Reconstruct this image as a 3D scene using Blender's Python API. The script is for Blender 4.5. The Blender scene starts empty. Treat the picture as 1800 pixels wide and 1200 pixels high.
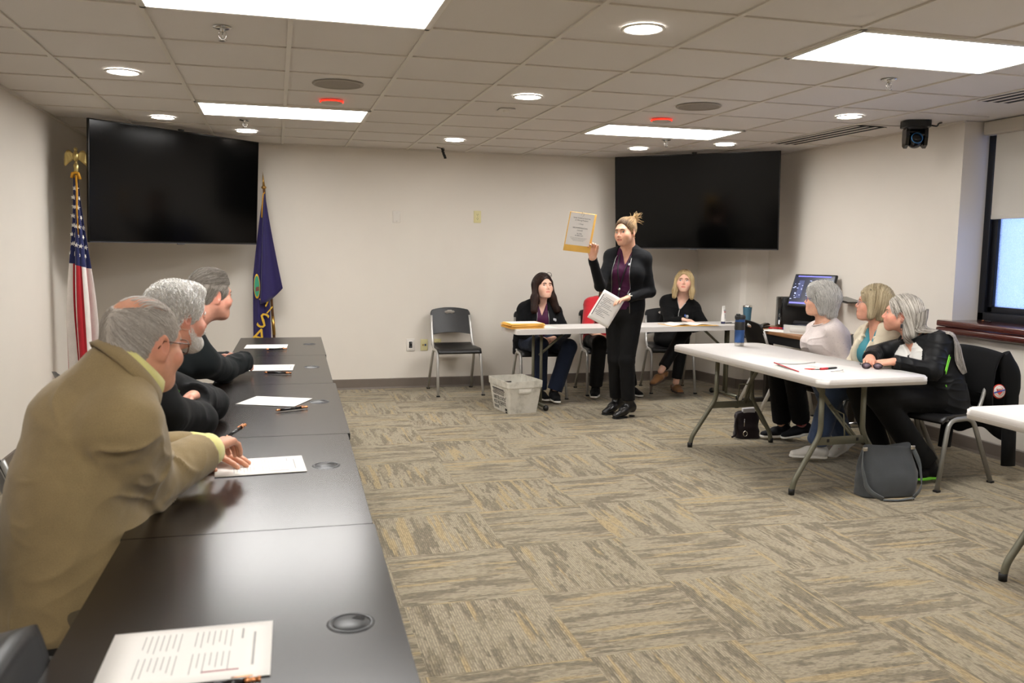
import bpy, bmesh, math, random
import numpy as np
from mathutils import Vector, Matrix, Euler, Quaternion, noise as mnoise
random.seed(7); rng = np.random.default_rng(7)
PI = math.pi
SC = bpy.context.scene
COL = SC.collection
def R(d): return math.radians(d)
def V(*a): return Vector(a if len(a) > 1 else a[0])
# ------------------------------------------------------------------ materials
def srgb(c):
    if isinstance(c, str):
        c = [int(c[i:i+2], 16) / 255 for i in (0, 2, 4)]
    return tuple(((x / 12.92) if x <= .04045 else ((x + .055) / 1.055) ** 2.4) for x in c[:3]) + (1,)
class NT:
    def __init__(s, name):
        s.m = bpy.data.materials.new(name); s.m.use_nodes = True
        s.t = s.m.node_tree; s.t.nodes.clear()
        s.out = s.t.nodes.new('ShaderNodeOutputMaterial')
        s.b = s.n('ShaderNodeBsdfPrincipled')
        s.t.links.new(s.b.outputs[0], s.out.inputs[0])
    def n(s, typ, ins=None, **kw):
        nd = s.t.nodes.new(typ)
        for k, v in kw.items(): setattr(nd, k, v)
        for k, v in (ins or {}).items(): s.put(nd, k, v)
        return nd
    def put(s, nd, k, v):
        sk = nd.inputs[k]
        if isinstance(v, bpy.types.NodeSocket): s.t.links.new(v, sk)
        elif isinstance(v, bpy.types.Node): s.t.links.new(v.outputs[0], sk)
        else: sk.default_value = v
    def math(s, op, a, b=0., c=None):
        nd = s.n('ShaderNodeMath', {0: a, 1: b}, operation=op)
        if c is not None: s.put(nd, 2, c)
        return nd.outputs[0]
    def mix(s, f, a, b):
        nd = s.n('ShaderNodeMix', data_type='RGBA')
        s.put(nd, 0, f); s.put(nd, 6, a); s.put(nd, 7, b)
        return nd.outputs[2]
    def ramp(s, f, stops, interp='LINEAR'):
        nd = s.n('ShaderNodeValToRGB', {0: f}); cr = nd.color_ramp; cr.interpolation = interp
        while len(cr.elements) < len(stops): cr.elements.new(.5)
        for e, (p, c) in zip(cr.elements, stops): e.position = p; e.color = c if len(c) == 4 else tuple(c) + (1,)
        return nd.outputs[0]
    def coord(s, kind='Object', scale=(1, 1, 1), rot=(0, 0, 0)):
        tc = s.n('ShaderNodeTexCoord')
        return s.n('ShaderNodeMapping', {'Vector': tc.outputs[kind], 'Scale': scale, 'Rotation': rot}).outputs[0]
    def noise(s, vec, scale, detail=2, rough=.5):
        return s.n('ShaderNodeTexNoise', {'Vector': vec, 'Scale': scale, 'Detail': detail, 'Roughness': rough}).outputs[0]
    def bump(s, h, strength=.2, dist=.002):
        nd = s.n('ShaderNodeBump', {'Height': h, 'Strength': strength, 'Distance': dist})
        s.t.links.new(nd.outputs[0], s.b.inputs['Normal'])
MATS = {}
def mat(name, color, rough=.6, metal=0., spec=.5, var=0., vscale=8., bump=0., bscale=60., bdist=.002, stretch=(1, 1, 1), coat=0., emit=None, trans=0., sheen=0.):
    if name in MATS: return MATS[name]
    t = NT(name); c = srgb(color); b = t.b
    b.inputs['Base Color'].default_value = c
    b.inputs['Roughness'].default_value = rough; b.inputs['Metallic'].default_value = metal
    b.inputs['Specular IOR Level'].default_value = spec
    if coat: b.inputs['Coat Weight'].default_value = coat; b.inputs['Coat Roughness'].default_value = .08
    if trans: b.inputs['Transmission Weight'].default_value = trans
    if sheen: b.inputs['Sheen Weight'].default_value = sheen
    if emit: b.inputs['Emission Color'].default_value = srgb(emit[0]); b.inputs['Emission Strength'].default_value = emit[1]
    if var or bump: vec = t.coord(scale=stretch)
    if var:
        f = t.noise(vec, vscale, 4, .6)
        lo = tuple(x * (1 - var) for x in c[:3]) + (1,); hi = tuple(min(1, x * (1 + var)) for x in c[:3]) + (1,)
        t.put(b, 'Base Color', t.ramp(f, [(.3, lo), (.7, hi)]))
    if bump: t.bump(t.noise(vec, bscale, 3), bump, bdist)
    MATS[name] = t.m
    return t.m
# ------------------------------------------------------------------ mesh helpers
def BM(): return bmesh.new()
def _mark(B, f0, mi, smooth):
    B.faces.ensure_lookup_table()
    for f in list(B.faces)[f0:]: f.material_index = mi; f.smooth = smooth
def box(B, c, s, rot=None, bev=0., seg=2, mi=0, smooth=False):
    """box centred at c with full sizes s; rot = Matrix/Euler angles; bevelled edges"""
    T = BM(); bmesh.ops.create_cube(T, size=1)
    for v in T.verts: v.co = Vector((v.co.x * s[0], v.co.y * s[1], v.co.z * s[2]))
    if bev: bmesh.ops.bevel(T, geom=T.edges[:], offset=bev, segments=seg, affect='EDGES', profile=.5)
    M = Matrix.Translation(c)
    if rot is not None: M = M @ (rot.to_4x4() if isinstance(rot, Matrix) else Euler(rot).to_matrix().to_4x4())
    T.transform(M); join(B, T, mi, smooth or bev > 0); T.free()
def join(B, T, mi=None, smooth=None):
    T.verts.index_update()
    vs = [B.verts.new(v.co) for v in T.verts]
    for f in T.faces:
        try: g = B.faces.new([vs[v.index] for v in f.verts])
        except ValueError: continue
        g.material_index = f.material_index if mi is None else mi
        g.smooth = f.smooth if smooth is None else smooth
def frames(pts, up=None):
    pts = [Vector(p) for p in pts]; n = len(pts); T = []
    for i in range(n):
        t = (pts[min(i + 1, n - 1)] - pts[max(i - 1, 0)])
        T.append(t.normalized() if t.length > 1e-9 else Vector((0, 0, 1)))
    u = Vector(up) if up is not None else (Vector((0, 0, 1)) if abs(T[0].z) < .9 else Vector((1, 0, 0)))
    u = (u - T[0] * u.dot(T[0])).normalized(); out = []
    for i in range(n):
        if up is not None:
            w = Vector(up) - T[i] * Vector(up).dot(T[i])
            if w.length > 1e-4: u = w.normalized()
        else:
            u = (u - T[i] * u.dot(T[i]))
            u = u.normalized() if u.length > 1e-6 else T[i].orthogonal().normalized()
        out.append((pts[i], T[i], u, T[i].cross(u)))
    return out
def tube(B, pts, r, n=8, mi=0, caps=True, up=None, sx=1., sy=1., square=False, smooth=True, closed=False):
    """sweep of a round (or square) section along pts; r a number or a list"""
    F = frames(pts, up); rs = r if isinstance(r, (list, tuple)) else [r] * len(pts); rings = []
    for (p, t, u, w), q in zip(F, rs):
        ring = []
        for k in range(n):
            a = 2 * PI * (k + (.5 if square else 0)) / n; ca, sa = math.cos(a), math.sin(a)
            if square:
                e = 6.; m = (abs(ca) ** e + abs(sa) ** e) ** (-1 / e); ca *= m; sa *= m
            ring.append(B.verts.new(p + u * (ca * q * sx) + w * (sa * q * sy)))
        rings.append(ring)
    m = len(rings)
    for i in range(m if closed else m - 1):
        a, b = rings[i], rings[(i + 1) % m]
        for k in range(n):
            f = B.faces.new((a[k], a[(k + 1) % n], b[(k + 1) % n], b[k])); f.material_index = mi; f.smooth = smooth
    if caps and not closed:
        for ring, fl in ((rings[0], True), (rings[-1], False)):
            f = B.faces.new(ring[::-1] if fl else ring); f.material_index = mi; f.smooth = False
def fillet(pts, r, n=4):
    """polyline with rounded corners"""
    pts = [Vector(p) for p in pts]; out = [pts[0]]
    for i in range(1, len(pts) - 1):
        a, b, c = pts[i - 1], pts[i], pts[i + 1]; u = (a - b); w = (c - b)
        d = min(r, u.length * .49, w.length * .49); p0 = b + u.normalized() * d; p2 = b + w.normalized() * d
        for k in range(n + 1):
            t = k / n; out.append(p0 * (1 - t) ** 2 + b * 2 * t * (1 - t) + p2 * t * t)
    out.append(pts[-1]); return out
def lathe(B, prof, c=(0, 0, 0), n=24, mi=0, M=None, smooth=True, sx=1., sy=1.):
    """surface of revolution about z; prof = [(radius, z)]"""
    M = M or Matrix.Translation(c); rings = []
    for (r, z) in prof:
        if r < 1e-6: rings.append([B.verts.new(M @ Vector((0, 0, z)))])
        else: rings.append([B.verts.new(M @ Vector((r * sx * math.cos(2 * PI * k / n), r * sy * math.sin(2 * PI * k / n), z))) for k in range(n)])
    for a, b in zip(rings, rings[1:]):
        for k in range(n):
            k2 = (k + 1) % n
            if len(a) == 1 and len(b) == 1: continue
            if len(a) == 1: f = B.faces.new((a[0], b[k2], b[k]))
            elif len(b) == 1: f = B.faces.new((a[k], a[k2], b[0]))
            else: f = B.faces.new((a[k], a[k2], b[k2], b[k]))
            f.material_index = mi; f.smooth = smooth
def prism(B, poly, z0, z1, M=None, mi=0, smooth=False):
    """closed polygon (x, y) pulled from z0 to z1, then moved by M"""
    M = M or Matrix(); a = [B.verts.new(M @ Vector((x, y, z0))) for x, y in poly]; b = [B.verts.new(M @ Vector((x, y, z1))) for x, y in poly]
    n = len(poly)
    for f in [B.faces.new(a[::-1]), B.faces.new(b)]: f.material_index = mi
    for k in range(n):
        f = B.faces.new((a[k], a[(k + 1) % n], b[(k + 1) % n], b[k])); f.material_index = mi; f.smooth = smooth
def rrect(w, h, r, n=5, cx=0, cy=0):
    out = []
    for (sx, sy, a0) in ((1, 1, 0), (-1, 1, 90), (-1, -1, 180), (1, -1, 270)):
        for k in range(n + 1):
            a = R(a0 + 90 * k / n); out.append((cx + sx * (w / 2 - r) + r * math.cos(a), cy + sy * (h / 2 - r) + r * math.sin(a)))
    return out
def grid(B, P, mi=0, smooth=True, thick=0., wrap=False, mfun=None):
    """P[i][j] points -> quads; thick: doubled into a closed slab"""
    ni, nj = len(P), len(P[0])
    def lay(Q, flip):
        v = [[B.verts.new(q) for q in row] for row in Q]
        for i in range(ni - 1):
            for j in range(nj if wrap else nj - 1):
                j2 = (j + 1) % nj
                q = (v[i][j], v[i][j2], v[i + 1][j2], v[i + 1][j])
                f = B.faces.new(q[::-1] if flip else q); f.smooth = smooth
                f.material_index = mfun(i, j) if mfun else mi
        return v
    if not thick: return lay(P, False)
    N = [[None] * nj for _ in range(ni)]
    for i in range(ni):
        for j in range(nj):
            a = Vector(P[min(i + 1, ni - 1)][j]) - Vector(P[max(i - 1, 0)][j]); b = Vector(P[i][min(j + 1, nj - 1)]) - Vector(P[i][max(j - 1, 0)])
            N[i][j] = b.cross(a).normalized()
    A = lay(P, False); C = lay([[Vector(P[i][j]) - N[i][j] * thick for j in range(nj)] for i in range(ni)], True)
    def edge(p, q, r, s, i, j):
        try: f = B.faces.new((p, q, r, s)); f.material_index = mfun(i, j) if mfun else mi
        except ValueError: pass
    for i in range(ni - 1):
        edge(A[i][0], A[i + 1][0], C[i + 1][0], C[i][0], i, 0); edge(A[i + 1][-1], A[i][-1], C[i][-1], C[i + 1][-1], i, nj - 2)
    for j in range(nj - 1):
        edge(A[0][j + 1], A[0][j], C[0][j], C[0][j + 1], 0, j); edge(A[-1][j], A[-1][j + 1], C[-1][j + 1], C[-1][j], ni - 2, j)
def obj(name, B, mats, parent=None, loc=None, rot=None, autosmooth=None):
    me = bpy.data.meshes.new(name)
    if isinstance(B, bmesh.types.BMesh):
        bmesh.ops.recalc_face_normals(B, faces=B.faces) if autosmooth != 'keep' else None
        B.to_mesh(me); B.free()
    else: me = B; me.name = name
    for m in (mats if isinstance(mats, (list, tuple)) else [mats]): me.materials.append(m)
    o = bpy.data.objects.new(name, me); COL.objects.link(o)
    if parent is not None: o.parent = parent
    if loc is not None: o.location = loc
    if rot is not None: o.rotation_euler = rot
    return o
def tag(o, label=None, cat=None, group=None, kind=None):
    if label: o['label'] = label
    if cat: o['category'] = cat
    if group: o['group'] = group
    if kind: o['kind'] = kind
    return o
def thing(name, label, cat, loc=(0, 0, 0), rz=0., group=None):
    o = bpy.data.objects.new(name, None); COL.objects.link(o); o.empty_display_size = .1
    o.location = loc; o.rotation_euler = (0, 0, rz)
    return tag(o, label, cat, group)
def struct(name, B, mats, parent=None, **kw):
    o = obj(name, B, mats, parent, **kw)
    if parent is None: o['kind'] = 'structure'
    return o
def kids(o): return [c for c in bpy.data.objects if c.parent == o]
def dup(root, loc, rz, label=None, group=None):
    r = root.copy(); COL.objects.link(r); r.location = loc; r.rotation_euler = (0, 0, rz)
    if label: r['label'] = label
    if group: r['group'] = group
    for ch in kids(root):
        c = ch.copy(); COL.objects.link(c); c.parent = r
        for g in kids(ch):
            d = g.copy(); COL.objects.link(d); d.parent = c
    return r
def text(B, s, size, M, mi=0, depth=.0004, align='CENTER'):
    """lettering as a thin solid in the xy plane, moved by M"""
    cu = bpy.data.curves.new('t', 'FONT'); cu.body = s; cu.size = size; cu.align_x = align; cu.align_y = 'CENTER'; cu.resolution_u = 2
    cu.extrude = depth
    o = bpy.data.objects.new('t', cu); COL.objects.link(o)
    dg = bpy.context.evaluated_depsgraph_get(); me = bpy.data.meshes.new_from_object(o.evaluated_get(dg))
    T = BM(); T.from_mesh(me); T.transform(M); join(B, T, mi, False); T.free()
    bpy.data.objects.remove(o); bpy.data.curves.remove(cu); bpy.data.meshes.remove(me)
def basis(x, y, z, o=(0, 0, 0)):
    return Matrix(((x[0], y[0], z[0], o[0]), (x[1], y[1], z[1], o[1]), (x[2], y[2], z[2], o[2]), (0, 0, 0, 1)))
def smoothstep(a, b, x):
    t = max(0., min(1., (x - a) / (b - a))); return t * t * (3 - 2 * t)
# ------------------------------------------------------------------ the room
H = 2.445; XL, XR, YB, YF = -1.675, 4.98, 8.824, -3.2
TS = .6096; TX0, TY0 = -.5296, 3.9796
def TX(k): return TX0 + TS * k
def TY(k): return TY0 + TS * k
def wall_mat(name, col):
    t = NT(name); vec = t.coord()
    t.b.inputs['Roughness'].default_value = .55; t.b.inputs['Specular IOR Level'].default_value = .3
    c = srgb(col)
    t.put(t.b, 'Base Color', t.ramp(t.noise(vec, 3, 3), [(.3, tuple(x * .975 for x in c[:3]) + (1,)), (.7, c)]))
    t.bump(t.noise(vec, 220, 2), .12, .001); return t.m
M_wall = wall_mat('painted_wall', 'dcd5cb')
def carpet_mat():
    t = NT('carpet_tiles'); P = .585
    tc = t.n('ShaderNodeTexCoord'); sep = t.n('ShaderNodeSeparateXYZ', {0: tc.outputs['Object']})
    x = t.math('DIVIDE', t.math('SUBTRACT', sep.outputs[0], .48), P); y = t.math('DIVIDE', t.math('SUBTRACT', sep.outputs[1], 2.755), P)
    ix, iy = t.math('FLOOR', x), t.math('FLOOR', y); fx, fy = t.math('FRACT', x), t.math('FRACT', y)
    par = t.math('FRACT', t.math('MULTIPLY', t.math('ADD', ix, iy), .5))
    par = t.math('GREATER_THAN', t.math('ABSOLUTE', par), .25)       # 0: ribs run along y, 1: along x
    inv = t.math('SUBTRACT', 1., par)
    across = t.math('ADD', t.math('MULTIPLY', fx, inv), t.math('MULTIPLY', fy, par))
    along = t.math('ADD', t.math('MULTIPLY', fy, inv), t.math('MULTIPLY', fx, par))
    seed = t.math('ADD', t.math('MULTIPLY', ix, 3.17), t.math('MULTIPLY', iy, 7.31))
    rid = t.math('FLOOR', t.math('MULTIPLY', across, 58)); jag = t.n('ShaderNodeTexWhiteNoise', noise_dimensions='2D'); jc = t.n('ShaderNodeCombineXYZ', {0: rid, 1: seed}); t.put(jag, 'Vector', jc.outputs[0])
    along2 = t.math('ADD', along, t.math('MULTIPLY', jag.outputs[0], .10)); acr2 = t.math('DIVIDE', rid, 58)
    def vec(sa, sl, off=0.):
        c = t.n('ShaderNodeCombineXYZ'); t.put(c, 0, t.math('MULTIPLY', acr2 if sa < 50 else across, sa)); t.put(c, 1, t.math('MULTIPLY', along2 if sa < 50 else along, sl)); t.put(c, 2, t.math('ADD', seed, off)); return c.outputs[0]
    def nz(v, d=3, r=.6): return t.noise(v, 1., d, r)
    a = nz(vec(10, 1.5), 4, .66); b = nz(vec(18, 2.2, 40.), 4, .7); g = nz(vec(15, 1.0, 90.), 2, .5)
    taupe, sand, gold = srgb('746a58'), srgb('948974'), srgb('9f8c69')
    col = t.mix(t.ramp(a, [(.455, (0, 0, 0)), (.49, (1, 1, 1))]), taupe, sand)
    col = t.mix(t.ramp(b, [(.55, (0, 0, 0)), (.58, (.75, .75, .75))]), col, srgb('847963'))
    col = t.mix(t.ramp(g, [(.59, (0, 0, 0)), (.63, (.9, .9, .9))]), col, gold)
    wob = t.math('MULTIPLY', t.math('SUBTRACT', nz(vec(30, 30, 5.), 2), .5), .004)
    rib = t.math('SINE', t.math('MULTIPLY', t.math('ADD', across, wob), 2 * PI * 58))
    ribm = t.math('MULTIPLY', t.math('ADD', rib, 1.), .5)
    fine = t.noise(tc.outputs['Object'], 260, 2)
    dash = t.math('MULTIPLY', ribm, t.ramp(nz(vec(58, 20, 70.), 1), [(.42, (0, 0, 0)), (.52, (1, 1, 1))]))
    lite = t.n('ShaderNodeMix', data_type='RGBA', blend_type='MULTIPLY'); t.put(lite, 0, 1.); t.put(lite, 6, col)
    t.put(lite, 7, t.ramp(t.math('ADD', t.math('MULTIPLY', dash, .7), t.math('MULTIPLY', fine, .3)), [(.0, (.70, .70, .70)), (.8, (1.2, 1.2, 1.2))]))
    t.put(t.b, 'Base Color', lite.outputs[2]); t.b.inputs['Roughness'].default_value = .95; t.b.inputs['Specular IOR Level'].default_value = .1
    t.b.inputs['Sheen Weight'].default_value = .15
    t.bump(t.math('ADD', t.math('MULTIPLY', ribm, .7), t.math('MULTIPLY', fine, .6)), .5, .003)
    return t.m
def ceil_mat():
    t = NT('acoustic_tile'); vec = t.coord(); c = srgb('d6d1cc')
    v = t.n('ShaderNodeTexVoronoi', {'Vector': vec, 'Scale': 90.}).outputs[0]
    nz = t.noise(vec, 60, 4, .7); f = t.math('ADD', t.math('MULTIPLY', t.ramp(v, [(.05, (0, 0, 0)), (.16, (1, 1, 1))]), .6), t.math('MULTIPLY', nz, .55))
    t.put(t.b, 'Base Color', t.ramp(f, [(.3, tuple(x * .8 for x in c[:3]) + (1,)), (.75, c)]))
    t.b.inputs['Roughness'].default_value = .9; t.b.inputs['Specular IOR Level'].default_value = .1; t.bump(f, .3, .002); return t.m
M_tile = ceil_mat(); M_grid = mat('ceiling_grid_paint', 'd2ccc2', .5)
M_base = mat('vinyl_base', '6b6158', .5, var=.05)
B = BM(); box(B, ((XL + XR) / 2 + .2, (YB + YF) / 2, -.05), (XR - XL + .8, YB - YF + .4, .1)); struct('floor', B, carpet_mat())
B = BM(); box(B, ((XL + XR) / 2 + .2, (YB + YF) / 2, H + .05 + .004), (XR - XL + .8, YB - YF + .4, .1)); struct('ceiling', B, M_tile)
B = BM()
for k in range(-1, 9):
    x = TX(k); box(B, (x, (YB + YF) / 2, H - .0005), (.024, YB - YF, .008))
for j in range(-11, 8):
    y = TY(j); box(B, ((XL + XR) / 2, y, H), (XR - XL, .022, .007))
for (c, s) in (((XL + .01, (YB + YF) / 2, H - .004), (.02, YB - YF, .016)), (((XL + XR) / 2, YB - .01, H - .004), (XR - XL, .02, .016)), ((XR - .01, (5.4 + YB) / 2, H - .004), (.02, YB - 5.4, .016))):
    box(B, c, s)
struct('trim_1', B, M_grid)
B = BM(); box(B, (XL - .05, (YB + YF) / 2, H / 2), (.1, YB - YF + .2, H)); struct('wall_left', B, M_wall)
B = BM(); box(B, ((XL + XR) / 2, YB + .05, H / 2), (XR - XL + .2, .1, H)); struct('wall_back', B, M_wall)
B = BM(); box(B, ((XL + XR) / 2 + .2, YF - .05, H / 2), (XR - XL + .8, .1, H)); struct('wall_front', B, M_wall)
# right wall: a deep wall with the window recess
WY0, WY1, SILL = 3.6, 5.41, .955
B = BM()
box(B, (XR + .16, (WY1 + YB + .1) / 2, H / 2), (.32, YB + .1 - WY1, H))
box(B, (XR + .16, (WY0 + YF) / 2, H / 2), (.32, WY0 - YF, H))
box(B, (XR + .16, (WY0 + WY1) / 2, SILL / 2 - .03), (.32, WY1 - WY0, SILL - .06))
struct('wall_right', B, M_wall)
# boxed column in the far right corner, one side slanting
B = BM(); prism(B, [(4.60, YB + .02), (4.725, 8.10), (4.765, 8.045), (XR + .02, 7.985), (XR + .02, YB + .02)], 0, H); struct('wall_column', B, M_wall)
# baseboards
def base_strip(name, pts, hh=.105, th=.012, nrm=1):
    B = BM()
    for a, b in zip(pts, pts[1:]):
        a, b = Vector(a).to_3d(), Vector(b).to_3d(); d = (b - a); L = d.length; d.normalize(); n = Vector((-d.y, d.x, 0)) * nrm
        M = basis(d, n, (0, 0, 1), a)
        T = BM(); prism(T, [(0, 0), (th * 1.5, 0), (th, .018), (th * .8, hh - .006), (th * .4, hh), (0, hh)], 0, L, basis((0, 1, 0), (0, 0, 1), (1, 0, 0)))
        T.transform(M); join(B, T); T.free()
    struct(name, B, M_base)
base_strip('baseboard_back', [(XL, YB), (4.60, YB)], nrm=-1)
base_strip('baseboard_column', [(4.60, YB), (4.725, 8.10), (4.765, 8.045), (XR, 7.985)], nrm=-1)
base_strip('baseboard_right', [(XR, 7.985), (XR, YF)], nrm=-1)
base_strip('baseboard_left', [(XL, YF), (XL, YB)], nrm=-1)
# window: dark frame, frosted glass, mahogany sill, roller blind with its valance
def frost():
    t = NT('frosted_glass'); vec = t.coord(scale=(1, 1, 1))
    tr = t.n('ShaderNodeBsdfTranslucent', {'Color': (.92, .96, 1, 1)}); tp = t.n('ShaderNodeBsdfTransparent', {'Color': (.9, .95, 1, 1)})
    mx = t.n('ShaderNodeMixShader', {0: t.ramp(t.noise(vec, 120, 3), [(.35, (.25, .25, .25)), (.65, (.6, .6, .6))]), 1: tr.outputs[0], 2: tp.outputs[0]})
    gl = t.n('ShaderNodeBsdfGlossy', {'Roughness': .25}); fr = t.n('ShaderNodeFresnel', {'IOR': 1.4})
    m2 = t.n('ShaderNodeMixShader', {0: fr.outputs[0], 1: mx.outputs[0], 2: gl.outputs[0]})
    t.t.links.new(m2.outputs[0], t.out.inputs[0]); return t.m
M_dframe = mat('dark_bronze', '181a20', .4, .3)
WX = XR + .235
B = BM()
for (y, z, sy, sz) in ((WY1 - .03, (SILL + H) / 2, .06, H - SILL), (WY0 + .03, (SILL + H) / 2, .06, H - SILL), ((WY0 + WY1) / 2, SILL + .03, WY1 - WY0, .07), ((WY0 + WY1) / 2, H - .03, WY1 - WY0, .06)):
    box(B, (WX + .03, y, z), (.07, sy, sz), bev=.006)
for (y, z, sy, sz) in ((WY1 - .085, (SILL + H) / 2, .05, H - SILL - .13), (WY0 + .085, (SILL + H) / 2, .05, H - SILL - .13), ((WY0 + WY1) / 2, SILL + .085, WY1 - WY0 - .13, .05)):
    box(B, (WX + .045, y, z), (.045, sy, sz), bev=.004)
W = struct('window_1', B, M_dframe)
B = BM(); box(B, (WX + .05, (WY0 + WY1) / 2, (SILL + H) / 2), (.006, WY1 - WY0 - .12, H - SILL - .1)); struct('pane', B, frost(), W)
M_sill = mat('mahogany', '4a1f17', .25, coat=.6, var=.35, vscale=3, stretch=(8, 1, 8))
B = BM()
box(B, (XR + .105, (WY0 + WY1) / 2 + .01, SILL - .024), (.36, WY1 - WY0 + .14, .048), bev=.012, seg=3)
box(B, (XR + .01, (WY0 + WY1) / 2 + .01, SILL - .078), (.18, WY1 - WY0 + .14, .052), bev=.016, seg=3)
struct('trim_2', B, M_sill)
M_fab = mat('blind_fabric', 'c9c5bd', .8, bump=.2, bscale=400)
bl = thing('roller_blind', 'pale grey roller blind half drawn over the recessed window', 'window blind', (XR + .2, 4.5, H))
B = BM(); prism(B, rrect(.1, .1, .012), -.95, .885, basis((1, 0, 0), (0, 0, 1), (0, 1, 0), (0, 0, -.051))); obj('valance', B, mat('blind_valance', 'b9b2a6', .5), bl)
B = BM(); box(B, (.0, -.03, -.37), (.003, 1.68, .66)); box(B, (0, -.03, -.708), (.010, 1.68, .035), bev=.004); obj('blind_sheet', B, M_fab, bl)
# ------------------------------------------------------------------ ceiling fittings
M_glow = NT('light_lens'); M_glow.b.inputs['Base Color'].default_value = (.9, .9, .88, 1)
M_glow.b.inputs['Emission Color'].default_value = (1, .985, .96, 1); M_glow.b.inputs['Emission Strength'].default_value = 21.0; M_glow = M_glow.m
M_can = NT('can_lens'); M_can.b.inputs['Emission Color'].default_value = (1, .96, .91, 1); M_can.b.inputs['Emission Strength'].default_value = 34.0; M_can = M_can.m
M_white = mat('white_enamel', 'd8d3ca', .4)
def troffer(k, j, label):
    t = thing('ceiling_troffer', label, 'ceiling light', (TX(k + 1), TY(j + .5), H), group='flat troffer lights in the ceiling')
    B = BM(); w, d = 2 * TS, TS
    for (cx, cy, sx, sy) in ((0, d / 2 - .014, w, .028), (0, -d / 2 + .014, w, .028), (w / 2 - .014, 0, .028, d), (-w / 2 + .014, 0, .028, d)): box(B, (cx, cy, -.006), (sx, sy, .012), bev=.003)
    obj('frame', B, M_white, t)
    B = BM(); box(B, (0, 0, -.003), (w - .05, d - .05, .004)); obj('lens', B, M_glow, t)
    return t
T1_ = troffer(0, -1, 'bright rectangular ceiling troffer cut by the top edge, above the long dark tables')
troffer(0, 4, 'bright rectangular ceiling troffer in front of the left television')
troffer(5, -1, 'large bright ceiling troffer above the white folding table with the women')
troffer(5, 4, 'bright ceiling troffer in front of the right television')
troffer(0, -7, 'unseen ceiling troffer added behind the camera for light, over the dark tables'); troffer(5, -7, 'unseen ceiling troffer added behind the camera for light, over the white tables')  # unseen pair, added to light the room from the camera side
CANS = [(3.5, -.5, 'round recessed can light nearest the camera'), (-.5, 2.5, 'round recessed can light by the left wall, on its own tile'), (3.5, 2.5, 'round recessed can light at the middle of the ceiling'),
        (-.5, 5.5, 'round recessed can light just above the left television, nearer the left wall'), (.5, 6.5, 'round recessed can light beside the sprinkler above the left television'), (3.5, 6.42, 'round recessed can light above the hanging cable by the back wall'),
        (7.5, 2.5, 'round recessed can light beside the slotted vent on the right'), (6.5, 6.42, 'round recessed can light above the left end of the right television'), (7.5, 5.45, 'round recessed can light above the right half of the right television'),
        (3.5, -3.5, 'round recessed can light behind the camera'), (-.5, -2.5, 'round recessed can light behind the camera by the left wall'), (7.5, -.5, 'round recessed can light over the right edge table')]
for k, j, lab in CANS:
    t = thing('can_light', lab, 'ceiling light', (TX(k), TY(j), H), group='round recessed can lights')
    B = BM(); lathe(B, [(.085, 0), (.098, -.001), (.1, -.006), (.095, -.009), (.084, -.008), (.082, .0)], n=40); obj('trim_ring', B, M_white, t)
    B = BM(); lathe(B, [(0, -.004), (.083, -.004), (.083, -.001), (0, -.001)], n=40); obj('lens', B, M_can, t)
M_grille = mat('speaker_grille', '8f877d', .7, bump=.6, bscale=900)
for k, lab in ((1.5, 'round grey ceiling speaker grille on the left, beside the red ring'), (5.5, 'round grey ceiling speaker grille on the right, beside the red ring')):
    t = thing('ceiling_speaker', lab, 'speaker', (TX(k), TY(2.47), H), group='ceiling speakers')
    B = BM(); lathe(B, [(0, -.006), (.12, -.005), (.14, -.002)], n=40); obj('grille', B, M_grille, t)
    B = BM(); lathe(B, [(.138, 0), (.138, -.006), (.15, -.007), (.156, 0)], n=40); obj('rim', B, mat('speaker_rim', '9d958a', .6), t)
M_red = mat('red_led', 'ff3020', .5, emit=('ff2a18', 1.6))
for k, lab in ((1.5, 'round ceiling microphone with red light ring above the left television'), (5.52, 'round ceiling microphone with red light ring toward the right television')):
    t = thing('ceiling_microphone', lab, 'microphone', (TX(k), TY(3.48), H), group='ceiling microphones with red rings')
    B = BM(); lathe(B, [(0, -.026), (.05, -.025), (.072, -.018), (.075, 0)], n=36); obj('body', B, mat('mic_body', 'b8aea2', .6), t)
    B = BM(); lathe(B, [(.0745, -.004), (.081, -.005), (.081, -.013), (.0745, -.014)], n=36); obj('light_ring', B, M_red, t)
M_chrome = mat('chrome', 'c8c6c2', .18, 1.); M_brass = mat('brass', 'b08a4a', .3, 1.)
for k, j, lab in ((.51, .46, 'chrome sprinkler head nearest the large top light'), (.51, 5.4, 'chrome sprinkler head above the left television'), (6.45, .51, 'chrome sprinkler head near the large light on the right'), (6.45, 5.3, 'chrome sprinkler head above the right television')):
    t = thing('sprinkler_head', lab, 'sprinkler', (TX(k), TY(j), H), group='ceiling sprinklers')
    B = BM(); lathe(B, [(0, -.004), (.03, -.006), (.042, -.002), (.043, 0)], n=24); obj('escutcheon', B, M_chrome, t)
    B = BM(); lathe(B, [(.012, 0), (.012, -.018), (.007, -.022), (0, -.022)], n=12)
    for s in (-1, 1): tube(B, fillet([(s * .008, 0, -.018), (s * .017, 0, -.024), (s * .015, 0, -.045), (0, 0, -.056)], .01), .0025, 6)
    tube(B, [(0, 0, -.02), (0, 0, -.05)], .003, 6); obj('nozzle', B, M_chrome, t)
    B = BM(); lathe(B, [(0, -.06), (.018, -.06), (.02, -.057), (0, -.055)], n=14); obj('deflector', B, M_chrome, t)
M_slot = mat('vent_dark', '0c0b0a', .8)
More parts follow.
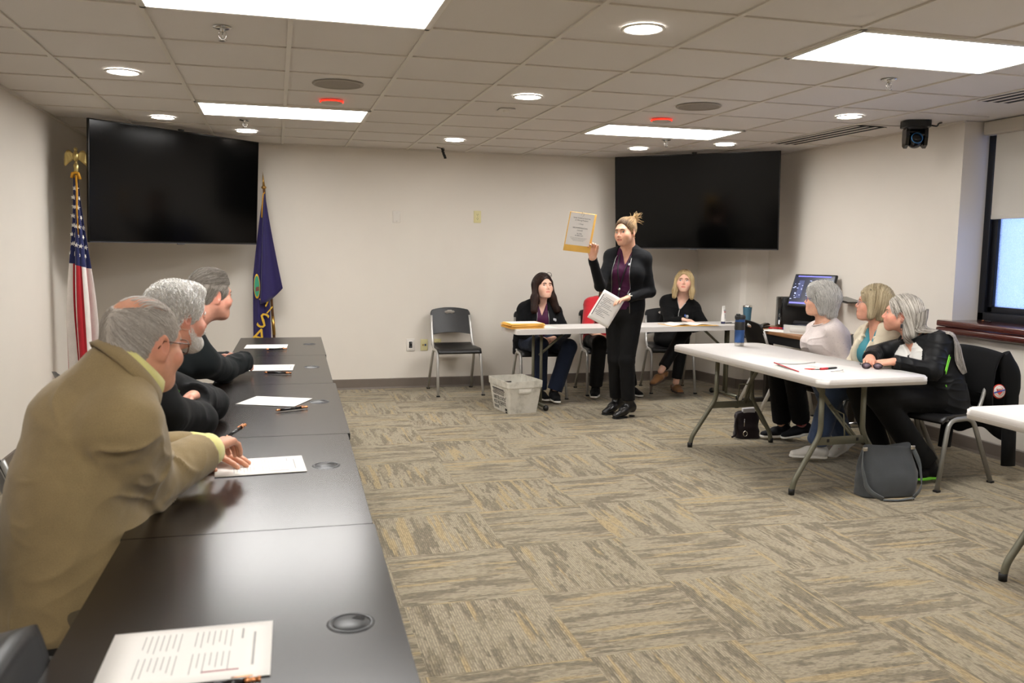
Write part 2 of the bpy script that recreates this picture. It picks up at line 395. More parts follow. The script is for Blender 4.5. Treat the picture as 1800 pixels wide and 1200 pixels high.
for y0, y1, lab in ((5.85, 7.05, 'long slotted ceiling vent near the right television'), (3.42, 4.66, 'long slotted ceiling vent cut by the right edge')):
    t = thing('slot_vent', lab, 'air vent', (TX(8) + .16, (y0 + y1) / 2, H), group='slotted ceiling vents'); L = y1 - y0
    B = BM(); box(B, (0, 0, -.006), (.27, L, .004)); obj('backing', B, M_slot, t)
    for i in range(4):
        B = BM(); box(B, (-.125 + i * .0833, 0, -.0085), (.030, L + .004, .003), bev=.001); obj('slat', B, M_grid, t)
t = thing('ceiling_sensor', 'small square pale sensor on a ceiling tile', 'sensor', (TX(3.5), TY(3.4), H))
B = BM(); box(B, (0, 0, -.004), (.11, .11, .008), bev=.003); obj('plate', B, M_tile, t)
B = BM(); lathe(B, [(0, -.02), (.02, -.018), (.026, -.008)], n=16); obj('dome', B, M_white, t)
# cable bundle hanging at the back wall
B = BM()
for s in range(5):
    pts = [(.0 + .006 * math.sin(s * 2), 0, .0)]
    for i in range(1, 8): pts.append((.005 * i + .010 * math.sin(i * 1.3 + s * 2), .008 * math.cos(i + s), -.014 * i))
    tube(B, pts, .0055, 6)
tube(B, fillet([(-.045, .03, .012), (0, 0, 0), (.02, 0, .004), (.025, .01, -.02)], .02), .004, 6)
tag(obj('cable_bundle', B, mat('black_cable', '101010', .6), loc=(1.6, 8.50, H - .012)), 'small black bundle of tied cable hanging from the ceiling by the back wall', 'cable')
# pan-tilt-zoom camera under the ceiling
M_blk = mat('black_plastic', '141414', .45); M_blkg = mat('black_gloss', '0b0b0c', .12)
t = thing('conference_camera', 'black dome camera with a blue lens ring hanging by the window', 'camera', (4.66, 5.55, H), R(-25))
B = BM(); prism(B, rrect(.20, .17, .05, 6), -.045, 0, smooth=False); prism(B, rrect(.16, .14, .05, 6), -.062, -.045); obj('mount_base', B, M_blk, t)
B = BM()
for s in (-1, 1): prism(B, [(-.055, .07), (.055, .07), (.058, .0), (.045, -.055), (.0, -.075), (-.045, -.055), (-.058, .0)], -.012, .012, basis((0, 1, 0), (0, 0, 1), (1, 0, 0), (s * .066, 0, -.125)), smooth=False)
box(B, (0, .03, -.075), (.13, .06, .03), bev=.01)
obj('yoke', B, M_blkg, t)
Mh = Matrix.Translation((0, -.005, -.140)) @ Euler((R(-12), 0, 0)).to_matrix().to_4x4()
B = BM(); T = BM(); bmesh.ops.create_uvsphere(T, u_segments=24, v_segments=14, radius=.060); T.transform(Matrix.Diagonal((.98, 1.1, 1, 1))); T.transform(Mh); join(B, T, 0, True); T.free()
hd = obj('camera_head', B, M_blkg, t)
Ml = Mh @ basis((1, 0, 0), (0, 0, 1), (0, -1, 0), (-.004, -.056, -.004))
B = BM(); lathe(B, [(.037, 0), (.042, .012), (.037, .016)], n=28, M=Ml); obj('lens_ring', B, mat('blue_ring', '3d7fb8', .3, .4), hd)
B = BM(); lathe(B, [(.0, .004), (.02, .006), (.036, .002)], n=28, M=Ml); obj('lens', B, mat('lens_glass', '050508', .05), hd)
B = BM(); tube(B, fillet([(.11, .0, -.03), (.16, .02, -.035), (.17, .04, -.01), (.2, .06, -.002)], .03), .006, 6); obj('cable', B, M_blk, t)
# ------------------------------------------------------------------ wall plates
M_ivory = mat('ivory_plate', 'd6cd9a', .4); M_wpl = mat('white_plate', 'd9d3cb', .4)
def plate(name, label, cat, x, z, m, w=.075, h=.118):
    t = thing(name, label, cat, (x, YB, z)); B = BM(); box(B, (0, -.004, 0), (w, .008, h), bev=.0035); obj('cover_plate', B, m, t); return t
def screws(t, zs=(.045, -.045), m=None):
    for z in zs: B = BM(); lathe(B, [(0, .001), (.0035, .0005), (.004, 0)], n=10, M=basis((1, 0, 0), (0, 0, 1), (0, -1, 0), (0, -.0083, z))); obj('screw', B, m or M_chrome, t)
def sockets(t):
    for z in (.022, -.022):
        B = BM(); prism(B, rrect(.034, .03, .012), 0, .003, basis((1, 0, 0), (0, 0, 1), (0, -1, 0), (0, -.0075, z)), smooth=True); f = obj('socket', B, M_ivory, t)
        B = BM()
        for dx in (-.007, .007): box(B, (dx, -.0108, z + .004), (.003, .001, .010))
        lathe(B, [(0, 0), (.003, 0), (.003, .0006), (0, .0006)], n=10, M=basis((1, 0, 0), (0, 0, 1), (0, -1, 0), (0, -.0105, z - .007)))
        obj('slots', B, M_blk, f)
t = plate('blank_wall_plate', 'white blank plate high on the back wall', 'wall plate', 1.194, 1.765, M_wpl); screws(t)
t = plate('power_outlet', 'ivory power outlet high on the back wall', 'power outlet', 2.039, 1.783, M_ivory, .078, .125); sockets(t); screws(t, (0,))
t = plate('media_wall_plate', 'white plate with a black insert low on the back wall', 'wall plate', 1.337, .449, M_wpl, .088, .13)
B = BM(); box(B, (0, -.0085, 0), (.044, .004, .085), bev=.0015); obj('inner_frame', B, mat('plate_white_bright', 'f2eee8', .35), t)
B = BM(); box(B, (0, -.0108, .002), (.034, .004, .066), bev=.001)
f = obj('insert', B, M_blk, t); B = BM(); box(B, (.006, -.0134, .022), (.012, .002, .012), bev=.0008); obj('port', B, mat('port_grey', '77787a', .3, .6), f); B = BM(); box(B, (.002, -.0134, -.02), (.014, .002, .008), bev=.0008); obj('port', B, MATS['port_grey'], f)
t = plate('data_jack_plate', 'ivory data jack plate beside the media plate', 'wall plate', 1.480, .447, M_ivory)
B = BM(); lathe(B, [(0, .004), (.006, .004), (.009, 0)], n=14, M=basis((1, 0, 0), (0, 0, 1), (0, -1, 0), (-.012, -.008, 0))); obj('coaxial_jack', B, M_brass, t)
B = BM(); box(B, (.012, -.009, .0), (.018, .006, .02), bev=.002); obj('network_jack', B, mat('jack_blue', '27406e', .4), t)
t = plate('power_outlet', 'ivory power outlet behind the empty chair', 'power outlet', 1.621, .450, M_ivory); sockets(t)
# ------------------------------------------------------------------ televisions
M_scr = mat('tv_screen', '030303', .12, spec=.22); M_bez = mat('tv_bezel', '0a0a0a', .35); M_tvb = mat('tv_back', '121212', .5)
def tv(label, c, yaw, tilt, w, wallpt):
    hgt = w * .5655; t = thing('wall_television', label, 'television', (c[0], c[1], c[2] - hgt / 2), yaw, 'wall televisions in the corners')
    Q = Euler((tilt, 0, 0)).to_matrix().to_4x4(); M = Matrix.Translation((0, 0, hgt / 2)) @ Q
    B = BM(); box(B, (0, .012, 0), (w, .024, hgt), bev=.004); B.transform(M); obj('bezel', B, M_bez, t)
    B = BM(); box(B, (0, -.001, .004), (w - .018, .003, hgt - .026)); B.transform(M); obj('screen', B, M_scr, t)
    B = BM(); box(B, (0, .045, -.02), (w * .82, .05, hgt * .7), bev=.018); B.transform(M); obj('back_cover', B, M_tvb, t)
    B = BM(); box(B, (0, -.0005, -hgt / 2 + .004), (w - .02, .004, .006)); box(B, (0, 0, -hgt / 2 - .004), (.07, .012, .008), bev=.002); B.transform(M); obj('lower_trim', B, mat('tv_trim', '5a5a5e', .3, .7), t)
    B = BM(); box(B, (0, .01, hgt / 2 + .008), (.05, .02, .014), bev=.004); B.transform(M); obj('sensor_bump', B, M_bez, t)
    wl = Matrix.Rotation(-yaw, 4, 'Z') @ (Vector(wallpt) - Vector((c[0], c[1], 0))); z = hgt / 2
    B = BM(); box(B, (0, .085, z), (.42, .03, .4), bev=.006)
    for dz in (-.12, .12): tube(B, [(0, .09, z + dz), (wl.x * .5 + .12, wl.y * .5, z + dz), (wl.x, wl.y, z + dz)], .03, 8, square=True)
    obj('mount_arm', B, M_blk, t)
    return t
tv('large black wall television in the left corner beside the striped flag', (-.764, 7.854, 1.9347), R(42.66), R(3.4), 1.666, (-1.60, YB - .02, 0))
tv('large black wall television in the right corner behind the standing woman', (4.039, 7.881, 1.943), R(-42.7), R(5.46), 1.666, (4.62, 8.62, 0))
# ------------------------------------------------------------------ world, camera
w = bpy.data.worlds.new('sky'); SC.world = w; w.use_nodes = True
bg = w.node_tree.nodes['Background']; bg.inputs[0].default_value = (.34, .48, 1., 1); bg.inputs[1].default_value = 2.5
cd = bpy.data.cameras.new('camera'); cam = bpy.data.objects.new('camera', cd); COL.objects.link(cam); SC.camera = cam
cd.sensor_width = 36; cd.lens = 30.123
pi_, ro_, ya_ = .1076, .0126, .2690
fw = Vector((math.sin(ya_) * math.cos(pi_), math.cos(ya_) * math.cos(pi_), -math.sin(pi_))); rt = Vector((math.cos(ya_), -math.sin(ya_), 0)); up = rt.cross(fw)
r2 = rt * math.cos(ro_) + up * math.sin(ro_); u2 = -rt * math.sin(ro_) + up * math.cos(ro_)
cam.matrix_world = basis(r2, u2, -fw, (0, 0, 1.455)); cd.clip_start = .05
cd.dof.use_dof = True; cd.dof.focus_distance = 6.4; cd.dof.aperture_fstop = 5.6
SC.view_settings.view_transform = 'Standard'; SC.view_settings.look = 'None'; SC.view_settings.gamma = 1; SC.view_settings.use_curve_mapping = False
SC.view_settings.exposure = 0.34
SC.cycles.use_denoising = True; SC.cycles.max_bounces = 8; SC.cycles.diffuse_bounces = 5; SC.cycles.transparent_max_bounces = 8; SC.cycles.sample_clamp_indirect = 8
# ------------------------------------------------------------------ solid modelling on a grid: smooth unions of limbs, meshed by surface nets
A_ = np.asarray
def nrm(v): v = A_(v, float); return v / (np.linalg.norm(v) + 1e-12)
class Prim:
    """one solid; f(P) gives the signed distance of points (N,3)"""
    def __init__(s, f, lo, hi, op='u', k=.02, clip=None): s.f, s.lo, s.hi, s.op, s.k, s.clip = f, A_(lo, float), A_(hi, float), op, k, clip
    def d(s, P):
        d = s.f(P)
        if s.clip:
            for c, n in s.clip: d = np.maximum(d, (P - A_(c, float)) @ nrm(n))
        return d
def cap(a, b, ra, rb=None, k=.02, op='u', wide=None, clip=None):
    """tapered capsule; wide = (axis, factor) makes its section broader along axis"""
    a, b = A_(a, float), A_(b, float); rb = ra if rb is None else rb
    if wide:
        w, q = nrm(wide[0]), wide[1]
        def T(P): return P - np.outer(P @ w, w) * (1 - 1 / q) if P.ndim > 1 else P - w * (P @ w) * (1 - 1 / q)
    else: q = 1.; T = lambda P: P
    a2, b2 = T(a), T(b); ba = b2 - a2; L = ba @ ba + 1e-12
    def f(P):
        p = T(P) - a2; t = np.clip(p @ ba / L, 0, 1)
        return np.linalg.norm(p - t[:, None] * ba, axis=1) - (ra + (rb - ra) * t)
    m = max(ra, rb) * max(1, q)
    return Prim(f, np.minimum(a, b) - m, np.maximum(a, b) + m, op, k, clip)
def ell(c, r, Rm=None, k=.02, op='u', clip=None):
    c, r = A_(c, float), A_(r, float) * np.ones(3); Rm = np.eye(3) if Rm is None else A_(Rm, float)
    def f(P):
        q = (P - c) @ Rm; k0 = np.linalg.norm(q / r, axis=1); k1 = np.linalg.norm(q / r ** 2, axis=1) + 1e-9
        return np.where(k0 < 1e-6, -r.min(), k0 * (k0 - 1) / k1)
    e = np.abs(Rm) @ r
    return Prim(f, c - e, c + e, op, k, clip)
def sbox(c, h, Rm=None, r=.01, k=.02, op='u', clip=None):
    c, h = A_(c, float), A_(h, float); Rm = np.eye(3) if Rm is None else A_(Rm, float)
    def f(P):
        q = np.abs((P - c) @ Rm) - (h - r)
        return np.linalg.norm(np.maximum(q, 0), axis=1) + np.minimum(q.max(axis=1), 0) - r
    e = np.abs(Rm) @ h
    return Prim(f, c - e, c + e, op, k, clip)
def planes(pl, lo, hi, op='s', k=.004):
    pl = [(A_(c, float), nrm(n)) for c, n in pl]
    def f(P):
        d = np.full(len(P), -1e3)
        for c, n in pl: d = np.maximum(d, (P - c) @ n)
        return d
    return Prim(f, lo, hi, op, k)
def blend(a, b, op, k):
    if op == 'u':
        h = np.clip(.5 + .5 * (b - a) / k, 0, 1); return b * (1 - h) + a * h - k * h * (1 - h)
    if op == 's': b = -b
    h = np.clip(.5 - .5 * (b - a) / k, 0, 1); return b * (1 - h) + a * h + k * h * (1 - h)
def sdf(prims, P):
    d = np.full(len(P), 1.)
    for p in prims: d = blend(d, p.d(P), p.op, p.k)
    return d
def sgrad(prims, P, e=.002):
    g = np.stack([sdf(prims, P + e * np.eye(3)[i]) - sdf(prims, P - e * np.eye(3)[i]) for i in range(3)], 1)
    return g / (np.linalg.norm(g, axis=1, keepdims=True) + 1e-9)
def axis(lo, hi, h, fine):
    out = [lo]; x = lo
    while x < hi:
        s = h
        for a, b, q in fine:
            if a - h < x < b: s = min(s, q)
        x += s; out.append(x)
    return A_(out)
def net(prims, h, fine=()):
    """surface nets on a rectilinear grid; fine = [(centre, half size, spacing)] refines boxes"""
    U = [p for p in prims if p.op == 'u']
    lo = np.min([p.lo for p in U], 0) - 2.5 * h; hi = np.max([p.hi for p in U], 0) + 2.5 * h
    ax = [axis(lo[i], hi[i], h, [(c[i] - (w[i] if hasattr(w, '__len__') else w), c[i] + (w[i] if hasattr(w, '__len__') else w), q) for c, w, q in fine]) for i in range(3)]
    F = np.full([len(a) for a in ax], 1., np.float32)
    for p in prims:
        m = p.k + 2.2 * h; sl = []
        for i in range(3):
            a, b = np.searchsorted(ax[i], p.lo[i] - m), np.searchsorted(ax[i], p.hi[i] + m); sl.append(slice(a, b))
        sh = F[tuple(sl)].shape
        if 0 in sh: continue
        G = np.stack(np.meshgrid(ax[0][sl[0]], ax[1][sl[1]], ax[2][sl[2]], indexing='ij'), -1).reshape(-1, 3)
        F[tuple(sl)] = blend(F[tuple(sl)].reshape(-1), p.d(G), p.op, p.k).reshape(sh)
    for i in range(3):   # close at the border
        s = [slice(None)] * 3
        for e in (0, -1): s[i] = e; F[tuple(s)] = np.maximum(F[tuple(s)], 1e-4)
    n = A_(F.shape) - 1; ins = F < 0
    cor = [(i, j, k) for i in (0, 1) for j in (0, 1) for k in (0, 1)]
    cnt = sum(ins[i:i + n[0], j:j + n[1], k:k + n[2]].astype(np.int8) for i, j, k in cor)
    act = np.argwhere((cnt > 0) & (cnt < 8)); idx = np.full(n, -1, np.int64); idx[tuple(act.T)] = np.arange(len(act))
    val = np.stack([F[act[:, 0] + i, act[:, 1] + j, act[:, 2] + k] for i, j, k in cor], 1).astype(float)
    S = np.zeros((len(act), 3)); C = np.zeros(len(act))
    for u in range(8):
        for v in range(u + 1, 8):
            if sum(abs(A_(cor[u]) - A_(cor[v]))) != 1: continue
            a, b = val[:, u], val[:, v]; m = (a < 0) != (b < 0); t = np.where(m, a / np.where(m, a - b, 1), 0)
            S += m[:, None] * (A_(cor[u]) + t[:, None] * (A_(cor[v]) - A_(cor[u]))); C += m
    S /= C[:, None]; Vx = np.empty_like(S)
    for i in range(3):
        a = ax[i]; Vx[:, i] = a[act[:, i]] + S[:, i] * (a[act[:, i] + 1] - a[act[:, i]])
    Q = []
    for d in range(3):
        e, f = (d + 1) % 3, (d + 2) % 3; s0 = [slice(None)] * 3; s1 = [slice(None)] * 3
        s0[d] = slice(0, n[d]); s1[d] = slice(1, n[d] + 1)
        A, Bq = ins[tuple(s0)], ins[tuple(s1)]; E = np.argwhere(A != Bq)
        E = E[(E[:, e] > 0) & (E[:, e] < n[e]) & (E[:, f] > 0) & (E[:, f] < n[f])]
        de, df = np.eye(3, dtype=int)[e], np.eye(3, dtype=int)[f]
        q = np.stack([idx[tuple((E - o).T)] for o in (de + df, df, 0 * de, de)], 1)
        fl = ~A[tuple(E.T)]; q[fl] = q[fl][:, ::-1]; Q.append(q[(q >= 0).all(1)])
    return Vx, np.concatenate(Q)
def relax(Vx, Q, it=1, lam=.5):
    for _ in range(it):
        S = np.zeros_like(Vx); C = np.zeros(len(Vx))
        for i in range(4):
            for j in ((i + 1) % 4, (i + 3) % 4): np.add.at(S, Q[:, i], Vx[Q[:, j]]); np.add.at(C, Q[:, i], 1)
        m = C > 0; Vx = Vx.copy(); Vx[m] += lam * (S[m] / C[m, None] - Vx[m])
    return Vx
def vnormals(Vx, Q):
    n = np.cross(Vx[Q[:, 2]] - Vx[Q[:, 0]], Vx[Q[:, 3]] - Vx[Q[:, 1]]); N = np.zeros_like(Vx)
    for i in range(4): np.add.at(N, Q[:, i], n)
    return N / (np.linalg.norm(N, axis=1, keepdims=True) + 1e-12)
def vnoise(P, seed=0):
    """smooth lattice noise in -1..1"""
    P = A_(P, float); I = np.floor(P).astype(np.int64); f = P - I; u = f * f * (3 - 2 * f); out = np.zeros(len(P))
    for i in (0, 1):
        for j in (0, 1):
            for k in (0, 1):
                h = (I[:, 0] + i) * 374761393 + (I[:, 1] + j) * 668265263 + (I[:, 2] + k) * 2147483647 + seed * 974711
                h = (h ^ (h >> 13)) * 1274126177 & 0xffffffff; h = (h ^ (h >> 16)) & 0xffff
                w = (u[:, 0] if i else 1 - u[:, 0]) * (u[:, 1] if j else 1 - u[:, 1]) * (u[:, 2] if k else 1 - u[:, 2]); out += w * (h / 32767.5 - 1)
    return out
def folds(P, amp, sc=(9, 9, 22), seed=0, warp=.6):
    """cloth folds: soft ridges, displacement along the normal"""
    q = P * A_(sc); w = np.stack([vnoise(P * 5 + 17 * i, seed + i) for i in range(3)], 1) * warp; q = q + w * 2.2
    a = 1 - np.abs(vnoise(q, seed + 5)) * 1.6; b = vnoise(P * 38, seed + 9)
    return amp * (a ** 3 * .9 - .45) * np.clip(.6 + vnoise(P * 6, seed + 3), .1, 1.3) + amp * .12 * b
def raw(name, Vx, F, mats, parent=None, smooth=True, mi=None, attr=None):
    me = bpy.data.meshes.new(name); off = A_(parent_origin(parent)) if parent is not None else np.zeros(3)
    me.from_pydata((Vx - off).tolist(), [], [tuple(f) for f in (F.tolist() if hasattr(F, 'tolist') else F)])
    me.polygons.foreach_set('use_smooth', [smooth] * len(me.polygons))
    if mi is not None: me.polygons.foreach_set('material_index', A_(mi, np.int32))
    if attr is not None:
        a = me.color_attributes.new('tint', 'FLOAT_COLOR', 'POINT'); c = np.ones((len(Vx), 4), np.float32)
        c[:, :3] = attr; a.data.foreach_set('color', c.ravel())
    for m in (mats if isinstance(mats, (list, tuple)) else [mats]): me.materials.append(m)
    o = bpy.data.objects.new(name, me); COL.objects.link(o)
    if parent is not None: o.parent = parent
    return o
def parent_origin(p):
    v = Vector((0, 0, 0))
    while p is not None: v += p.location; p = p.parent
    return v
def shift(B, parent):
    off = parent_origin(parent)
    for v in B.verts: v.co -= off
    return B
def skin_mat(name, base, rough=.48):
    t = NT(name); a = t.n('ShaderNodeAttribute', attribute_name='tint'); vec = t.coord()
    m = t.n('ShaderNodeMix', data_type='RGBA', blend_type='MULTIPLY'); t.put(m, 0, 1.); t.put(m, 6, srgb(base)); t.put(m, 7, a.outputs['Color'])
    n = t.ramp(t.noise(vec, 45, 4, .65), [(.3, (.93, .89, .88)), (.7, (1.04, 1.03, 1.02))])
    m2 = t.n('ShaderNodeMix', data_type='RGBA', blend_type='MULTIPLY'); t.put(m2, 0, 1.); t.put(m2, 6, m.outputs[2]); t.put(m2, 7, n)
    t.put(t.b, 'Base Color', m2.outputs[2]); t.b.inputs['Roughness'].default_value = rough; t.b.inputs['Specular IOR Level'].default_value = .4
    t.b.inputs['Subsurface Weight'].default_value = .12; t.b.inputs['Subsurface Radius'].default_value = (.01, .004, .002); t.b.inputs['Subsurface Scale'].default_value = .6
    t.bump(t.noise(vec, 420, 2), .15, .0006); return t.m
def hair_mat(name, cols, rough=.5):
    t = NT(name); a = t.n('ShaderNodeAttribute', attribute_name='tint')
    sep = t.n('ShaderNodeSeparateColor', {0: a.outputs['Color']}); k = len(cols)
    t.put(t.b, 'Base Color', t.ramp(sep.outputs[0], [(i / max(1, k - 1), srgb(c)) for i, c in enumerate(cols)]))
    t.b.inputs['Roughness'].default_value = rough; t.b.inputs['Specular IOR Level'].default_value = .35
    return t.m
def cloth_mat(name, col, rough=.85, weave=500., var=.1, stripes=None, sheen=.2, bump=.25):
    t = NT(name); vec = t.coord(); c = srgb(col)
    n = t.noise(vec, weave, 2)
    base = t.ramp(t.math('ADD', t.math('MULTIPLY', n, .6), t.math('MULTIPLY', t.noise(vec, 14, 3), .4)), [(.3, tuple(x * (1 - var) for x in c[:3])), (.7, tuple(min(1, x * (1 + var)) for x in c[:3]))])
    if stripes: base = stripes(t, vec, base)
    t.put(t.b, 'Base Color', base); t.b.inputs['Roughness'].default_value = rough; t.b.inputs['Specular IOR Level'].default_value = .2; t.b.inputs['Sheen Weight'].default_value = sheen
    t.bump(n, bump, .0012); return t.m
# ------------------------------------------------------------------ people
def heading(deg): a = R(deg); return A_([math.cos(a), math.sin(a), 0.])
class K: pass
def skeleton(pel, neck, hd, head, head_hd, pitch=0., roll=0., sw=.17, hip_hd=None, arms=None, legs=None, g=1., bulge=0., hs=1., hipw=.085, shdrop=.05, lat=1., shfwd=.015, shw=None):
    k = K(); k.P, k.N = A_(pel, float), A_(neck, float); k.f0 = heading(hd); k.r0 = A_([k.f0[1], -k.f0[0], 0])
    d = k.N - k.P; k.L = np.linalg.norm(d); k.s = d / k.L; k.f = nrm(k.f0 - k.s * (k.f0 @ k.s)); k.r = np.cross(k.f, k.s)
    hf = heading(hip_hd if hip_hd is not None else hd); k.hf = hf; k.hr = A_([hf[1], -hf[0], 0])
    k.g, k.bulge, k.lat, k.hs = g, bulge, lat, hs
    k.sh = {q: A_(shw[q], float) if shw else k.N + sg * k.r * sw - k.s * shdrop + k.f * shfwd for q, sg in (('R', 1), ('L', -1))}
    k.arm = {q: (A_(arms[q][0], float), A_(arms[q][1], float)) for q in arms}
    k.hip = {q: k.P + sg * k.hr * hipw for q, sg in (('R', 1), ('L', -1))}
    k.leg = {q: (A_(legs[q][0], float), A_(legs[q][1], float)) for q in legs}
    k.hc = A_(head, float); h0 = heading(head_hd); p = R(pitch)
    hfw = h0 * math.cos(p) - A_([0, 0, 1.]) * math.sin(p); hr = A_([h0[1], -h0[0], 0]); hu = np.cross(hr, hfw)
    ro = R(roll); hr, hu = hr * math.cos(ro) + hu * math.sin(ro), hu * math.cos(ro) - hr * math.sin(ro)
    k.hM = np.stack([hr, hfw, hu], 1)       # local (right, forward, up) -> world
    return k
def toW(k, p): return k.hc + k.hM @ (A_(p, float) * k.hs)
def loc(p, k):
    """a solid written in head coordinates, moved to the head"""
    cs = A_([[p.lo[0] if i else p.hi[0], p.lo[1] if j else p.hi[1], p.lo[2] if m else p.hi[2]] for i in (0, 1) for j in (0, 1) for m in (0, 1)])
    W = k.hc + (cs * k.hs) @ k.hM.T
    q = Prim(lambda P: p.d(((P - k.hc) @ k.hM) / k.hs) * k.hs, W.min(0), W.max(0), p.op, p.k); return q
def torso(k, o=0., bust=0., belly=0., shoulders=True, low=0.):
    g = k.g; s, f, r = k.s, k.f, k.r; c = lambda t, b=1.: k.P + s * (k.L * t) - f * (k.bulge * math.sin(PI * min(max(t, 0), 1)) * b)
    lt = k.lat
    out = [cap(c(-.02 - low) + 0 * f, c(.14), .118 * g + o, .112 * g + o, .05, wide=(k.hr, 1.42 * lt)),
           cap(c(.14), c(.42), .106 * g + o, .100 * g + o, .06, wide=(r, 1.36 * lt)),
           cap(c(.42), c(.74), .102 * g + o, .108 * g + o, .06, wide=(r, 1.42 * lt)),
           cap(c(.74), c(.90), .100 * g + o, .070 + o, .06, wide=(r, 1.5 * lt))]
    if shoulders:
        for q in 'RL':
            out.append(cap(k.N - s * .035, k.sh[q], .056 + o, .051 + o, .05)); out.append(cap(k.N + s * .015, k.sh[q] + s * .006, .044 + o, .036 + o, .05))
    if bust:
        for sg in (1, -1): out.append(ell(c(.64) + f * (.062 + .045 * bust) + r * sg * .078, [(.075 + o) * (.8 + .3 * bust)] * 3, k=.05))
    if belly: out.append(ell(c(.26) + f * .05 * belly, [(.13 + o) * (.8 + .35 * belly), (.12 + o) * (.7 + .4 * belly), .15], np.stack([r, f, s], 1), .07))
    return out
def sleeve(k, q, o=0., ru=.056, re=.046, rw=.034, end=1., cutend=True, kk=.03):
    S, (E, W) = k.sh[q], k.arm[q]; W2 = E + (W - E) * end; d = nrm(W - E)
    out = [cap(S, E, ru + o, re + o, kk), cap(E, W2 + d * .02, re + o, rw + o, .02, clip=[(W2, d)] if cutend else None)]
    for p in out: p.sl = True
    return out
def head_prims(k, male=False, full=0., nose=1., jaw=1., neckr=.055, chin2=0.):
    m = 1.08 if male else 1.
    L = [ell((0, -.016, .034), (.0735, .094, .083), k=.02), ell((0, .028, -.004), (.0615, .062, .078), k=.03),
         ell((0, .03, -.058), (.047 * jaw + .008 * full, .052, .05), k=.03), ell((0, .070, -.096), (.021 * m, .018, .017), k=.024)]
    for s in (1, -1):
        L += [cap((s * .05 * jaw, .0, -.052), (s * .022, .064, -.094), .017 * m, .013, .03),
              ell((s * (.040 + .004 * full), .058, -.034), (.026 + .004 * full, .026, .028), k=.025 if male else .04),
              cap((s * .010, .084 if male else .0805, .024), (s * .036, .074 if male else .0715, .024), .0125 if male else .0105, .010, .014 if male else .022),
              ell((s * .033, .100 if male else .1015, .002), (.0175, .020, .0125) if male else (.016, .0195, .0115), k=.011, op='s'), ell((s * .032, .0745, .002), (.0135,) * 3, k=.004),
              cap((s * .019, .0855, .0105), (s * .045, .0765, .0085), .0045, .0035, .005)]
    L += [cap((0, .082, .016), (0, .104 + .004 * nose, -.027), .0075 * nose, .0105 * nose, .010)]
    for s in (1, -1): L.append(ell((s * .0125 * nose, .0945, -.031), (.0082 * nose, .0105, .0075), k=.006))
    L += [ell((0, .068, -.062), (.030, .0285, .027), k=.02 if male else .036), cap((0, .0985, -.0555), (0, .0985, -.046), .002, .002, .006)]
    for s in (1, -1):
        L += [cap((0, .0955, -.0570), (s * .022, .0845, -.0605), .0052, .003, .005), cap((0, .0940, -.0685), (s * .019, .0845, -.0645), .0062, .003, .005)]
    L.append(cap((-.021, .0985, -.0628), (.021, .0985, -.0628), .0022, k=.004, op='s'))
    for s in (1, -1):
        a = R(22) * s; Rm = A_([[math.cos(a), math.sin(a), 0], [-math.sin(a), math.cos(a), 0], [0, 0, 1]])
        L += [ell((s * .0785, -.012, -.008), (.0075, .019, .033), Rm, k=.008), ell((s * .0855, -.007, -.004), (.0055, .0105, .0185), Rm, k=.005, op='s'), ell((s * .0765, -.004, -.034), (.006, .009, .010), k=.008)]
    if chin2: L.append(ell((0, .035, -.100), (.04, .045, .025 * chin2), k=.04))
    out = [loc(p, k) for p in L]
    nb = toW(k, (0, -.022, -.06)); out.append(cap(k.N - k.s * .02, nb, neckr * 1.06, neckr, .03)); out.append(cap(k.N, toW(k, (0, -.03, -.01)), neckr, neckr * .95, .03))
    return out
def hand_prims(W, d, n, side, curl=(20, 25, 15), s=1., spread=.0, thumb=(.75, .55, .25), th_curl=15, each=None):
    d = nrm(d); n = A_(n, float); n = nrm(n - d * (n @ d)); t = np.cross(d, n) * (1 if side == 'R' else -1); W = A_(W, float); out = []
    kn = [W + d * a * s + t * b * s + n * c * s for a, b, c in ((.088, .030, 0), (.093, .010, -.003), (.089, -.011, -.002), (.079, -.030, .003))]
    for i, q in enumerate(kn):
        out.append(cap(W + t * (.014 - .009 * i) * s, q, .0145 * s, .0115 * s, .014)); fd = nrm(d + t * (1.5 - i) * spread); p = q; ang = 0; L = (.072, .080, .074, .058)[i] * s
        for j, fr in enumerate((.46, .30, .24)):
            ang += R((each[i] if each else curl)[j]); v = fd * math.cos(ang) + n * math.sin(ang); e = p + v * L * fr
            out.append(cap(p, e, (.0092 - .0006 * j - (.0012 if i == 3 else 0)) * s, (.0086 - .0006 * j - (.0012 if i == 3 else 0)) * s, .0035)); p = e
    out.append(cap(W + t * .018 * s + d * .012 * s, W + d * .06 * s + t * .024 * s + n * .006 * s, .016 * s, .013 * s, .014))
    v = nrm(d * thumb[0] + t * thumb[1] + n * thumb[2]); p = W + d * .026 * s + t * .026 * s + n * .006 * s
    for j, L in enumerate((.044, .034, .026)):
        e = p + v * L * s; out.append(cap(p, e, (.0125 - .0014 * j) * s, (.0108 - .0013 * j) * s, .008)); p = e; v = nrm(v + (d * .5 - t * .2 + n * .3) * R(th_curl))
    return out, kn
def forearm(k, q, o=-.006):
    E, W = k.arm[q]; return cap(E, W, .040 + o, .026 + o, .02)
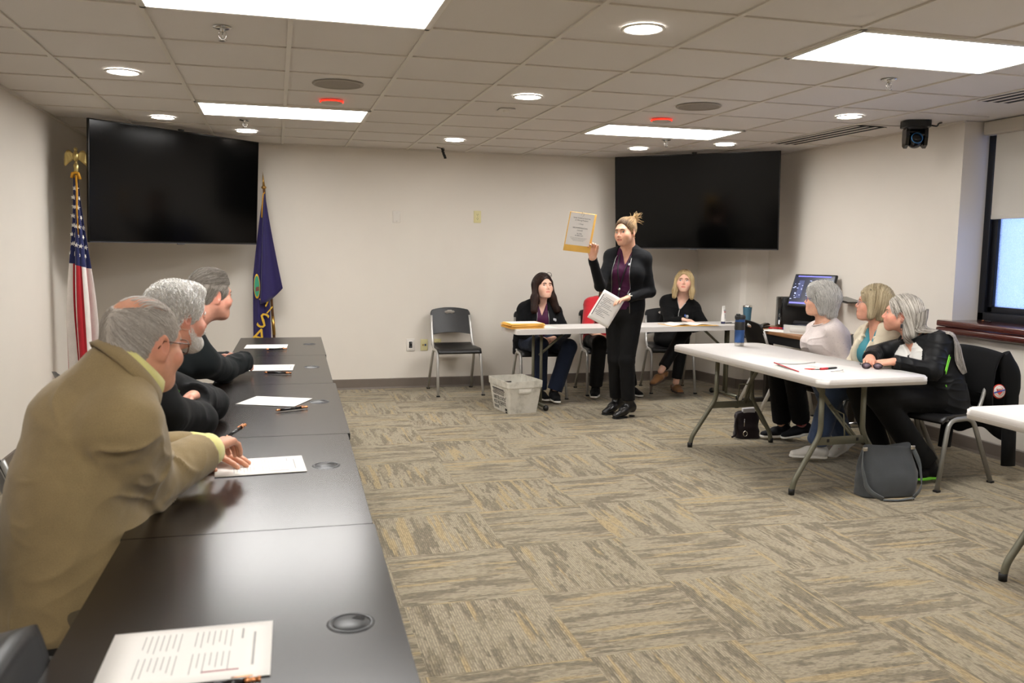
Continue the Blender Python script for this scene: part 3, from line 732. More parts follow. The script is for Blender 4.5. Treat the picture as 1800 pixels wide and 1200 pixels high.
def build_body(name, label, k, skin, hands, fem=True, h=.012, hh=.0026, headkw=None, lip=(.76, .44, .46), rosy=.10, group=None, nohead=False, handh=.0028, noLegs=False, cat='person', tint_fn=None):
    pr = torso(k, -.010)
    for q in k.arm:
        S, (E, W) = k.sh[q], k.arm[q]; pr += [cap(S, E, .046, .038, .03), cap(E, W, .037, .0255, .02)]
    for q in k.leg:
        Kn, An = k.leg[q]; pr += [cap(k.hip[q], Kn, .075, .05, .04), cap(Kn, An, .048, .032, .02)]
    k.face = head_prims(k, **(headkw or {})); pr += k.face
    Vx, Q = net(pr, h, [(k.hc + k.hM @ A_([0, .01, -.005]), A_([.118] * 3) * k.hs, hh)])
    Vx = relax(Vx, Q, 1, .35)
    HV, HQ, off = [Vx], [Q], len(Vx)
    for side, kw in hands.items():
        pp, kn = hand_prims(k.arm[side][1], side=side, **kw); pp.append(cap(k.arm[side][1] - nrm(k.arm[side][1] - k.arm[side][0]) * .05, k.arm[side][1], .026, .022, .016))
        v, f = net(pp, handh); v = relax(v, f, 1, .3); HV.append(v); HQ.append(f + off); off += len(v)
    Vx = np.concatenate(HV); Q = np.concatenate(HQ)
    l = ((Vx - k.hc) @ k.hM) / k.hs; T = np.ones((len(Vx), 3)); x, y, z = l.T
    inh = (np.abs(x) < .1) & (y > -.14) & (y < .14) & (z > -.13) & (z < .14)
    lz = -.0628 + .0012 * np.cos(x * 120); w = .0125 * np.clip(1 - (x / .0245) ** 2, 0, 1) ** .6
    lm = inh & (y > .07) & (z < lz + w * .78) & (z > lz - w * .92) & (np.abs(x) < .024)
    ck = np.exp(-(((np.abs(x) - .042) / .02) ** 2 + ((z + .028) / .022) ** 2)) * (y > .03) * inh
    ns = np.exp(-((x / .016) ** 2 + ((z + .026) / .018) ** 2)) * (y > .09) * inh; er = np.exp(-((z + .005) / .04) ** 2) * (np.abs(x) > .07) * inh
    red = rosy * (ck + .8 * ns + .9 * er); T *= np.stack([1 - .1 * red, 1 - 1.2 * red, 1 - 1.2 * red], 1)
    T[lm] = lip
    sock = np.exp(-(((np.abs(x) - .033) / .016) ** 2 + ((z - .004) / .010) ** 2)) * (y > .06) * inh
    T *= np.stack([1 - .10 * sock, 1 - .17 * sock, 1 - .16 * sock], 1)
    if tint_fn: T *= tint_fn(l, inh)
    ground = bpy.data.objects.new('tmp', None); org = Vector((k.P[0], k.P[1], 0))
    ground.location = org; o = raw(name, Vx, Q, skin, ground, attr=T); o.parent = None; o.location = org; bpy.data.objects.remove(ground)
    tag(o, label, cat, group); return o
M_eyew = mat('eye_white', 'd9d4cf', .25); M_pup = mat('pupil', '0a0808', .1)
def eyes(k, root, iris='4a3a28', gaze=(0, 1, 0), openz=.0062, lash='1c1410', brow=None, browt=.0028, browlift=0., lashr=.0011):
    gz = nrm(gaze); mi_ = mat('iris_' + iris, iris, .2)
    for s in (1, -1):
        c = A_([s * .032, .0745, .002]); r = .01415; P, I = [], []; na, nb = 20, 12
        def al(u): return openz * (1 - abs(u) ** 2.4) * (1.05 if u * s < 0 else .95)
        for i in range(na + 1):
            u = -1 + 2 * i / na; P.append([])
            for j in range(nb + 1):
                v = -1 + 2 * j / nb; z = v * al(u) - .0008 * (v < 0) * 0; x = u * .0126
                y = math.sqrt(max(r * r - x * x - z * z, 1e-8)); P[-1].append(c + A_([x, y, z]))
        Vv = [[Vector(toW(k, q)) for q in row] for row in P]
        def mf(i, j):
            q = nrm((P[i][j] + P[i + 1][j + 1]) / 2 - c); a = math.acos(max(-1, min(1, q @ gz))); return 2 if a < .20 else (1 if a < .44 else 0)
        B = BM(); grid(B, Vv, mfun=mf); e = obj('eye', shift(B, root), [M_eyew, mi_, M_pup], root)
        B = BM(); tube(B, [toW(k, c + (P[i][nb] - c) * 1.03) for i in range(na + 1)], [lashr * (.5 + .8 * math.sin(PI * i / na)) for i in range(na + 1)], 5)
        obj('eyelash', shift(B, e), mat('lash_' + lash, lash, .6), e)
        if brow:
            pts = []
            for t in np.linspace(0, 1, 9):
                q = A_([s * (.013 + .034 * t), .125, .0185 + browlift + .0065 * math.sin(PI * min(1, t * .95)) - .004 * t])
                for _ in range(40):
                    e = sdf(k.face, toW(k, q)[None])[0]
                    if e < .0002: break
                    q[1] -= e * .7
                q[1] += .0004; pts.append(toW(k, q))
            B = BM(); tube(B, pts, [browt * (.75 + .6 * math.sin(PI * (.15 + .75 * t))) * (1 if t < .9 else .5) for t in np.linspace(0, 1, 9)], 6, sx=1.2, sy=.8); obj('eyebrow', shift(B, root), mat('brow_' + brow, brow, .8), root)
def glasses(k, name, cat_parent, col='2a2420', lens=None, metal=0., w=.026, hgt=.017, r=.0013, own=None, temples=True):
    """spectacles worn on the face: rims, bridge, temples"""
    B = BM()
    for s in (1, -1):
        pts = [toW(k, (s * .034 + w * math.copysign(abs(math.cos(a)) ** .7, math.cos(a)), .103 - .008 * abs(math.cos(a)) * (1 if math.cos(a) * s > 0 else .2), -.003 + hgt * math.copysign(abs(math.sin(a)) ** .8, math.sin(a)))) for a in np.linspace(0, 2 * PI, 25)[:-1]]
        tube(B, pts, r, 5, closed=True)
        if temples: tube(B, [toW(k, p) for p in ((s * .060, .096, .004), (s * .074, .085, .006), (s * .080, .03, .006), (s * .082, -.012, .008), (s * .081, -.028, -.012))], r * 1.1, 5)
    tube(B, [toW(k, p) for p in ((-.009, .105, .0), (0, .109, .003), (.009, .105, .0))], r, 5)
    o = obj(name, shift(B, cat_parent), mat('frame_' + col, col, .3, metal), cat_parent)
    if lens:
        B = BM()
        for s in (1, -1):
            c = B.verts.new(toW(k, (s * .034, .1035, -.003))); ring = [B.verts.new(toW(k, (s * .034 + w * math.copysign(abs(math.cos(a)) ** .7, math.cos(a)), .103 - .008 * abs(math.cos(a)) * (1 if math.cos(a) * s > 0 else .2), -.003 + hgt * math.copysign(abs(math.sin(a)) ** .8, math.sin(a))))) for a in np.linspace(0, 2 * PI, 25)[:-1]]
            for i in range(24): B.faces.new((c, ring[i], ring[(i + 1) % 24]))
        obj('lenses', shift(B, o), lens, o)
    return o
def garment(name, prims, m, parent, h=.0075, amp=.004, sc=(9, 9, 22), seed=0, smooth=1, fine=(), mi=None, holes=None, warp=.6, ampf=None):
    g = lambda p, a: getattr(p, a, False)      # the opening is cut before the sleeves are added
    prims = [p for p in prims if p.op == 'u' and not g(p, 'sl')] + [p for p in prims if g(p, 'wg')] + [p for p in prims if g(p, 'sl')] + [p for p in prims if p.op != 'u' and not g(p, 'wg')]
    Vx, Q = net(prims, h, fine); Vx = relax(Vx, Q, smooth, .4)
    if amp:
        d = folds(Vx, amp, sc, seed, warp)
        if ampf is not None: d *= ampf(Vx)
        Vx = Vx + vnormals(Vx, Q) * d[:, None]
    return raw(name, Vx, Q, m, parent, mi=mi(Vx, Q) if mi else None)
def wedge(k, wt, wb, s0, s1=1.25, depth=-.02, off=0., op='s', kk=.003):
    """front opening of a jacket or a neckline: half widths wt at the neck and wb at height fraction s0"""
    s, f, r = k.s, k.f, k.r; T, Bt = k.N + r * off, k.P + s * k.L * s0 + r * off; pl = [(k.P + f * depth, -f), (Bt, -s), (k.P + s * k.L * s1, s)]
    for sg in (1, -1):
        a, b = T + r * sg * wt, Bt + r * sg * wb; dd = nrm(a - b); n = r * sg; n = nrm(n - dd * (n @ dd)); pl.append((b, n))
    c = (T + Bt) / 2; w = planes(pl, c - .5, c + .5, op, kk); w.wg = True; return w
def trousers(k, parent, m, name='trousers', o=.008, rk=.066, ra=.052, rh=.088, amp=.004, seed=1, end=.98, h=.008, hem=None, sc=(10, 10, 16)):
    pr = [p for p in torso(k, o, shoulders=False)[:1]]
    for q in k.leg:
        Kn, An = k.leg[q]; d = nrm(An - Kn); e = Kn + (An - Kn) * end
        pr += [cap(k.hip[q], Kn, rh + o, rk + o, .035), cap(Kn, e + d * .02, rk + o, ra + o, .02, clip=[(e, d)])]
    return garment(name, pr, m, parent, h, amp, sc, seed)
def shoe(parent, An, toe, m_up, m_sole, L=.265, up=(0, 0, 1), name='shoe', wid=.048, heel=0., tall=.0, clog=False, ground=True, sole_t=.024, extra=None):
    """An = ankle; toe = direction of the foot; returns the shoe with its sole"""
    t = nrm(toe); u = A_(up, float); u = nrm(u - t * (u @ t)); w = np.cross(t, u); Rm = np.stack([w, t, u], 1)
    b = A_(An, float) - u * (.085 + heel)        # sole centre under the ankle
    if ground: b[2] = max(b[2], .004)
    fwd = lambda y, z, x=0.: b + t * y * (L / .265) + u * z + w * x
    base = (b + u * .002, -u)
    pr = [cap(fwd(-.045, .045 + heel), fwd(.05, .040 + heel * .6), .040, .036, .02, clip=[base]), cap(fwd(.05, .036 + heel * .5), fwd(.150, .020), .036, .025, .03, wide=(w, wid / .036), clip=[base]), ell(fwd(-.045, .04 + heel), (.036, .034, .045), Rm, .02, clip=[base])]
    if tall: pr.append(cap(fwd(-.01, .06 + heel), A_(An, float) + (u * tall), .043, .047, .03))
    elif not clog: pr.append(cap(fwd(-.012, .06 + heel), fwd(-.012, .085 + heel), .042, .040, .02))
    pr.append(planes([(b + u * .002, u)], b - .4, b + .4, 's', .002))
    if clog: pr.append(planes([(fwd(-.0, .062), -u), (fwd(.055, .05), t)], b - .3, b + .3, 's', .01))
    if heel: pr.append(planes([(fwd(.02, 0), t), (fwd(.0, .0) + u * (heel * .95), u)], b - .3, b + .3, 's', .004))
    o = garment(name, pr, m_up, parent, .0048, 0)
    sp = [cap(fwd(-.042, .0), fwd(.045, .0), .039, .036, .02), cap(fwd(.045, 0), fwd(.150, 0), .038, .030, .03, wide=(w, wid / .038))]
    if heel:
        sp = [cap(fwd(.05, .0), fwd(.150, 0), .034, .029, .03, wide=(w, wid / .036)), planes([(b + u * .009, -u)], b - .4, b + .4), planes([(b - u * .0, u)], b - .4, b + .4), cap(fwd(-.048, 0), fwd(-.05, heel), .026, .033, .004, clip=[(b, -u), (b + u * heel, u)])]
    else: sp += [planes([(b + u * sole_t, -u)], b - .4, b + .4), planes([(b, u)], b - .4, b + .4)]
    garment('sole', sp, m_sole, o, .0042, 0, smooth=0)
    return o
def strands(name, prims, k, n, flow, m, parent, start, steps=14, step=.012, r=.0009, lift=(.001, .006), curl=0., keep=None, seed=0, base=True, h=.005, tone=(0, 1), hbase=None, tone_fn=None):
    """hair: a soft base mesh on the hair volume plus strands that follow its surface along flow (head coordinates)"""
    g = np.random.default_rng(seed + 11); W = [loc(p, k) for p in prims] if k is not None else prims
    Vx, Q = net(W, h); Vx = relax(Vx, Q, 1, .4); l = ((Vx - k.hc) @ k.hM) / k.hs
    ok = start(l); cand = np.where(ok)[0]; ch = g.choice(cand, n); P = Vx[ch] + g.normal(0, .004, (n, 3))
    of = g.uniform(lift[0], lift[1], n); path = []; ph = g.uniform(0, 6.28, n); fr = g.uniform(.7, 1.3, n); alive = np.full(n, steps)
    for i in range(steps):
        d = sdf(W, P); N = sgrad(W, P); P = P + N * np.clip(of - d, -.02, .02)[:, None]
        Pc = P
        if curl:
            D0 = (flow(((P - k.hc) @ k.hM) / k.hs, g) @ k.hM.T); T = np.cross(N, D0); T /= np.linalg.norm(T, axis=1, keepdims=True) + 1e-9
            a = ph + i * fr * 1.1; Pc = P + T * (np.sin(a) * curl)[:, None] + N * ((np.cos(a) * .6 + .5) * curl)[:, None]
        path.append(Pc)
        D = flow(((P - k.hc) @ k.hM) / k.hs, g) @ k.hM.T; D = D - N * (D * N).sum(1, keepdims=True); D /= np.linalg.norm(D, axis=1, keepdims=True) + 1e-9
        P = P + D * step
        if keep is not None: alive = np.minimum(alive, np.where(keep(((P - k.hc) @ k.hM) / k.hs), steps, i + 1))
    path = np.stack(path, 1)                       # n, steps, 3
    ii = np.minimum(np.arange(steps)[None, :], np.maximum(alive[:, None] - 1, 1)); path = np.take_along_axis(path, ii[:, :, None], 1)
    tg = np.gradient(path, axis=1) + 1e-7; tg /= np.linalg.norm(tg, axis=2, keepdims=True) + 1e-9
    u = np.cross(tg, np.array([.31, .52, .79])); u /= np.linalg.norm(u, axis=2, keepdims=True) + 1e-9; w = np.cross(tg, u)
    rr = r * g.uniform(.7, 1.4, n)[:, None] * np.linspace(1.1, .35, steps)[None, :]
    ring = np.stack([path + (u * math.cos(a) + w * math.sin(a)) * rr[:, :, None] for a in (0, 2.094, 4.189)], 2)   # n, steps, 3, 3
    idx = np.arange(n * steps * 3).reshape(n, steps, 3); F = []
    for e in range(3): F.append(np.stack([idx[:, :-1, e], idx[:, :-1, (e + 1) % 3], idx[:, 1:, (e + 1) % 3], idx[:, 1:, e]], -1).reshape(-1, 4))
    F = np.concatenate(F); SV = ring.reshape(-1, 3); t0 = np.repeat(np.clip(g.uniform(*tone, n), 0, 1), steps * 3)
    if tone_fn is not None: t0 = np.clip(t0 + tone_fn(((np.repeat(path[:, 0], steps * 3, 0) - k.hc) @ k.hM) / k.hs, ((SV - k.hc) @ k.hM) / k.hs), 0, 1)
    if base:
        bt = np.clip((tone[0] + tone[1]) / 2 - .12 + .25 * vnoise(l * 60, 3), 0, 1)
        if tone_fn is not None: bt = np.clip(bt + tone_fn(l, l), 0, 1)
        SVa = np.concatenate([Vx, SV]); Fa = np.concatenate([Q, F + len(Vx)]); T = np.concatenate([bt, t0])
    else: SVa, Fa, T = SV, F, t0
    return raw(name, SVa, Fa, m, parent, attr=np.repeat(T[:, None], 3, 1))
def collar(k, name, m, parent, rl=.075, rf=.07, h=.035, flare=.01, gap=20, c=None, tilt=12, thick=.004, drop=.0, fold=0., n=36, up0=0.):
    """stand or turned-down collar round the neck, open at the front by gap degrees each side"""
    c = k.N + k.f * .012 + k.s * up0 if c is None else c; s, f, r = k.s, k.f, k.r; P = []
    nz = nrm(s * math.cos(R(tilt)) + f * math.sin(R(tilt))); ff = nrm(f - nz * (f @ nz))
    for i in range(n + 1):
        a = R(gap) + (2 * PI - 2 * R(gap)) * i / n; e = ff * math.cos(a) * rf + r * math.sin(a) * rl; row = []
        fd = abs(math.cos(a / 2)) ** 3                   # 1 at the front
        b = c + e * 1.0 - nz * (drop * fd)
        row += [b, b + nz * h * .6 + nrm(e) * flare * .2, b + nz * h + nrm(e) * flare]
        if fold: row += [b + nz * (h * 1.02) + nrm(e) * (flare + .005), b + nz * (h - fold * .5) + nrm(e) * (flare + .014), b + nz * (h - fold * (1 + .5 * fd)) + nrm(e) * (flare + .022)]
        P.append([Vector(q) for q in row])
    B = BM(); grid(B, P, thick=thick); return obj(name, shift(B, parent), m, parent)
def cuff(k, q, name, m, parent, end=1., r=.036, w=.02, o=.0):
    E, W = k.arm[q]; d = nrm(W - E); c = E + (W - E) * end; B = BM(); tube(B, [c - d * .012, c + d * w], [r + o, r + o - .001], 20, caps=True); return obj(name, shift(B, parent), m, parent)
def seam_line(B, pts, r=.002, n=5, mi=0): tube(B, pts, r, n, mi)
def on_front(k, prims, lat_, t, out=.003):
    """a point on the front of a garment: lateral offset and height fraction"""
    p = k.P + k.s * k.L * t + k.r * lat_ + k.f * .30; out += .0015
    for _ in range(60):
        e = sdf(prims, p[None])[0]
        if e < .0004 or (p - k.P) @ k.f < -.05: break
        p = p - k.f * e * .8
    return p + k.f * out
def badge(k, prims, lat_, t, w, hgt, name, m, parent, drawfn):
    """small embroidered mark lying on the garment"""
    p = on_front(k, prims, lat_, t, .006); n = sgrad(prims, p[None])[0]; x = nrm(-k.r - n * (-k.r @ n)); y = np.cross(n, x)
    B = BM(); M = basis(x, y, n, p); drawfn(B, M); return obj(name, shift(B, parent), m, parent)
def hem_cut(k, t, box_=.6): c = k.P + k.s * (k.L * t); return planes([(c, k.s)], c - box_, c + box_)
def neck_cut(k, t=.03): c = k.N + k.s * t; return planes([(c, -k.s)], c - .3, c + .3)
def zip_edges(k, prims, wt, wb, t0, t1, off, parent, m, r=.0024):
    B = BM()
    for sg in (-1, 1): tube(B, [on_front(k, prims, sg * (wt + (wb - wt) * (1 - t)) + off, t, .001) for t in np.linspace(t1, t0, 12)], r, 5)
    return obj('zipper', shift(B, parent), m, parent)
def cap_hair(o=0., top=0.): return ell((0, -.016, .034), (.0785 + o, .100 + o, .088 + o + top), k=.02)
FACE = lambda yy=.085, r=(.064, .075, .088), z=-.028: ell((0, yy, z), r, k=.012, op='s')
def flowS(part=0., dn=1.1):
    def f(l, g):
        x = l[:, 0] - part; t = np.clip((l[:, 2] - .02) / .09, 0, 1)
        return np.stack([np.sign(x) * (.25 + t), .12 * t * np.sign(l[:, 1]), -dn * np.ones(len(l)) * (1.15 - t)], 1)
    return f
# ---- the standing woman
M_skin = skin_mat('skin_fair', 'd9a98f'); M_skin2 = skin_mat('skin_ruddy', 'cf9880'); M_skin3 = skin_mat('skin_light', 'deb39d')
M_knit = cloth_mat('black_knit', '0c0d10', .9, 300, sheen=.03); M_blkc = cloth_mat('black_cotton', '09090a', .85, 500, sheen=.03); M_plum = cloth_mat('plum_cloth', '451339', .6, 500, sheen=.12)
M_slack = cloth_mat('black_slacks', '0b0b0c', .75, 600, sheen=.02); M_leather = mat('black_leather', '111112', .3, spec=.6, bump=.15, bscale=120); M_sole = mat('black_rubber', '0d0d0d', .7)
M_zip = mat('zipper_metal', 'a9a9a6', .35, .9)
def logo_white(B, M, w=.05):
    box(B, (-w * .36, 0, .001), (w * .22, w * .42, .002), mi=1); prism(B, [(-w * .22, 0), (-w * .1, w * .22), (w * .02, w * .1), (w * .16, w * .24), (w * .34, w * .02)], 0, .002, mi=0); box(B, (w * .08, -w * .12, .001), (w * .52, w * .1, .002), mi=0); box(B, (w * .05, -w * .27, .001), (w * .4, w * .07, .002), mi=0)
    B.transform(M)
M_lgw = mat('logo_white', 'd6d6da', .7); M_lgb = mat('logo_blue', '3350a0', .7)
k = skeleton((2.93, 6.96, .92), (2.955, 6.95, 1.445), 236, (2.895, 6.885, 1.612), 214, 4, -3, sw=.142, shdrop=.058, hip_hd=222, g=.98, lat=.98,
             arms={'R': ((2.665, 6.86, 1.15), (2.515, 6.66, 1.385)), 'L': ((3.125, 6.845, 1.10), (2.862, 6.715, 1.055))},
             legs={'R': ((2.875, 6.985, .50), (2.925, 7.06, .125)), 'L': ((2.935, 6.87, .50), (2.955, 6.865, .125))}, hipw=.085)
root = build_body('person', 'standing woman in black cardigan and plum shirt holding up an envelope', k, M_skin,
    {'R': dict(d=(-.10, -.05, 1), n=(-.35, -.9, .1), curl=(38, 40, 20), thumb=(.8, .3, .55), s=.98), 'L': dict(d=(-.93, -.30, -.16), n=(-.1, -.25, -1), curl=(14, 18, 12), thumb=(.9, .2, .4), s=.96)}, headkw=dict(nose=.82, jaw=.93), rosy=.12)
F_root = root
eyes(k, root, '5a6a72', (-.35, 1, .0), .0066, brow='4a3424', browlift=.002, browt=.0025, lashr=.0016)
B = BM(); box(B, (0, 0, 0), (.020, .004, .0035), bev=.0015); B.transform(Matrix.Translation(toW(k, (0, .0965, -.0628))) @ Matrix(k.hM.tolist()).to_4x4()); obj('teeth', shift(B, root), mat('teeth', 'e2dcd4', .3), root)
# shirt, cardigan, trousers, boots
sh = torso(k, .003, bust=.62) + [planes([(k.N + k.s * .03, -k.s)], k.N - .4, k.N + .4)] + [wedge(k, .040, .002, .78, 1.2, .03)]
shirt = garment('blouse', sh, M_plum, root, .006, .004, seed=3)
cd_p = torso(k, .015, bust=.62) + sleeve(k, 'R', .004, .052, .043) + sleeve(k, 'L', .004, .052, .043) + [wedge(k, .062, .098, -.2, 1.3, .0, off=.018)] + [None]
cd_p[-1] = planes([(k.P - k.s * .045, k.s)], k.P - .5, k.P + .5)
card = garment('cardigan', cd_p, M_knit, root, .006, .0045, seed=5)
B = BM()
for sg in (-1, 1):
    pts = [k.N + k.f * .03 + k.r * sg * .058 + k.s * .015] + [on_front(k, cd_p, sg * (.062 + .036 * (1 - t) / 1.2 + .003) + .018, t, .001) for t in np.linspace(.88, .0, 12)]
    tube(B, pts, .0022, 5)
obj('zipper', shift(B, card), M_zip, card)
trousers(k, root, M_slack, rk=.060, ra=.052, rh=.086, amp=.004, seed=8, end=.93)
for q, toe in (('L', (-.95, -.30, 0)), ('R', (-.92, -.38, 0))): shoe(root, k.leg[q][1] + A_([0, 0, 0.]), toe, M_leather, M_sole, L=.25, heel=.04, tall=.08, name='boot', wid=.042)
# hair swept up into a loose knot
hp = [ell((0, -.016, .034), (.082, .103, .092), k=.02), ell((.0, -.095, .085), (.042, .04, .042), k=.03), ell((.01, -.13, .10), (.022, .02, .025), k=.02),
      ell((0, .086, -.018), (.066, .074, .094), k=.012, op='s'), ell((0, .0, -.10), (.09, .085, .075), k=.02, op='s')]
M_hF = hair_mat('dark_blond_hair', ['4a3622', '8a6b47', 'b89a6c'])
def flowF(l, g): t = A_([0, -.11, .09]); d = t - l; d = d / (np.linalg.norm(d, axis=1, keepdims=True) + 1e-6); return d + np.stack([0 * l[:, 0], 0 * l[:, 0], .35 * (l[:, 1] > .02)], 1)
hair = strands('hair', hp, k, 3600, flowF, M_hF, root, lambda l: l[:, 2] > -.06, 11, .013, .0009, (.0, .004), seed=4, tone_fn=lambda r_, p: -.45 * np.clip((p[:, 1] - .015) / .05, 0, 1) - .2 * (p[:, 2] < -.01))
g_ = np.random.default_rng(3); B = BM()
for i in range(46):
    a, b = g_.uniform(0, 6.28), g_.uniform(-.6, 1.2); c = A_([0, -.115, .09]); d = A_([math.cos(a) * math.cos(b), -abs(math.sin(a)) * .6 - .3, math.sin(b)]); q = c + d * .03
    tube(B, [toW(k, q), toW(k, q + d * .03 + A_([0, 0, .006])), toW(k, q + d * .05 + g_.normal(0, .012, 3))], [.0016, .0013, .0006], 4)
for s, y0 in ((1, .085),): tube(B, [toW(k, (s * .064, y0 - .045, .045)), toW(k, (s * .0735, y0 - .035, .0)), toW(k, (s * .070, y0 - .03, -.04)), toW(k, (s * .064, y0 - .03, -.07))], [.0022, .002, .0014, .0006], 5)
obj('loose_strands', shift(B, hair), mat('strand_blond', '9a7c52', .5), hair)
for s in (1, -1): B = BM(); tube(B, [toW(k, (s * .082 + .012 * math.sin(a) * s * .3, -.010 + .012 * math.sin(a), -.047 + .012 * math.cos(a))) for a in np.linspace(0, 2 * PI, 14)[:-1]], .0014, 5, closed=True); obj('earring', shift(B, root), mat('gold', 'c9a050', .25, 1.), root)
# lanyard with keys, watch, ring
B = BM(); lan = []
for sg in (-1, 1):
    pts = [k.N - k.f * .02 + k.r * sg * .052 + k.s * .035, k.N + k.f * .055 + k.r * sg * .058 + k.s * .012] + [on_front(k, sh, sg * .05 * (1 - u) + .018 * u + .010, .90 - .52 * u, .009) for u in np.linspace(.12, 1, 10)]
    tube(B, pts, .0055, 6)
ly = obj('lanyard', shift(B, root), mat('lanyard_black', '16161a', .6, bump=.2), root)
pe = on_front(k, sh, .028, .38, .010)
B = BM(); T = BM(); bmesh.ops.create_uvsphere(T, u_segments=14, v_segments=10, radius=.013); T.transform(Matrix.Translation(pe)); join(B, T, 0, True); T.free(); obj('reel', shift(B, ly), mat('reel_chrome', 'd0d0d0', .2, .8), ly)
B = BM(); tube(B, [pe, pe + A_([-.012, -.004, -.06]), pe + A_([-.026, -.006, -.11])], .007, 6, sx=1, sy=.6)
for i in range(5):
    d = A_([-.026 + .009 * (i - 2), -.010, -.12]); box(B, pe + d - A_([0, .002 * i, .028]), (.011, .002, .055), rot=(0, R(8 * (i - 2)), 0), bev=.0008, mi=1)
box(B, pe + A_([-.03, .002, -.155]), (.045, .003, .07), rot=(0, R(12), 0), bev=.001, mi=2)
obj('keys', shift(B, ly), [mat('key_strap', '1a1a1c', .6), mat('key_metal', 'b9b4a4', .25, 1.), mat('badge_card', '6d6a52', .4)], ly)
wr = k.arm['L'][1]; dW = nrm(wr - k.arm['L'][0]); B = BM(); c = wr - dW * .012; tube(B, [c - dW * .010, c + dW * .010], .0295, 20); tb = nrm(np.cross(dW, [0, 0, 1])); up_ = nrm(A_([-.2, -.75, .65]) - dW * (dW @ A_([-.2, -.75, .65])))
wt = obj('wristwatch', shift(B, root), mat('watch_strap', 'b9b39f', .35, .6), root)
B = BM(); lathe(B, [(0, .006), (.016, .006), (.018, 0), (.017, -.006)], n=20, M=basis(nrm(np.cross(up_, dW)), dW, up_, c + up_ * .030)); obj('watch_face', shift(B, wt), mat('watch_face', 'e6e1d4', .2), wt)
# logo on the shirt
badge(k, sh, -.040, .80, .05, .03, 'logo', [M_lgw, M_lgb], shirt, lambda B, M: logo_white(B, M, .045))
# what she holds: an envelope with a sheet clipped to it, and a page
M_paper = mat('paper_white', 'e8e4de', .7); M_kraft = mat('kraft_envelope', 'efbd5c', .65, var=.06); M_ink = mat('ink', '2c2c30', .8); M_ink2 = mat('ink_grey', '8d8b88', .8)
ex = nrm(A_([.224, .0, -.022])); eu = nrm(A_([.048, -.02, .31])); ez = nrm(np.cross(ex, eu)); ctr = A_([2.392, 6.635, 1.595])
en = thing('envelope', 'yellow kraft envelope with a printed sheet clipped on, held up by the standing woman', 'envelope', tuple(ctr)); Me = basis(ex, eu, ez)
B = BM(); box(B, (0, 0, 0), (.232, .318, .005), bev=.002); B.transform(Me); obj('kraft_sleeve', B, M_kraft, en)
B = BM(); box(B, (-.006, .024, .0040), (.206, .262, .0016)); B.transform(Me); sheet = obj('sheet', B, M_paper, en)
B = BM()
for s_, z_, y_ in (('Voter Voted at Incorrect', .0145, .115), ('or Wrong Precinct', .0145, .096), ('1 Total', .0135, .066), ('RECOMMENDATION:', .0135, .034), ('COUNT', .0135, .014), ('25-2706', .013, -.012), ('25-00021473', .013, -.028)):
    text(B, s_, z_, Me @ Matrix.Translation((-.006, y_, .0050)))
T = BM()
for j in range(4): box(T, (-.006, -.046 - .008 * j, .0050), (.15 - .02 * j, .0011, .0004))
T.transform(Me); join(B, T, 0, False); T.free()
obj('printed_text', B, M_ink, sheet)
B = BM(); tube(B, [Me @ Vector(p) for p in ((-.014, .166, .007), (-.014, .135, .007), (-.006, .130, .007), (.002, .135, .007), (.002, .162, .007), (-.006, .168, .0065), (-.011, .162, .006), (-.011, .14, .006))], .0009, 5); obj('paper_clip', B, M_chrome, en)
ex = nrm(A_([.186, .02, -.096])); eu = nrm(A_([.137, .03, .196])); ez = nrm(np.cross(ex, eu)); ctr = A_([2.650, 6.675, .967])
en = thing('paper_sheet', 'white printed page hanging from the lower hand of the standing woman', 'paper', tuple(ctr)); Me = basis(ex, eu, ez)
B = BM(); P = [[Me @ Vector((-.108 + .216 * i / 8, -.14 + .28 * j / 10, .006 * math.sin(i / 8 * PI))) for j in range(11)] for i in range(9)]; grid(B, P, thick=.0008); obj('page', B, M_paper, en)
B = BM(); g_ = np.random.default_rng(9)
for j in range(13):
    L = .12 * g_.uniform(.5, 1) if j not in (3, 7) else .03; box(B, (-.08 + L / 2 + (.0 if j % 3 else .02), .085 - .0135 * j, .0072), (L, .0026, .0004))
box(B, (-.09, -.0, .0030), (.006, .2, .0006)); B.transform(Me); obj('text_lines', B, M_ink, en)
# ---- the seated women behind the far table
M_jean = cloth_mat('dark_denim', '1a2234', .85, 700, var=.18, sheen=.05); M_jean2 = cloth_mat('blue_denim', '3a4a68', .85, 700, var=.2)
M_red = cloth_mat('red_cloth', 'b5202a', .75, 500); M_suede = cloth_mat('brown_suede', '6d4a2a', .9, 300, var=.12); M_fleece = cloth_mat('black_fleece', '0b0b0c', .95, 250, sheen=.03)
M_wsole = mat('white_rubber', 'd8d5cf', .6); M_canvas = cloth_mat('black_canvas', '0d0d0f', .8, 500, sheen=.02); M_legg = cloth_mat('black_leggings', '08080a', .7, 600, sheen=.02)
# woman with long dark hair
k = skeleton((2.50, 8.22, .53), (2.525, 8.12, .915), 268, (2.528, 8.045, 1.10), 281, -4, 0, sw=.155, shdrop=.065, g=1.12, lat=1.0,
             arms={'R': ((2.29, 8.06, .635), (2.425, 7.88, .60)), 'L': ((2.765, 8.02, .635), (2.60, 7.87, .595))},
             legs={'R': ((2.41, 7.73, .55), (2.43, 7.80, .11)), 'L': ((2.685, 7.69, .53), (2.545, 7.69, .11))})
root = build_body('person', 'seated woman with long dark hair, plum shirt and open black cardigan', k, M_skin3,
    {'R': dict(d=(.75, -.45, -.15), n=(.1, .3, -1), curl=(35, 40, 20), s=.95), 'L': dict(d=(-.75, -.45, -.1), n=(.1, .5, -1), curl=(35, 40, 20), s=.95)}, headkw=dict(nose=.84, full=.6, chin2=.5, jaw=.94), rosy=.10, lip=(.78, .46, .48))
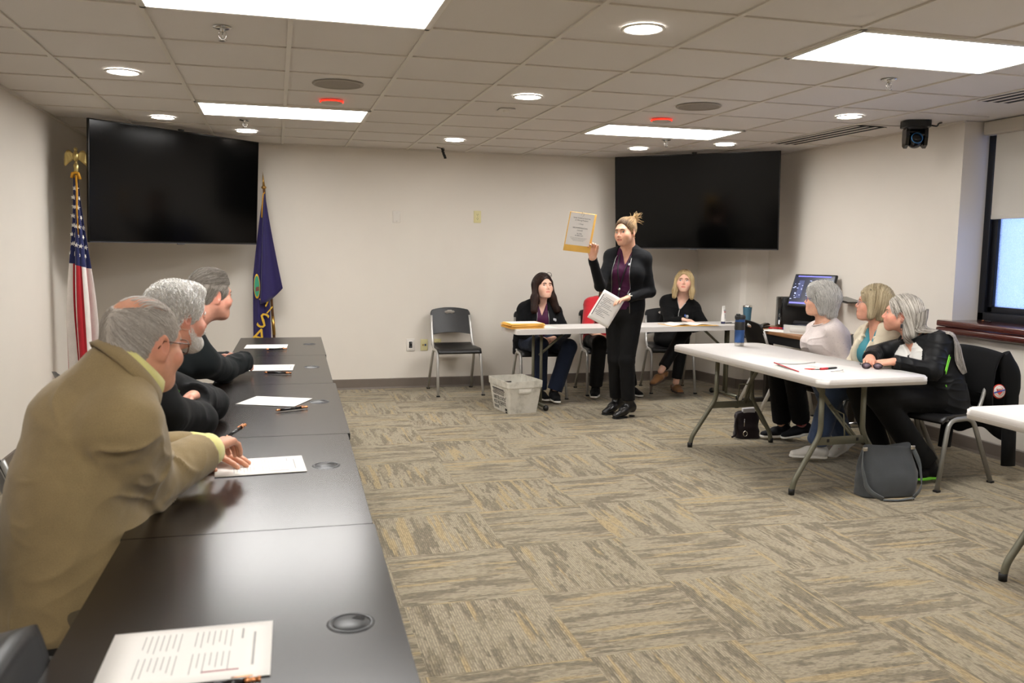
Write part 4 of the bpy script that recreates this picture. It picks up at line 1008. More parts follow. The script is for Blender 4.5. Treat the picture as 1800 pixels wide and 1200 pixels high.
eyes(k, root, '4a3a2a', (.35, 1, .15), .0056, brow='2a1b14', browt=.0027, lashr=.0018)
sh = torso(k, .003, bust=.8, belly=.35) + [neck_cut(k), wedge(k, .034, .002, .80, 1.2, .03), hem_cut(k, .0)]
top = garment('blouse', sh, M_plum, root, .0065, .004, seed=21)
cp = torso(k, .015, bust=.8, belly=.35) + [cap(k.P - k.s * .13, k.P + k.s * .1, .14, .125, .05, wide=(k.r, 1.45))] + sleeve(k, 'R', .006, .055, .046) + sleeve(k, 'L', .006, .055, .046) + [wedge(k, .052, .092, -.4, 1.3, .0), planes([((k.P[0], k.P[1], .40), (0, 0, 1))], k.P - .6, k.P + .6)]
card = garment('cardigan', cp, M_knit, root, .0065, .006, seed=22)
zip_edges(k, cp, .052, .088, .16, .93, 0, card, M_zip)
badge(k, cp, -.125, .76, .05, .04, 'logo', [M_lgw, M_lgw], card, lambda B, M: logo_white(B, M, .05))
badge(k, sh, -.075, .72, .02, .02, 'logo', [M_lgb, M_lgb], top, lambda B, M: logo_white(B, M, .028))
trousers(k, root, M_jean, 'jeans', rk=.068, ra=.066, rh=.098, amp=.005, seed=23)
for q, toe in (('R', (.25, -.95, 0)), ('L', (-.1, -1, 0))): shoe(root, k.leg[q][1], toe, M_canvas, M_wsole, L=.245, name='sneaker')
hp = [cap_hair(.006), cap((0, -.05, .0), (0, -.075, -.16), .075, .06, .04, wide=(A_([1., 0, 0]), 1.2))]
for s in (1, -1): hp += [cap((s * .076, .004, .03), (s * .098, .005, -.12), .022, .030, .03), cap((s * .098, .005, -.12), (s * .128, .045, -.245), .036, .030, .03)]
hp += [ell((0, .094, -.034), (.067, .078, .104), k=.010, op='s')]
M_hD = hair_mat('dark_brown_hair', ['150d0a', '2a1812', '4a2c20'], .42)
strands('hair', hp, k, 2600, flowS(), M_hD, root, lambda l: l[:, 2] > -.03, 28, .014, .0011, (-.001, .004), seed=24)
B = BM()    # sunglasses pushed up into the hair
for s in (1, -1):
    tube(B, [toW(k, (s * .036 + .026 * math.cos(a), .060 - .004 * math.sin(a), .108 + .018 * math.sin(a))) for a in np.linspace(0, 2 * PI, 20)[:-1]], .0024, 5, closed=True)
    tube(B, [toW(k, p) for p in ((s * .062, .058, .110), (s * .082, .03, .095), (s * .090, -.03, .06))], .0022, 5)
tube(B, [toW(k, p) for p in ((-.01, .062, .110), (0, .064, .112), (.01, .062, .110))], .0016, 5)
sg_ = obj('sunglasses', shift(B, root), mat('shades_frame', '2a2826', .3), root)
# person in red, mostly behind the standing woman
k = skeleton((3.255, 8.30, .53), (3.275, 8.24, .945), 262, (3.29, 8.18, 1.12), 255, 4, 0, sw=.165, shdrop=.055, g=1.08,
             arms={'R': ((3.02, 8.10, .66), (3.09, 7.88, .60)), 'L': ((3.50, 8.08, .66), (3.32, 7.86, .60))},
             legs={'R': ((3.04, 7.80, .55), (3.03, 7.86, .11)), 'L': ((3.29, 7.78, .55), (3.42, 7.90, .10))})
root = build_body('person', 'seated person in a red shirt and black trousers, mostly hidden behind the standing woman', k, M_skin,
    {'R': dict(d=(.6, -.7, -.1), n=(0, .3, -1), curl=(30, 35, 20), s=.95), 'L': dict(d=(-.6, -.7, -.1), n=(0, .3, -1), curl=(30, 35, 20), s=.95)}, headkw=dict(nose=.9))
eyes(k, root, '4a3a2a', brow='3a2a1c')
rp = torso(k, .010, bust=.7, belly=.3) + sleeve(k, 'R', .012, .055, .05, end=.02) + sleeve(k, 'L', .012, .055, .05, end=.02) + [neck_cut(k, .035), hem_cut(k, -.06)]
garment('shirt', rp, M_red, root, .007, .005, seed=31)
trousers(k, root, M_slack, rk=.066, ra=.060, rh=.09, amp=.005, seed=32)
for q, toe in (('R', (-.45, -.9, 0)), ('L', (.35, -.9, 0))): shoe(root, k.leg[q][1], toe, M_canvas, M_wsole, L=.25, name='sneaker')
hp = [cap_hair(.008), cap((0, -.05, .0), (0, -.08, -.15), .07, .05, .04, wide=(A_([1., 0, 0]), 1.2))]
for s in (1, -1): hp += [cap((s * .075, .0, .03), (s * .09, .01, -.19), .024, .028, .03)]
hp.append(ell((0, .088, -.038), (.058, .072, .105), k=.010, op='s'))
strands('hair', hp, k, 1500, flowS(), hair_mat('brown_hair', ['2c1c12', '5a3b24', '8a6240']), root, lambda l: l[:, 2] > -.03, 20, .014, .0012, (-.001, .004), seed=34)
# blonde young woman in a black quarter zip, legs crossed
k = skeleton((4.04, 8.29, .53), (4.105, 8.20, .955), 246, (4.088, 8.125, 1.14), 240, -7, 2, sw=.145, shdrop=.068, hip_hd=255, g=.98,
             arms={'R': ((3.90, 8.06, .715), (3.995, 7.945, .757)), 'L': ((4.275, 8.01, .69), (4.12, 7.98, .66))},
             legs={'R': ((3.945, 7.83, .56), (3.880, 7.82, .13)), 'L': ((3.93, 7.76, .66), (3.615, 7.62, .285))}, hipw=.08)
root = build_body('person', 'seated blonde woman in a black quarter zip top with crossed legs and brown clogs', k, M_skin3,
    {'R': dict(d=(.55, -.5, -.05), n=(0, .1, -1), curl=(22, 25, 15), s=.9), 'L': dict(d=(-.8, -.4, -.05), n=(0, .1, -1), curl=(25, 25, 15), s=.9)}, headkw=dict(nose=.8, full=.3, jaw=.92), rosy=.2, lip=(.80, .48, .48))
eyes(k, root, '5a6a70', (.25, 1, .2), .0062, brow='6a4a30', browt=.0025, lashr=.0018)
zp = torso(k, .014, bust=.45) + sleeve(k, 'R', .008, .054, .046) + sleeve(k, 'L', .008, .054, .046) + [neck_cut(k, .03), wedge(k, .050, .004, .80, 1.25, .02), hem_cut(k, -.06)]
top = garment('quarter_zip', zp, M_fleece, root, .0062, .005, seed=41)
cl = collar(k, 'collar', M_fleece, top, .078, .080, .045, .016, 38, tilt=16, up0=-.005)
B = BM(); tube(B, [on_front(k, zp, .002, t, .002) for t in np.linspace(.80, .30, 12)], .004, 6)
for sg in (-1, 1): tube(B, [on_front(k, zp, sg * (.004 + .046 * u), .80 + .2 * u, .001) for u in np.linspace(0, .85, 7)], .003, 5)
obj('zipper', shift(B, top), M_zip, top)
badge(k, zp, -.085, .70, .05, .03, 'logo', [M_lgw, M_lgb], top, lambda B, M: logo_white(B, M, .055))
trousers(k, root, M_legg, 'leggings', rk=.058, ra=.044, rh=.086, amp=.002, seed=43, end=.90)
shoe(root, k.leg['L'][1], (-.84, -.42, -.30), M_suede, mat('clog_sole', '2a1c12', .8), L=.25, up=(-.2, -.1, 1), name='clog', clog=True, ground=False, wid=.052)
shoe(root, k.leg['R'][1], (-.15, -1, 0), M_suede, MATS['clog_sole'], L=.25, name='clog', clog=True, wid=.052)
hp = [cap_hair(.006), cap((0, -.055, .0), (0, -.075, -.10), .07, .055, .04, wide=(A_([1., 0, 0]), 1.2))]
for s in (1, -1): hp += [cap((s * .074, .012, .03), (s * .086, .012, -.10), .020, .024, .03), cap((s * .086, .012, -.10), (s * .09, .03, -.165), .025, .018, .03)]
hp += [ell((0, .092, -.034), (.063, .076, .108), k=.010, op='s')]
M_hG = hair_mat('blonde_hair', ['6b5234', 'b0956a', 'd9c69a'], .45)
strands('hair', hp, k, 2800, flowS(.006), M_hG, root, lambda l: l[:, 2] > -.03, 22, .0135, .0010, (-.001, .004), seed=44, tone=(.35, 1), tone_fn=lambda r_, p: -.65 * np.clip((p[:, 2] - .085) / .04, 0, 1))
# ---- the three women at the white folding table
M_speck = cloth_mat('speckled_knit', 'cfc4c0', .9, 400, var=.06, stripes=lambda t, v, b: t.mix(t.ramp(t.n('ShaderNodeTexNoise', {'Vector': t.coord(scale=(1, 1, 3)), 'Scale': 85., 'Detail': 2.}).outputs[0], [(.66, (0, 0, 0)), (.70, (.8, .8, .8))]), b, srgb('8a8088')))
M_cream = cloth_mat('cream_knit', 'd2c7b0', .9, 260, var=.08); M_teal = cloth_mat('teal_cloth', '3f8795', .7, 500, sheen=.3)
M_track = cloth_mat('black_tricot', '0b0c0e', .55, 500, sheen=.03); M_trackw = cloth_mat('white_tricot', 'cfcdc8', .6, 500); M_lime = mat('lime_trim', '6fc62e', .5)
M_nvy = cloth_mat('charcoal_trousers', '0c0c0f', .8, 600, sheen=.02); M_swh = cloth_mat('white_mesh', 'c9c6c0', .7, 700); M_swb = cloth_mat('black_mesh', '0d0e12', .7, 700, sheen=.02)
# grey bob, speckled sweater
k = skeleton((4.07, 5.57, .53), (4.0, 5.605, .925), 168, (3.955, 5.605, 1.105), 141, -2, 0, sw=.155, shdrop=.06, hip_hd=172, g=1.08, bulge=.02,
             arms={'R': ((4.02, 5.80, .66), (3.82, 5.74, .60)), 'L': ((4.03, 5.385, .66), (3.83, 5.47, .60))},
             legs={'R': ((3.66, 5.68, .56), (3.80, 5.80, .105)), 'L': ((3.68, 5.50, .56), (3.90, 5.69, .135))})
root = build_body('person', 'seated woman with a grey bob, glasses and a pale speckled sweater', k, M_skin,
    {'R': dict(d=(-.8, -.3, -.1), n=(0, 0, -1), s=.95), 'L': dict(d=(-.8, .3, -.1), n=(0, 0, -1), s=.95)}, headkw=dict(nose=1., full=.5, chin2=.6), rosy=.1)
eyes(k, root, '4a5a6a', brow='9a9088', browt=.002)
sp = torso(k, .013, bust=.95, belly=.3) + sleeve(k, 'R', .008, .056, .047) + sleeve(k, 'L', .008, .056, .047) + [planes([(k.N + k.s * .022 - k.f * .0, -k.s + k.f * -.35)], k.N - .3, k.N + .3), hem_cut(k, -.10)]
sw = garment('sweater', sp, M_speck, root, .0065, .006, seed=51)
cn = k.N + k.s * .024 + k.f * .012; B = BM(); tube(B, [cn + k.r * .082 * math.sin(a) + (k.f * math.cos(a) * .078) - k.s * (.030 * (1 + math.cos(a)) / 2 - .006) for a in np.linspace(0, 2 * PI, 30)[:-1]], .0055, 6, closed=True); obj('neckband', shift(B, sw), M_speck, sw)
trousers(k, root, M_nvy, rk=.066, ra=.062, rh=.095, amp=.005, seed=53, end=.9)
for q, toe, up_ in (('R', (-1, .15, 0), (0, 0, 1)), ('L', (-.98, .12, -.14), (-.15, 0, 1))): shoe(root, k.leg[q][1], toe, M_swb, M_wsole, L=.26, up=up_, name='sneaker', sole_t=.026)
B = BM(); a, b = k.leg['L'][1], k.leg['L'][0]; d = nrm(b - a); tube(B, [a - d * .01, a + d * .085], [.041, .046], 18)
obj('sock', shift(B, root), cloth_mat('red_striped_sock', 'c2333d', .8, 500, stripes=lambda t, v, b: t.mix(t.ramp(t.math('SINE', t.math('MULTIPLY', t.n('ShaderNodeSeparateXYZ', {0: v}).outputs[2], 420.)), [(.62, (0, 0, 0)), (.75, (1, 1, 1))]), b, srgb('d9b9b4'))), root)
hp = [cap_hair(.018, .004), cap((0, -.055, .0), (0, -.07, -.10), .08, .050, .04, wide=(A_([1., 0, 0]), 1.15)), ell((0, .045, .085), (.06, .045, .035), k=.03)]
for s in (1, -1): hp += [cap((s * .074, -.012, .03), (s * .076, -.02, -.085), .030, .022, .03)]
hp += [ell((0, .092, -.035), (.075, .066, .082), k=.010, op='s')]
M_hH = hair_mat('silver_hair', ['8d8a86', 'c4c1bb', 'e6e3dd'], .5)
def flowB(l, g): x = l[:, 0]; t = np.clip((l[:, 2] - .0) / .11, 0, 1); return np.stack([np.sign(x) * (.1 + .5 * t), np.where(l[:, 1] > .03, .6, -.3) * t, -1.15 + .9 * t], 1)
strands('hair', hp, k, 3600, flowB, M_hH, root, lambda l: l[:, 2] > -.06, 15, .0125, .0011, (.0, .007), seed=54, curl=.0035, tone=(.1, 1))
glasses(k, 'eyeglasses', root, '4a4a8a', lens=None, w=.026, hgt=.019)
B = BM(); T = BM(); bmesh.ops.create_uvsphere(T, u_segments=10, v_segments=8, radius=.004); T.transform(Matrix.Translation(toW(k, (-.083, -.004, -.045)))); join(B, T, 0, True); obj('earring', shift(B, root), MATS['gold'], root)
# blonde bob, cream cardigan over teal
k = skeleton((4.11, 4.99, .53), (4.015, 5.0, .935), 178, (3.955, 5.01, 1.115), 140, -3, 0, sw=.155, shdrop=.06, hip_hd=170, g=1.08, bulge=.02,
             arms={'R': ((4.0, 5.22, .68), (3.83, 5.13, .585)), 'L': ((4.01, 4.79, .68), (3.83, 5.0, .57))},
             legs={'R': ((3.66, 5.12, .56), (3.93, 5.23, .135)), 'L': ((3.62, 4.93, .555), (3.62, 5.10, .115))})
root = build_body('person', 'seated woman with a blonde bob, cream cardigan and teal blouse', k, M_skin2,
    {'R': dict(d=(-.8, -.35, -.15), n=(0, 0, -1), curl=(30, 35, 20), s=.95), 'L': dict(d=(-.85, .3, -.2), n=(0, 0, -1), curl=(30, 35, 20), s=.95)}, headkw=dict(nose=1., full=.4, chin2=.5), rosy=.1)
eyes(k, root, '4a5a6a', brow='8a7050', browt=.002)
sh = torso(k, .003, bust=.9, belly=.4) + [neck_cut(k, .02), wedge(k, .036, .002, .76, 1.2, .03), hem_cut(k, -.05)]
top = garment('blouse', sh, M_teal, root, .0065, .006, seed=61, sc=(16, 16, 5))
for t in (.70, .60): B = BM(); T = BM(); bmesh.ops.create_uvsphere(T, u_segments=10, v_segments=8, radius=.009); T.transform(Matrix.Translation(on_front(k, sh, 0, t, .002))); join(B, T, 0, True); T.free(); obj('button', shift(B, top), mat('gold_button', 'c9b26a', .3, .9), top)
cp = torso(k, .018, bust=.9, belly=.4) + sleeve(k, 'R', .012, .056, .05) + sleeve(k, 'L', .012, .056, .05) + [wedge(k, .062, .100, -.3, 1.3, .0), hem_cut(k, -.14)]
card = garment('cardigan', cp, M_cream, root, .0068, .008, seed=62)
cl = collar(k, 'shawl_collar', M_cream, card, .088, .092, .055, .012, 34, tilt=20, fold=.03, thick=.008, up0=-.025, drop=.03)
B = BM()
for sg in (-1, 1): tube(B, [on_front(k, cp, sg * (.068 + .034 * (1 - t) / 1.3), t, .004) for t in np.linspace(.88, .02, 14)], .016, 8, sx=1.3, sy=.6)
obj('front_band', shift(B, card), M_cream, card)
trousers(k, root, M_jean2, 'jeans', rk=.070, ra=.064, rh=.096, amp=.005, seed=63, end=.93)
for q, toe, up_ in (('L', (-.9, .42, 0), (0, 0, 1)), ('R', (-.85, -.1, -.45), (-.4, 0, 1))):
    s_ = shoe(root, k.leg[q][1], toe, M_swh, M_wsole, L=.265, up=up_, name='sneaker', sole_t=.028, ground=(q == 'L'))
    t_ = nrm(toe); w_ = nrm(np.cross(t_, [0, 0, 1])); B = BM(); An = k.leg[q][1]
    for sd in (-1, 1): prism(B, [(-.02, -.004), (.035, .004), (.05, .018), (.02, .010), (-.01, .016)], 0, .003, basis(t_, A_([0, 0, 1.]), w_ * sd, An + t_ * .03 + w_ * sd * .036 - A_([0, 0, .055])))
    obj('side_mark', shift(B, s_), mat('red_mark', 'a8242f', .6), s_)
hp = [cap_hair(.012, .004), cap((0, -.05, .0), (0, -.062, -.09), .078, .058, .04, wide=(A_([1., 0, 0]), 1.15))]
for s in (1, -1): hp += [cap((s * .074, .0, .03), (s * .080, .008, -.085), .026, .022, .03)]
hp += [ell((0, .092, -.030), (.064, .072, .098), k=.010, op='s'), planes([((0, 0, -.115), (0, 0, 1))], A_([-.3] * 3), A_([.3] * 3), 's', .01)]
M_hI = hair_mat('ash_blonde_hair', ['7d6d52', 'a99879', 'cfc1a2'], .5)
strands('hair', hp, k, 3200, flowS(.0), M_hI, root, lambda l: l[:, 2] > -.05, 17, .0125, .0010, (.0, .004), seed=64, keep=lambda l: l[:, 2] > -.118)
glasses(k, 'eyeglasses', root, '8a8a9a', w=.025, hgt=.017, metal=.6)
# long silver hair, black and white track jacket with lime stripes
k = skeleton((4.12, 4.56, .53), (4.0, 4.635, .915), 190, (3.925, 4.695, 1.065), 140, -4, 0, sw=.155, shdrop=.055, hip_hd=172, g=1.08, bulge=.035,
             arms={'R': ((3.85, 4.83, .80), (3.66, 4.645, .79)), 'L': ((3.90, 4.365, .735), (3.69, 4.455, .788))},
             legs={'R': ((3.66, 4.72, .56), (3.86, 4.73, .11)), 'L': ((3.65, 4.53, .56), (4.0, 4.47, .11))})
root = build_body('person', 'seated woman with very long silver hair and a black, white and lime track jacket', k, M_skin2,
    {'R': dict(d=(-.6, -.7, -.1), n=(0, .1, -1), curl=(40, 50, 25), s=.92), 'L': dict(d=(-.8, .5, -.1), n=(.1, .1, -1), curl=(58, 62, 30), s=1.0)}, headkw=dict(nose=1.02, full=.2), rosy=.2)
eyes(k, root, '5a6a72', brow='7a6a5a', browt=.002)
jp = torso(k, .018, bust=.75, belly=.25) + [cap(k.P - k.s * .1, k.P + k.s * .08, .135, .125, .05, wide=(k.r, 1.4))] + sleeve(k, 'R', .012, .055, .046) + sleeve(k, 'L', .012, .055, .046) + [neck_cut(k, .02), wedge(k, .046, .004, .80, 1.25, .02), planes([((k.P[0], k.P[1], .46), (0, 0, 1))], k.P - .6, k.P + .6)]
def jmi(Vx, Q):
    c = Vx[Q].mean(1); q = c - k.P; la, hi, fo = q @ k.r, q @ k.s / k.L, q @ k.f
    ax_ = np.minimum.reduce([np.linalg.norm(np.cross(c - k.arm[z][0], nrm(k.arm[z][1] - k.arm[z][0])), axis=1) for z in 'RL'])
    wmask = (fo > .015) & (np.abs(la) < .108) & (hi < .97 - .12 * np.clip((np.abs(la) - .06) / .05, 0, 1)) & (hi > .36) & (np.abs(la) > .006); low = (fo > .03) & (np.abs(la) < .12) & (hi < .20) & (np.abs(la) > .006)
    return np.where((wmask | low) & (ax_ > .080), 1, 0)
jk = garment('track_jacket', jp, [M_track, M_trackw], root, .0045, .006, seed=71, mi=jmi)
collar(k, 'collar', M_track, jk, .080, .084, .05, .016, 30, tilt=16, up0=-.012)
B = BM(); tube(B, [on_front(k, jp, 0, t, .002) for t in np.linspace(.80, .12, 14)], .005, 6); obj('zipper', shift(B, jk), MATS['black_plastic'], jk)
B = BM()
S, (E, Wr) = k.sh['L'], k.arm['L']; ad = nrm(E - S); ou = nrm(-k.r - ad * (-k.r @ ad)); bk = np.cross(ad, ou)
for i in range(3):                     # three lime stripes down the back of the near sleeve
    a0 = R(52 - 15 * i); e_ = ou * math.cos(a0) - k.f * 0 + (-nrm(k.f - ad * (k.f @ ad))) * math.sin(a0)
    tube(B, [S + ad * (np.linalg.norm(E - S) * u) + e_ * (.076 - .009 * u) for u in np.linspace(.45, 1.0, 7)], .0032, 6)
    x0 = nrm(Wr - E); 
for i in range(3):                     # and across the side panel
    la = -.150 - .022 * i; p = k.P + k.s * .05; tube(B, [k.P + k.s * h_ - k.r * (.165) + k.f * (.085 - .028 * i) for h_ in (.02, .06, .10)], .004, 6)
obj('lime_stripes', shift(B, jk), M_lime, jk)
badge(k, jp, -.07, .66, .03, .02, 'logo', [M_lime, M_lime], jk, lambda B, M: (prism(B, [(-.012, -.004), (.014, -.004), (.010, .006), (-.010, .006)], 0, .002), B.transform(M)))
trousers(k, root, M_slack, rk=.072, ra=.070, rh=.098, amp=.006, seed=73, end=.96)
for q in 'RL': shoe(root, k.leg[q][1], (-1, .06, 0), M_swb, M_lime if q == 'L' else M_wsole, L=.255, name='sneaker', sole_t=.022)
hp = [cap_hair(.010, .002), cap((0, -.055, .0), (0, -.085, -.14), .074, .060, .04, wide=(A_([1., 0, 0]), 1.2))]
for s in (1, -1): hp += [cap((s * .070, -.035, .03), (s * .075, -.060, -.12), .026, .030, .03)]
hp += [ell((0, .092, -.028), (.072, .078, .104), k=.010, op='s'), ell((-.08, .004, -.02), (.035, .028, .045), k=.01, op='s'), ell((.08, .004, -.02), (.035, .028, .045), k=.01, op='s')]
wb = [loc(p, k) for p in hp]; 
M_hJ = hair_mat('silver_streaked_hair', ['3c362f', '857d73', 'bfb8ae', 'dad5cc'], .42)
strands('hair', hp, k, 3000, lambda l, g: np.stack([np.sign(l[:, 0]) * (.15 + .5 * np.clip((l[:, 2] - .03) / .08, 0, 1)), -.45 + 0 * l[:, 0], -1. + .6 * np.clip((l[:, 2] - .03) / .08, 0, 1)], 1), M_hJ, root, lambda l: l[:, 2] > -.06, 20, .0135, .0011, (.0, .004), seed=74, tone=(.15, 1))
hr = [o for o in root.children if o.name.startswith('hair')][0]
g_ = np.random.default_rng(75); B = BM()   # the lengths falling down her back
a0 = toW(k, (-.01, -.10, -.02)); dr = nrm(-.50 * k.f - k.r)
sd_ = np.cross(dr, k.s)
def on_line2(t, u):
    q = (toW(k, (-.03, -.06, .01)) * (1 - t) + (k.P + k.s * k.L * .30 - k.r * .06) * t) + sd_ * u * (.058 + .022 * math.sin(3 * t) - .02 * t); p = q + dr * .4
    for _ in range(90):
        e = min(sdf(jp, p[None])[0], sdf(wb, p[None])[0])
        if e < .0005: break
        p = p - dr * e * .7
    return p + dr * .010
lanes = [[on_line2(t, u) for t in np.linspace(0, 1, 9)] for u in np.linspace(-1, 1, 7)]
def bez(P, t):
    P = [A_(p) for p in P]; n = len(P) - 1; x = t * n; i = min(int(x), n - 1); f = x - i
    p0, p1, p2, p3 = P[max(i - 1, 0)], P[i], P[i + 1], P[min(i + 2, n)]
    return .5 * (2 * p1 + (p2 - p0) * f + (2 * p0 - 5 * p1 + 4 * p2 - p3) * f * f + (3 * p1 - p0 - 3 * p2 + p3) * f ** 3)
SV, SF, TT = [], [], []
for i in range(700):
    u = g_.uniform(-1, 1); d = g_.uniform(0, 1); L = g_.uniform(.78, 1.0); t0 = g_.uniform(.1, .9); ph = g_.uniform(0, 6.28); base = len(SV)
    wd = lambda t: .062 + .02 * math.sin(t * 3) - .03 * t
    x_ = (u + 1) * 2.999; i0 = int(x_); f0 = x_ - i0; lane = [lanes[i0][q] * (1 - f0) + lanes[i0 + 1][q] * f0 for q in range(9)]
    for j in range(16):
        t = j / 15 * L; p = bez(lane, t) + sd_ * (.005 * math.sin(ph + t * 5)) + dr * (.016 * (1 - u * u) * (1 - .4 * t) * d); tg = nrm(bez(lane, min(t + .02, 1)) - bez(lane, max(t - .02, 0))); r_ = .0020 * (1 - .6 * j / 15)
        w_ = nrm(np.cross(tg, k.f)); 
        for a in (0, 2.094, 4.189): SV.append(p + w_ * math.cos(a) * r_ + k.f * math.sin(a) * r_); TT.append(t0)
    for j in range(15):
        for e in range(3): SF.append((base + j * 3 + e, base + j * 3 + (e + 1) % 3, base + j * 3 + 3 + (e + 1) % 3, base + j * 3 + 3 + e))
raw('back_lengths', A_(SV), SF, M_hJ, hr, attr=np.repeat(A_(TT)[:, None], 3, 1))
B = BM(); p = toW(k, (-.082, -.006, -.046)); tube(B, [p, p - A_([0, 0, .012])], .0012, 5); box(B, p - A_([0, 0, .026]), (.004, .014, .026), rot=(0, 0, R(50)), bev=.001)
tube(B, [p - A_([.0, .0, .045]) + A_([.010 * math.cos(a), 0, .010 * math.sin(a)]) for a in np.linspace(0, 6.28, 12)[:-1]], .0012, 5, closed=True); obj('earring', shift(B, root), mat('dark_silver', '55555a', .3, 1.), root)
# ---- the three men at the dark tables
M_blazer = cloth_mat('tan_blazer_cloth', '917e5b', .9, 420, var=.15, bump=.4); M_yellow = cloth_mat('yellow_shirt_cloth', 'd6cf86', .75, 600)
M_khaki = cloth_mat('khaki_trousers', '5c5240', .85, 500); M_char = cloth_mat('dark_pullover', '0c1112', .9, 350, sheen=.03); M_bjk = cloth_mat('black_jacket', '08090a', .85, 400, sheen=.03)
M_skinA = skin_mat('skin_weathered', 'cf987c'); M_skinC = skin_mat('skin_pink', 'd29a84')
def crease_amp(k, pts, rad=.13, lo=.35, hi=1.6):
    return lambda V_: lo + hi * np.max([np.exp(-((V_ - A_(p)) ** 2).sum(1) / rad ** 2) for p in pts], 0)
k = skeleton((-.545, 2.43, .56), (-.392, 2.365, 1.125), 36, (-.338, 2.41, 1.198), 51, 9, 0, shw={'R': (-.368, 2.235, 1.015), 'L': (-.475, 2.50, 1.0)}, hip_hd=20, g=1.10, lat=.90, bulge=.045, hs=1.01,
             arms={'R': ((-.345, 2.45, .812), (-.203, 2.685, .842)), 'L': ((-.46, 2.83, .82), (-.248, 2.945, .788))},
             legs={'R': ((-.18, 2.42, .57), (-.26, 2.48, .11)), 'L': ((-.20, 2.66, .57), (-.28, 2.74, .11))}, hipw=.10)
def tA(l, inh):
    T = np.ones((len(l), 3)); b = inh & (l[:, 2] > .02); T[b] = (1.04, 1.0, .97); return T
root = build_body('person', 'balding man in a tan blazer and yellow shirt leaning on the dark table', k, M_skinA,
    {'R': dict(d=(.45, .88, .06), n=(.25, .0, -1), s=1.06, each=[(22, 38, 20), (28, 42, 22), (32, 44, 24), (36, 46, 24)], thumb=(.8, .5, .2)), 'L': dict(d=(.86, -.50, -.17), n=(-.1, .05, -1), curl=(4, 8, 6), s=1.06, spread=.10, thumb=(.7, .6, .1))}, headkw=dict(male=True, nose=1.12, full=.8, jaw=1.1, neckr=.066, chin2=1.), rosy=.16, hh=.0022, handh=.0024, tint_fn=tA)
eyes(k, root, '4a5a6a', openz=.0045, brow='b0a89c')
sleeves = sleeve(k, 'R', .014, .076, .068, .048, end=.86) + sleeve(k, 'L', .014, .062, .052, .042, end=.84)
bz = torso(k, .020, belly=1.0) + [cap(k.P - A_([.03, .0, .06]), k.P + k.s * .12, .165, .150, .06, wide=(k.hr, 1.22)), cap(k.P + A_([-.06, -.0, -.02]), k.P + k.s * .30 - k.f * .06, .12, .12, .06, wide=(k.hr, 1.4))] + sleeves + [planes([(k.N + k.s * .045, -k.s * 1 - k.f * .25)], k.N - .3, k.N + .3), planes([((k.P[0], k.P[1], .43), (0, 0, 1))], k.P - .7, k.P + .7), wedge(k, .035, .01, .45, 1.3, .07)]
bl_ = garment('blazer', bz, M_blazer, root, .006, .017, sc=(7, 7, 13), seed=82, warp=.9, ampf=crease_amp(k, [k.arm['R'][0], k.arm['L'][0], k.sh['R'] - k.s * .10, k.P + k.s * .15 + k.r * .1], .14, .30, 1.2))
collar(k, 'blazer_collar', M_blazer, bl_, .094, .092, .050, .000, 26, tilt=33, fold=.030, thick=.006, up0=-.014, drop=.035)
sc_ = collar(k, 'shirt_collar', M_yellow, root, .080, .080, .058, .000, 10, tilt=33, fold=.026, thick=.004, up0=-.008, drop=.012)
def ring_seam(c, ax, r, B, rt=.0022, a0=0, a1=360, flat=None):
    ax = nrm(ax); u = nrm(np.cross(ax, [.3, .2, .9])); w = np.cross(ax, u)
    tube(B, [c + (u * math.cos(R(a)) + w * math.sin(R(a))) * r for a in np.linspace(a0, a1, 40)], rt, 5)
for q, e in (('R', .86), ('L', .84)):
    E, Wq = k.arm[q]; d = nrm(Wq - E); c = E + (Wq - E) * e; B = BM(); tube(B, [c - d * .02, c + d * .01, c + d * .046, c + d * .049], [.054, .055, .050, .044], 24); obj('shirt_cuff', shift(B, root), M_yellow, root)
trousers(k, root, M_khaki, rk=.075, ra=.07, rh=.11, amp=.005, seed=83)
for q in 'RL': shoe(root, k.leg[q][1], (1, .3, 0), M_leather, M_sole, L=.29, name='dress_shoe')
hp = [ell((0, -.016, .030), (.0785, .102, .083), k=.02), ell((0, -.06, -.035), (.066, .054, .05), k=.03), FACE(.098, (.075, .062, .098), -.02), ell((0, -.010, .122), (.057, .112, .058), k=.012, op='s')]
for s in (1, -1): hp.append(ell((s * .083, -.004, -.012), (.026, .020, .036), k=.006, op='s'))
M_hA = hair_mat('thin_grey_hair', ['a59c93', 'c2bab1', 'ded7ce'], .5)
strands('hair', hp, k, 7500, lambda l, g: np.stack([.25 * np.sign(l[:, 0]), .75 * np.ones(len(l)), -.55 - 0 * l[:, 0]], 1) + g.normal(0, .10, (len(l), 3)), M_hA, root, lambda l: (l[:, 2] > -.07), 9, .009, .00052, (-.0005, .0026), seed=84, tone=(.1, .95))
g_ = np.random.default_rng(85); B = BM()    # thin hair combed across the top
for i in range(420):
    x = g_.uniform(-.055, .055); y = g_.uniform(-.075, .03); z = .034 + .0845 * math.sqrt(max(0.01, 1 - (x / .0755) ** 2 - ((y + .016) / .096) ** 2)); pts = []
    for j in range(6):
        yy = y + .011 * j; zz = .034 + .0838 * math.sqrt(max(0.01, 1 - (x / .0742) ** 2 - ((yy + .016) / .0948) ** 2)); pts.append(toW(k, (x + .003 * j * (1 if x > 0 else -1) * g_.uniform(0, 1), yy, zz + .0012)))
    if abs(x) > .034 or y < -.06 or g_.uniform() < .22: tube(B, pts, [.0007, .0008, .0008, .0007, .0005, .0003], 3, caps=False)
hr = [o for o in root.children if o.name.startswith('hair')][0]; obj('combed_top', shift(B, hr), mat('hair_grey_thin', 'bdb4aa', .5), hr)
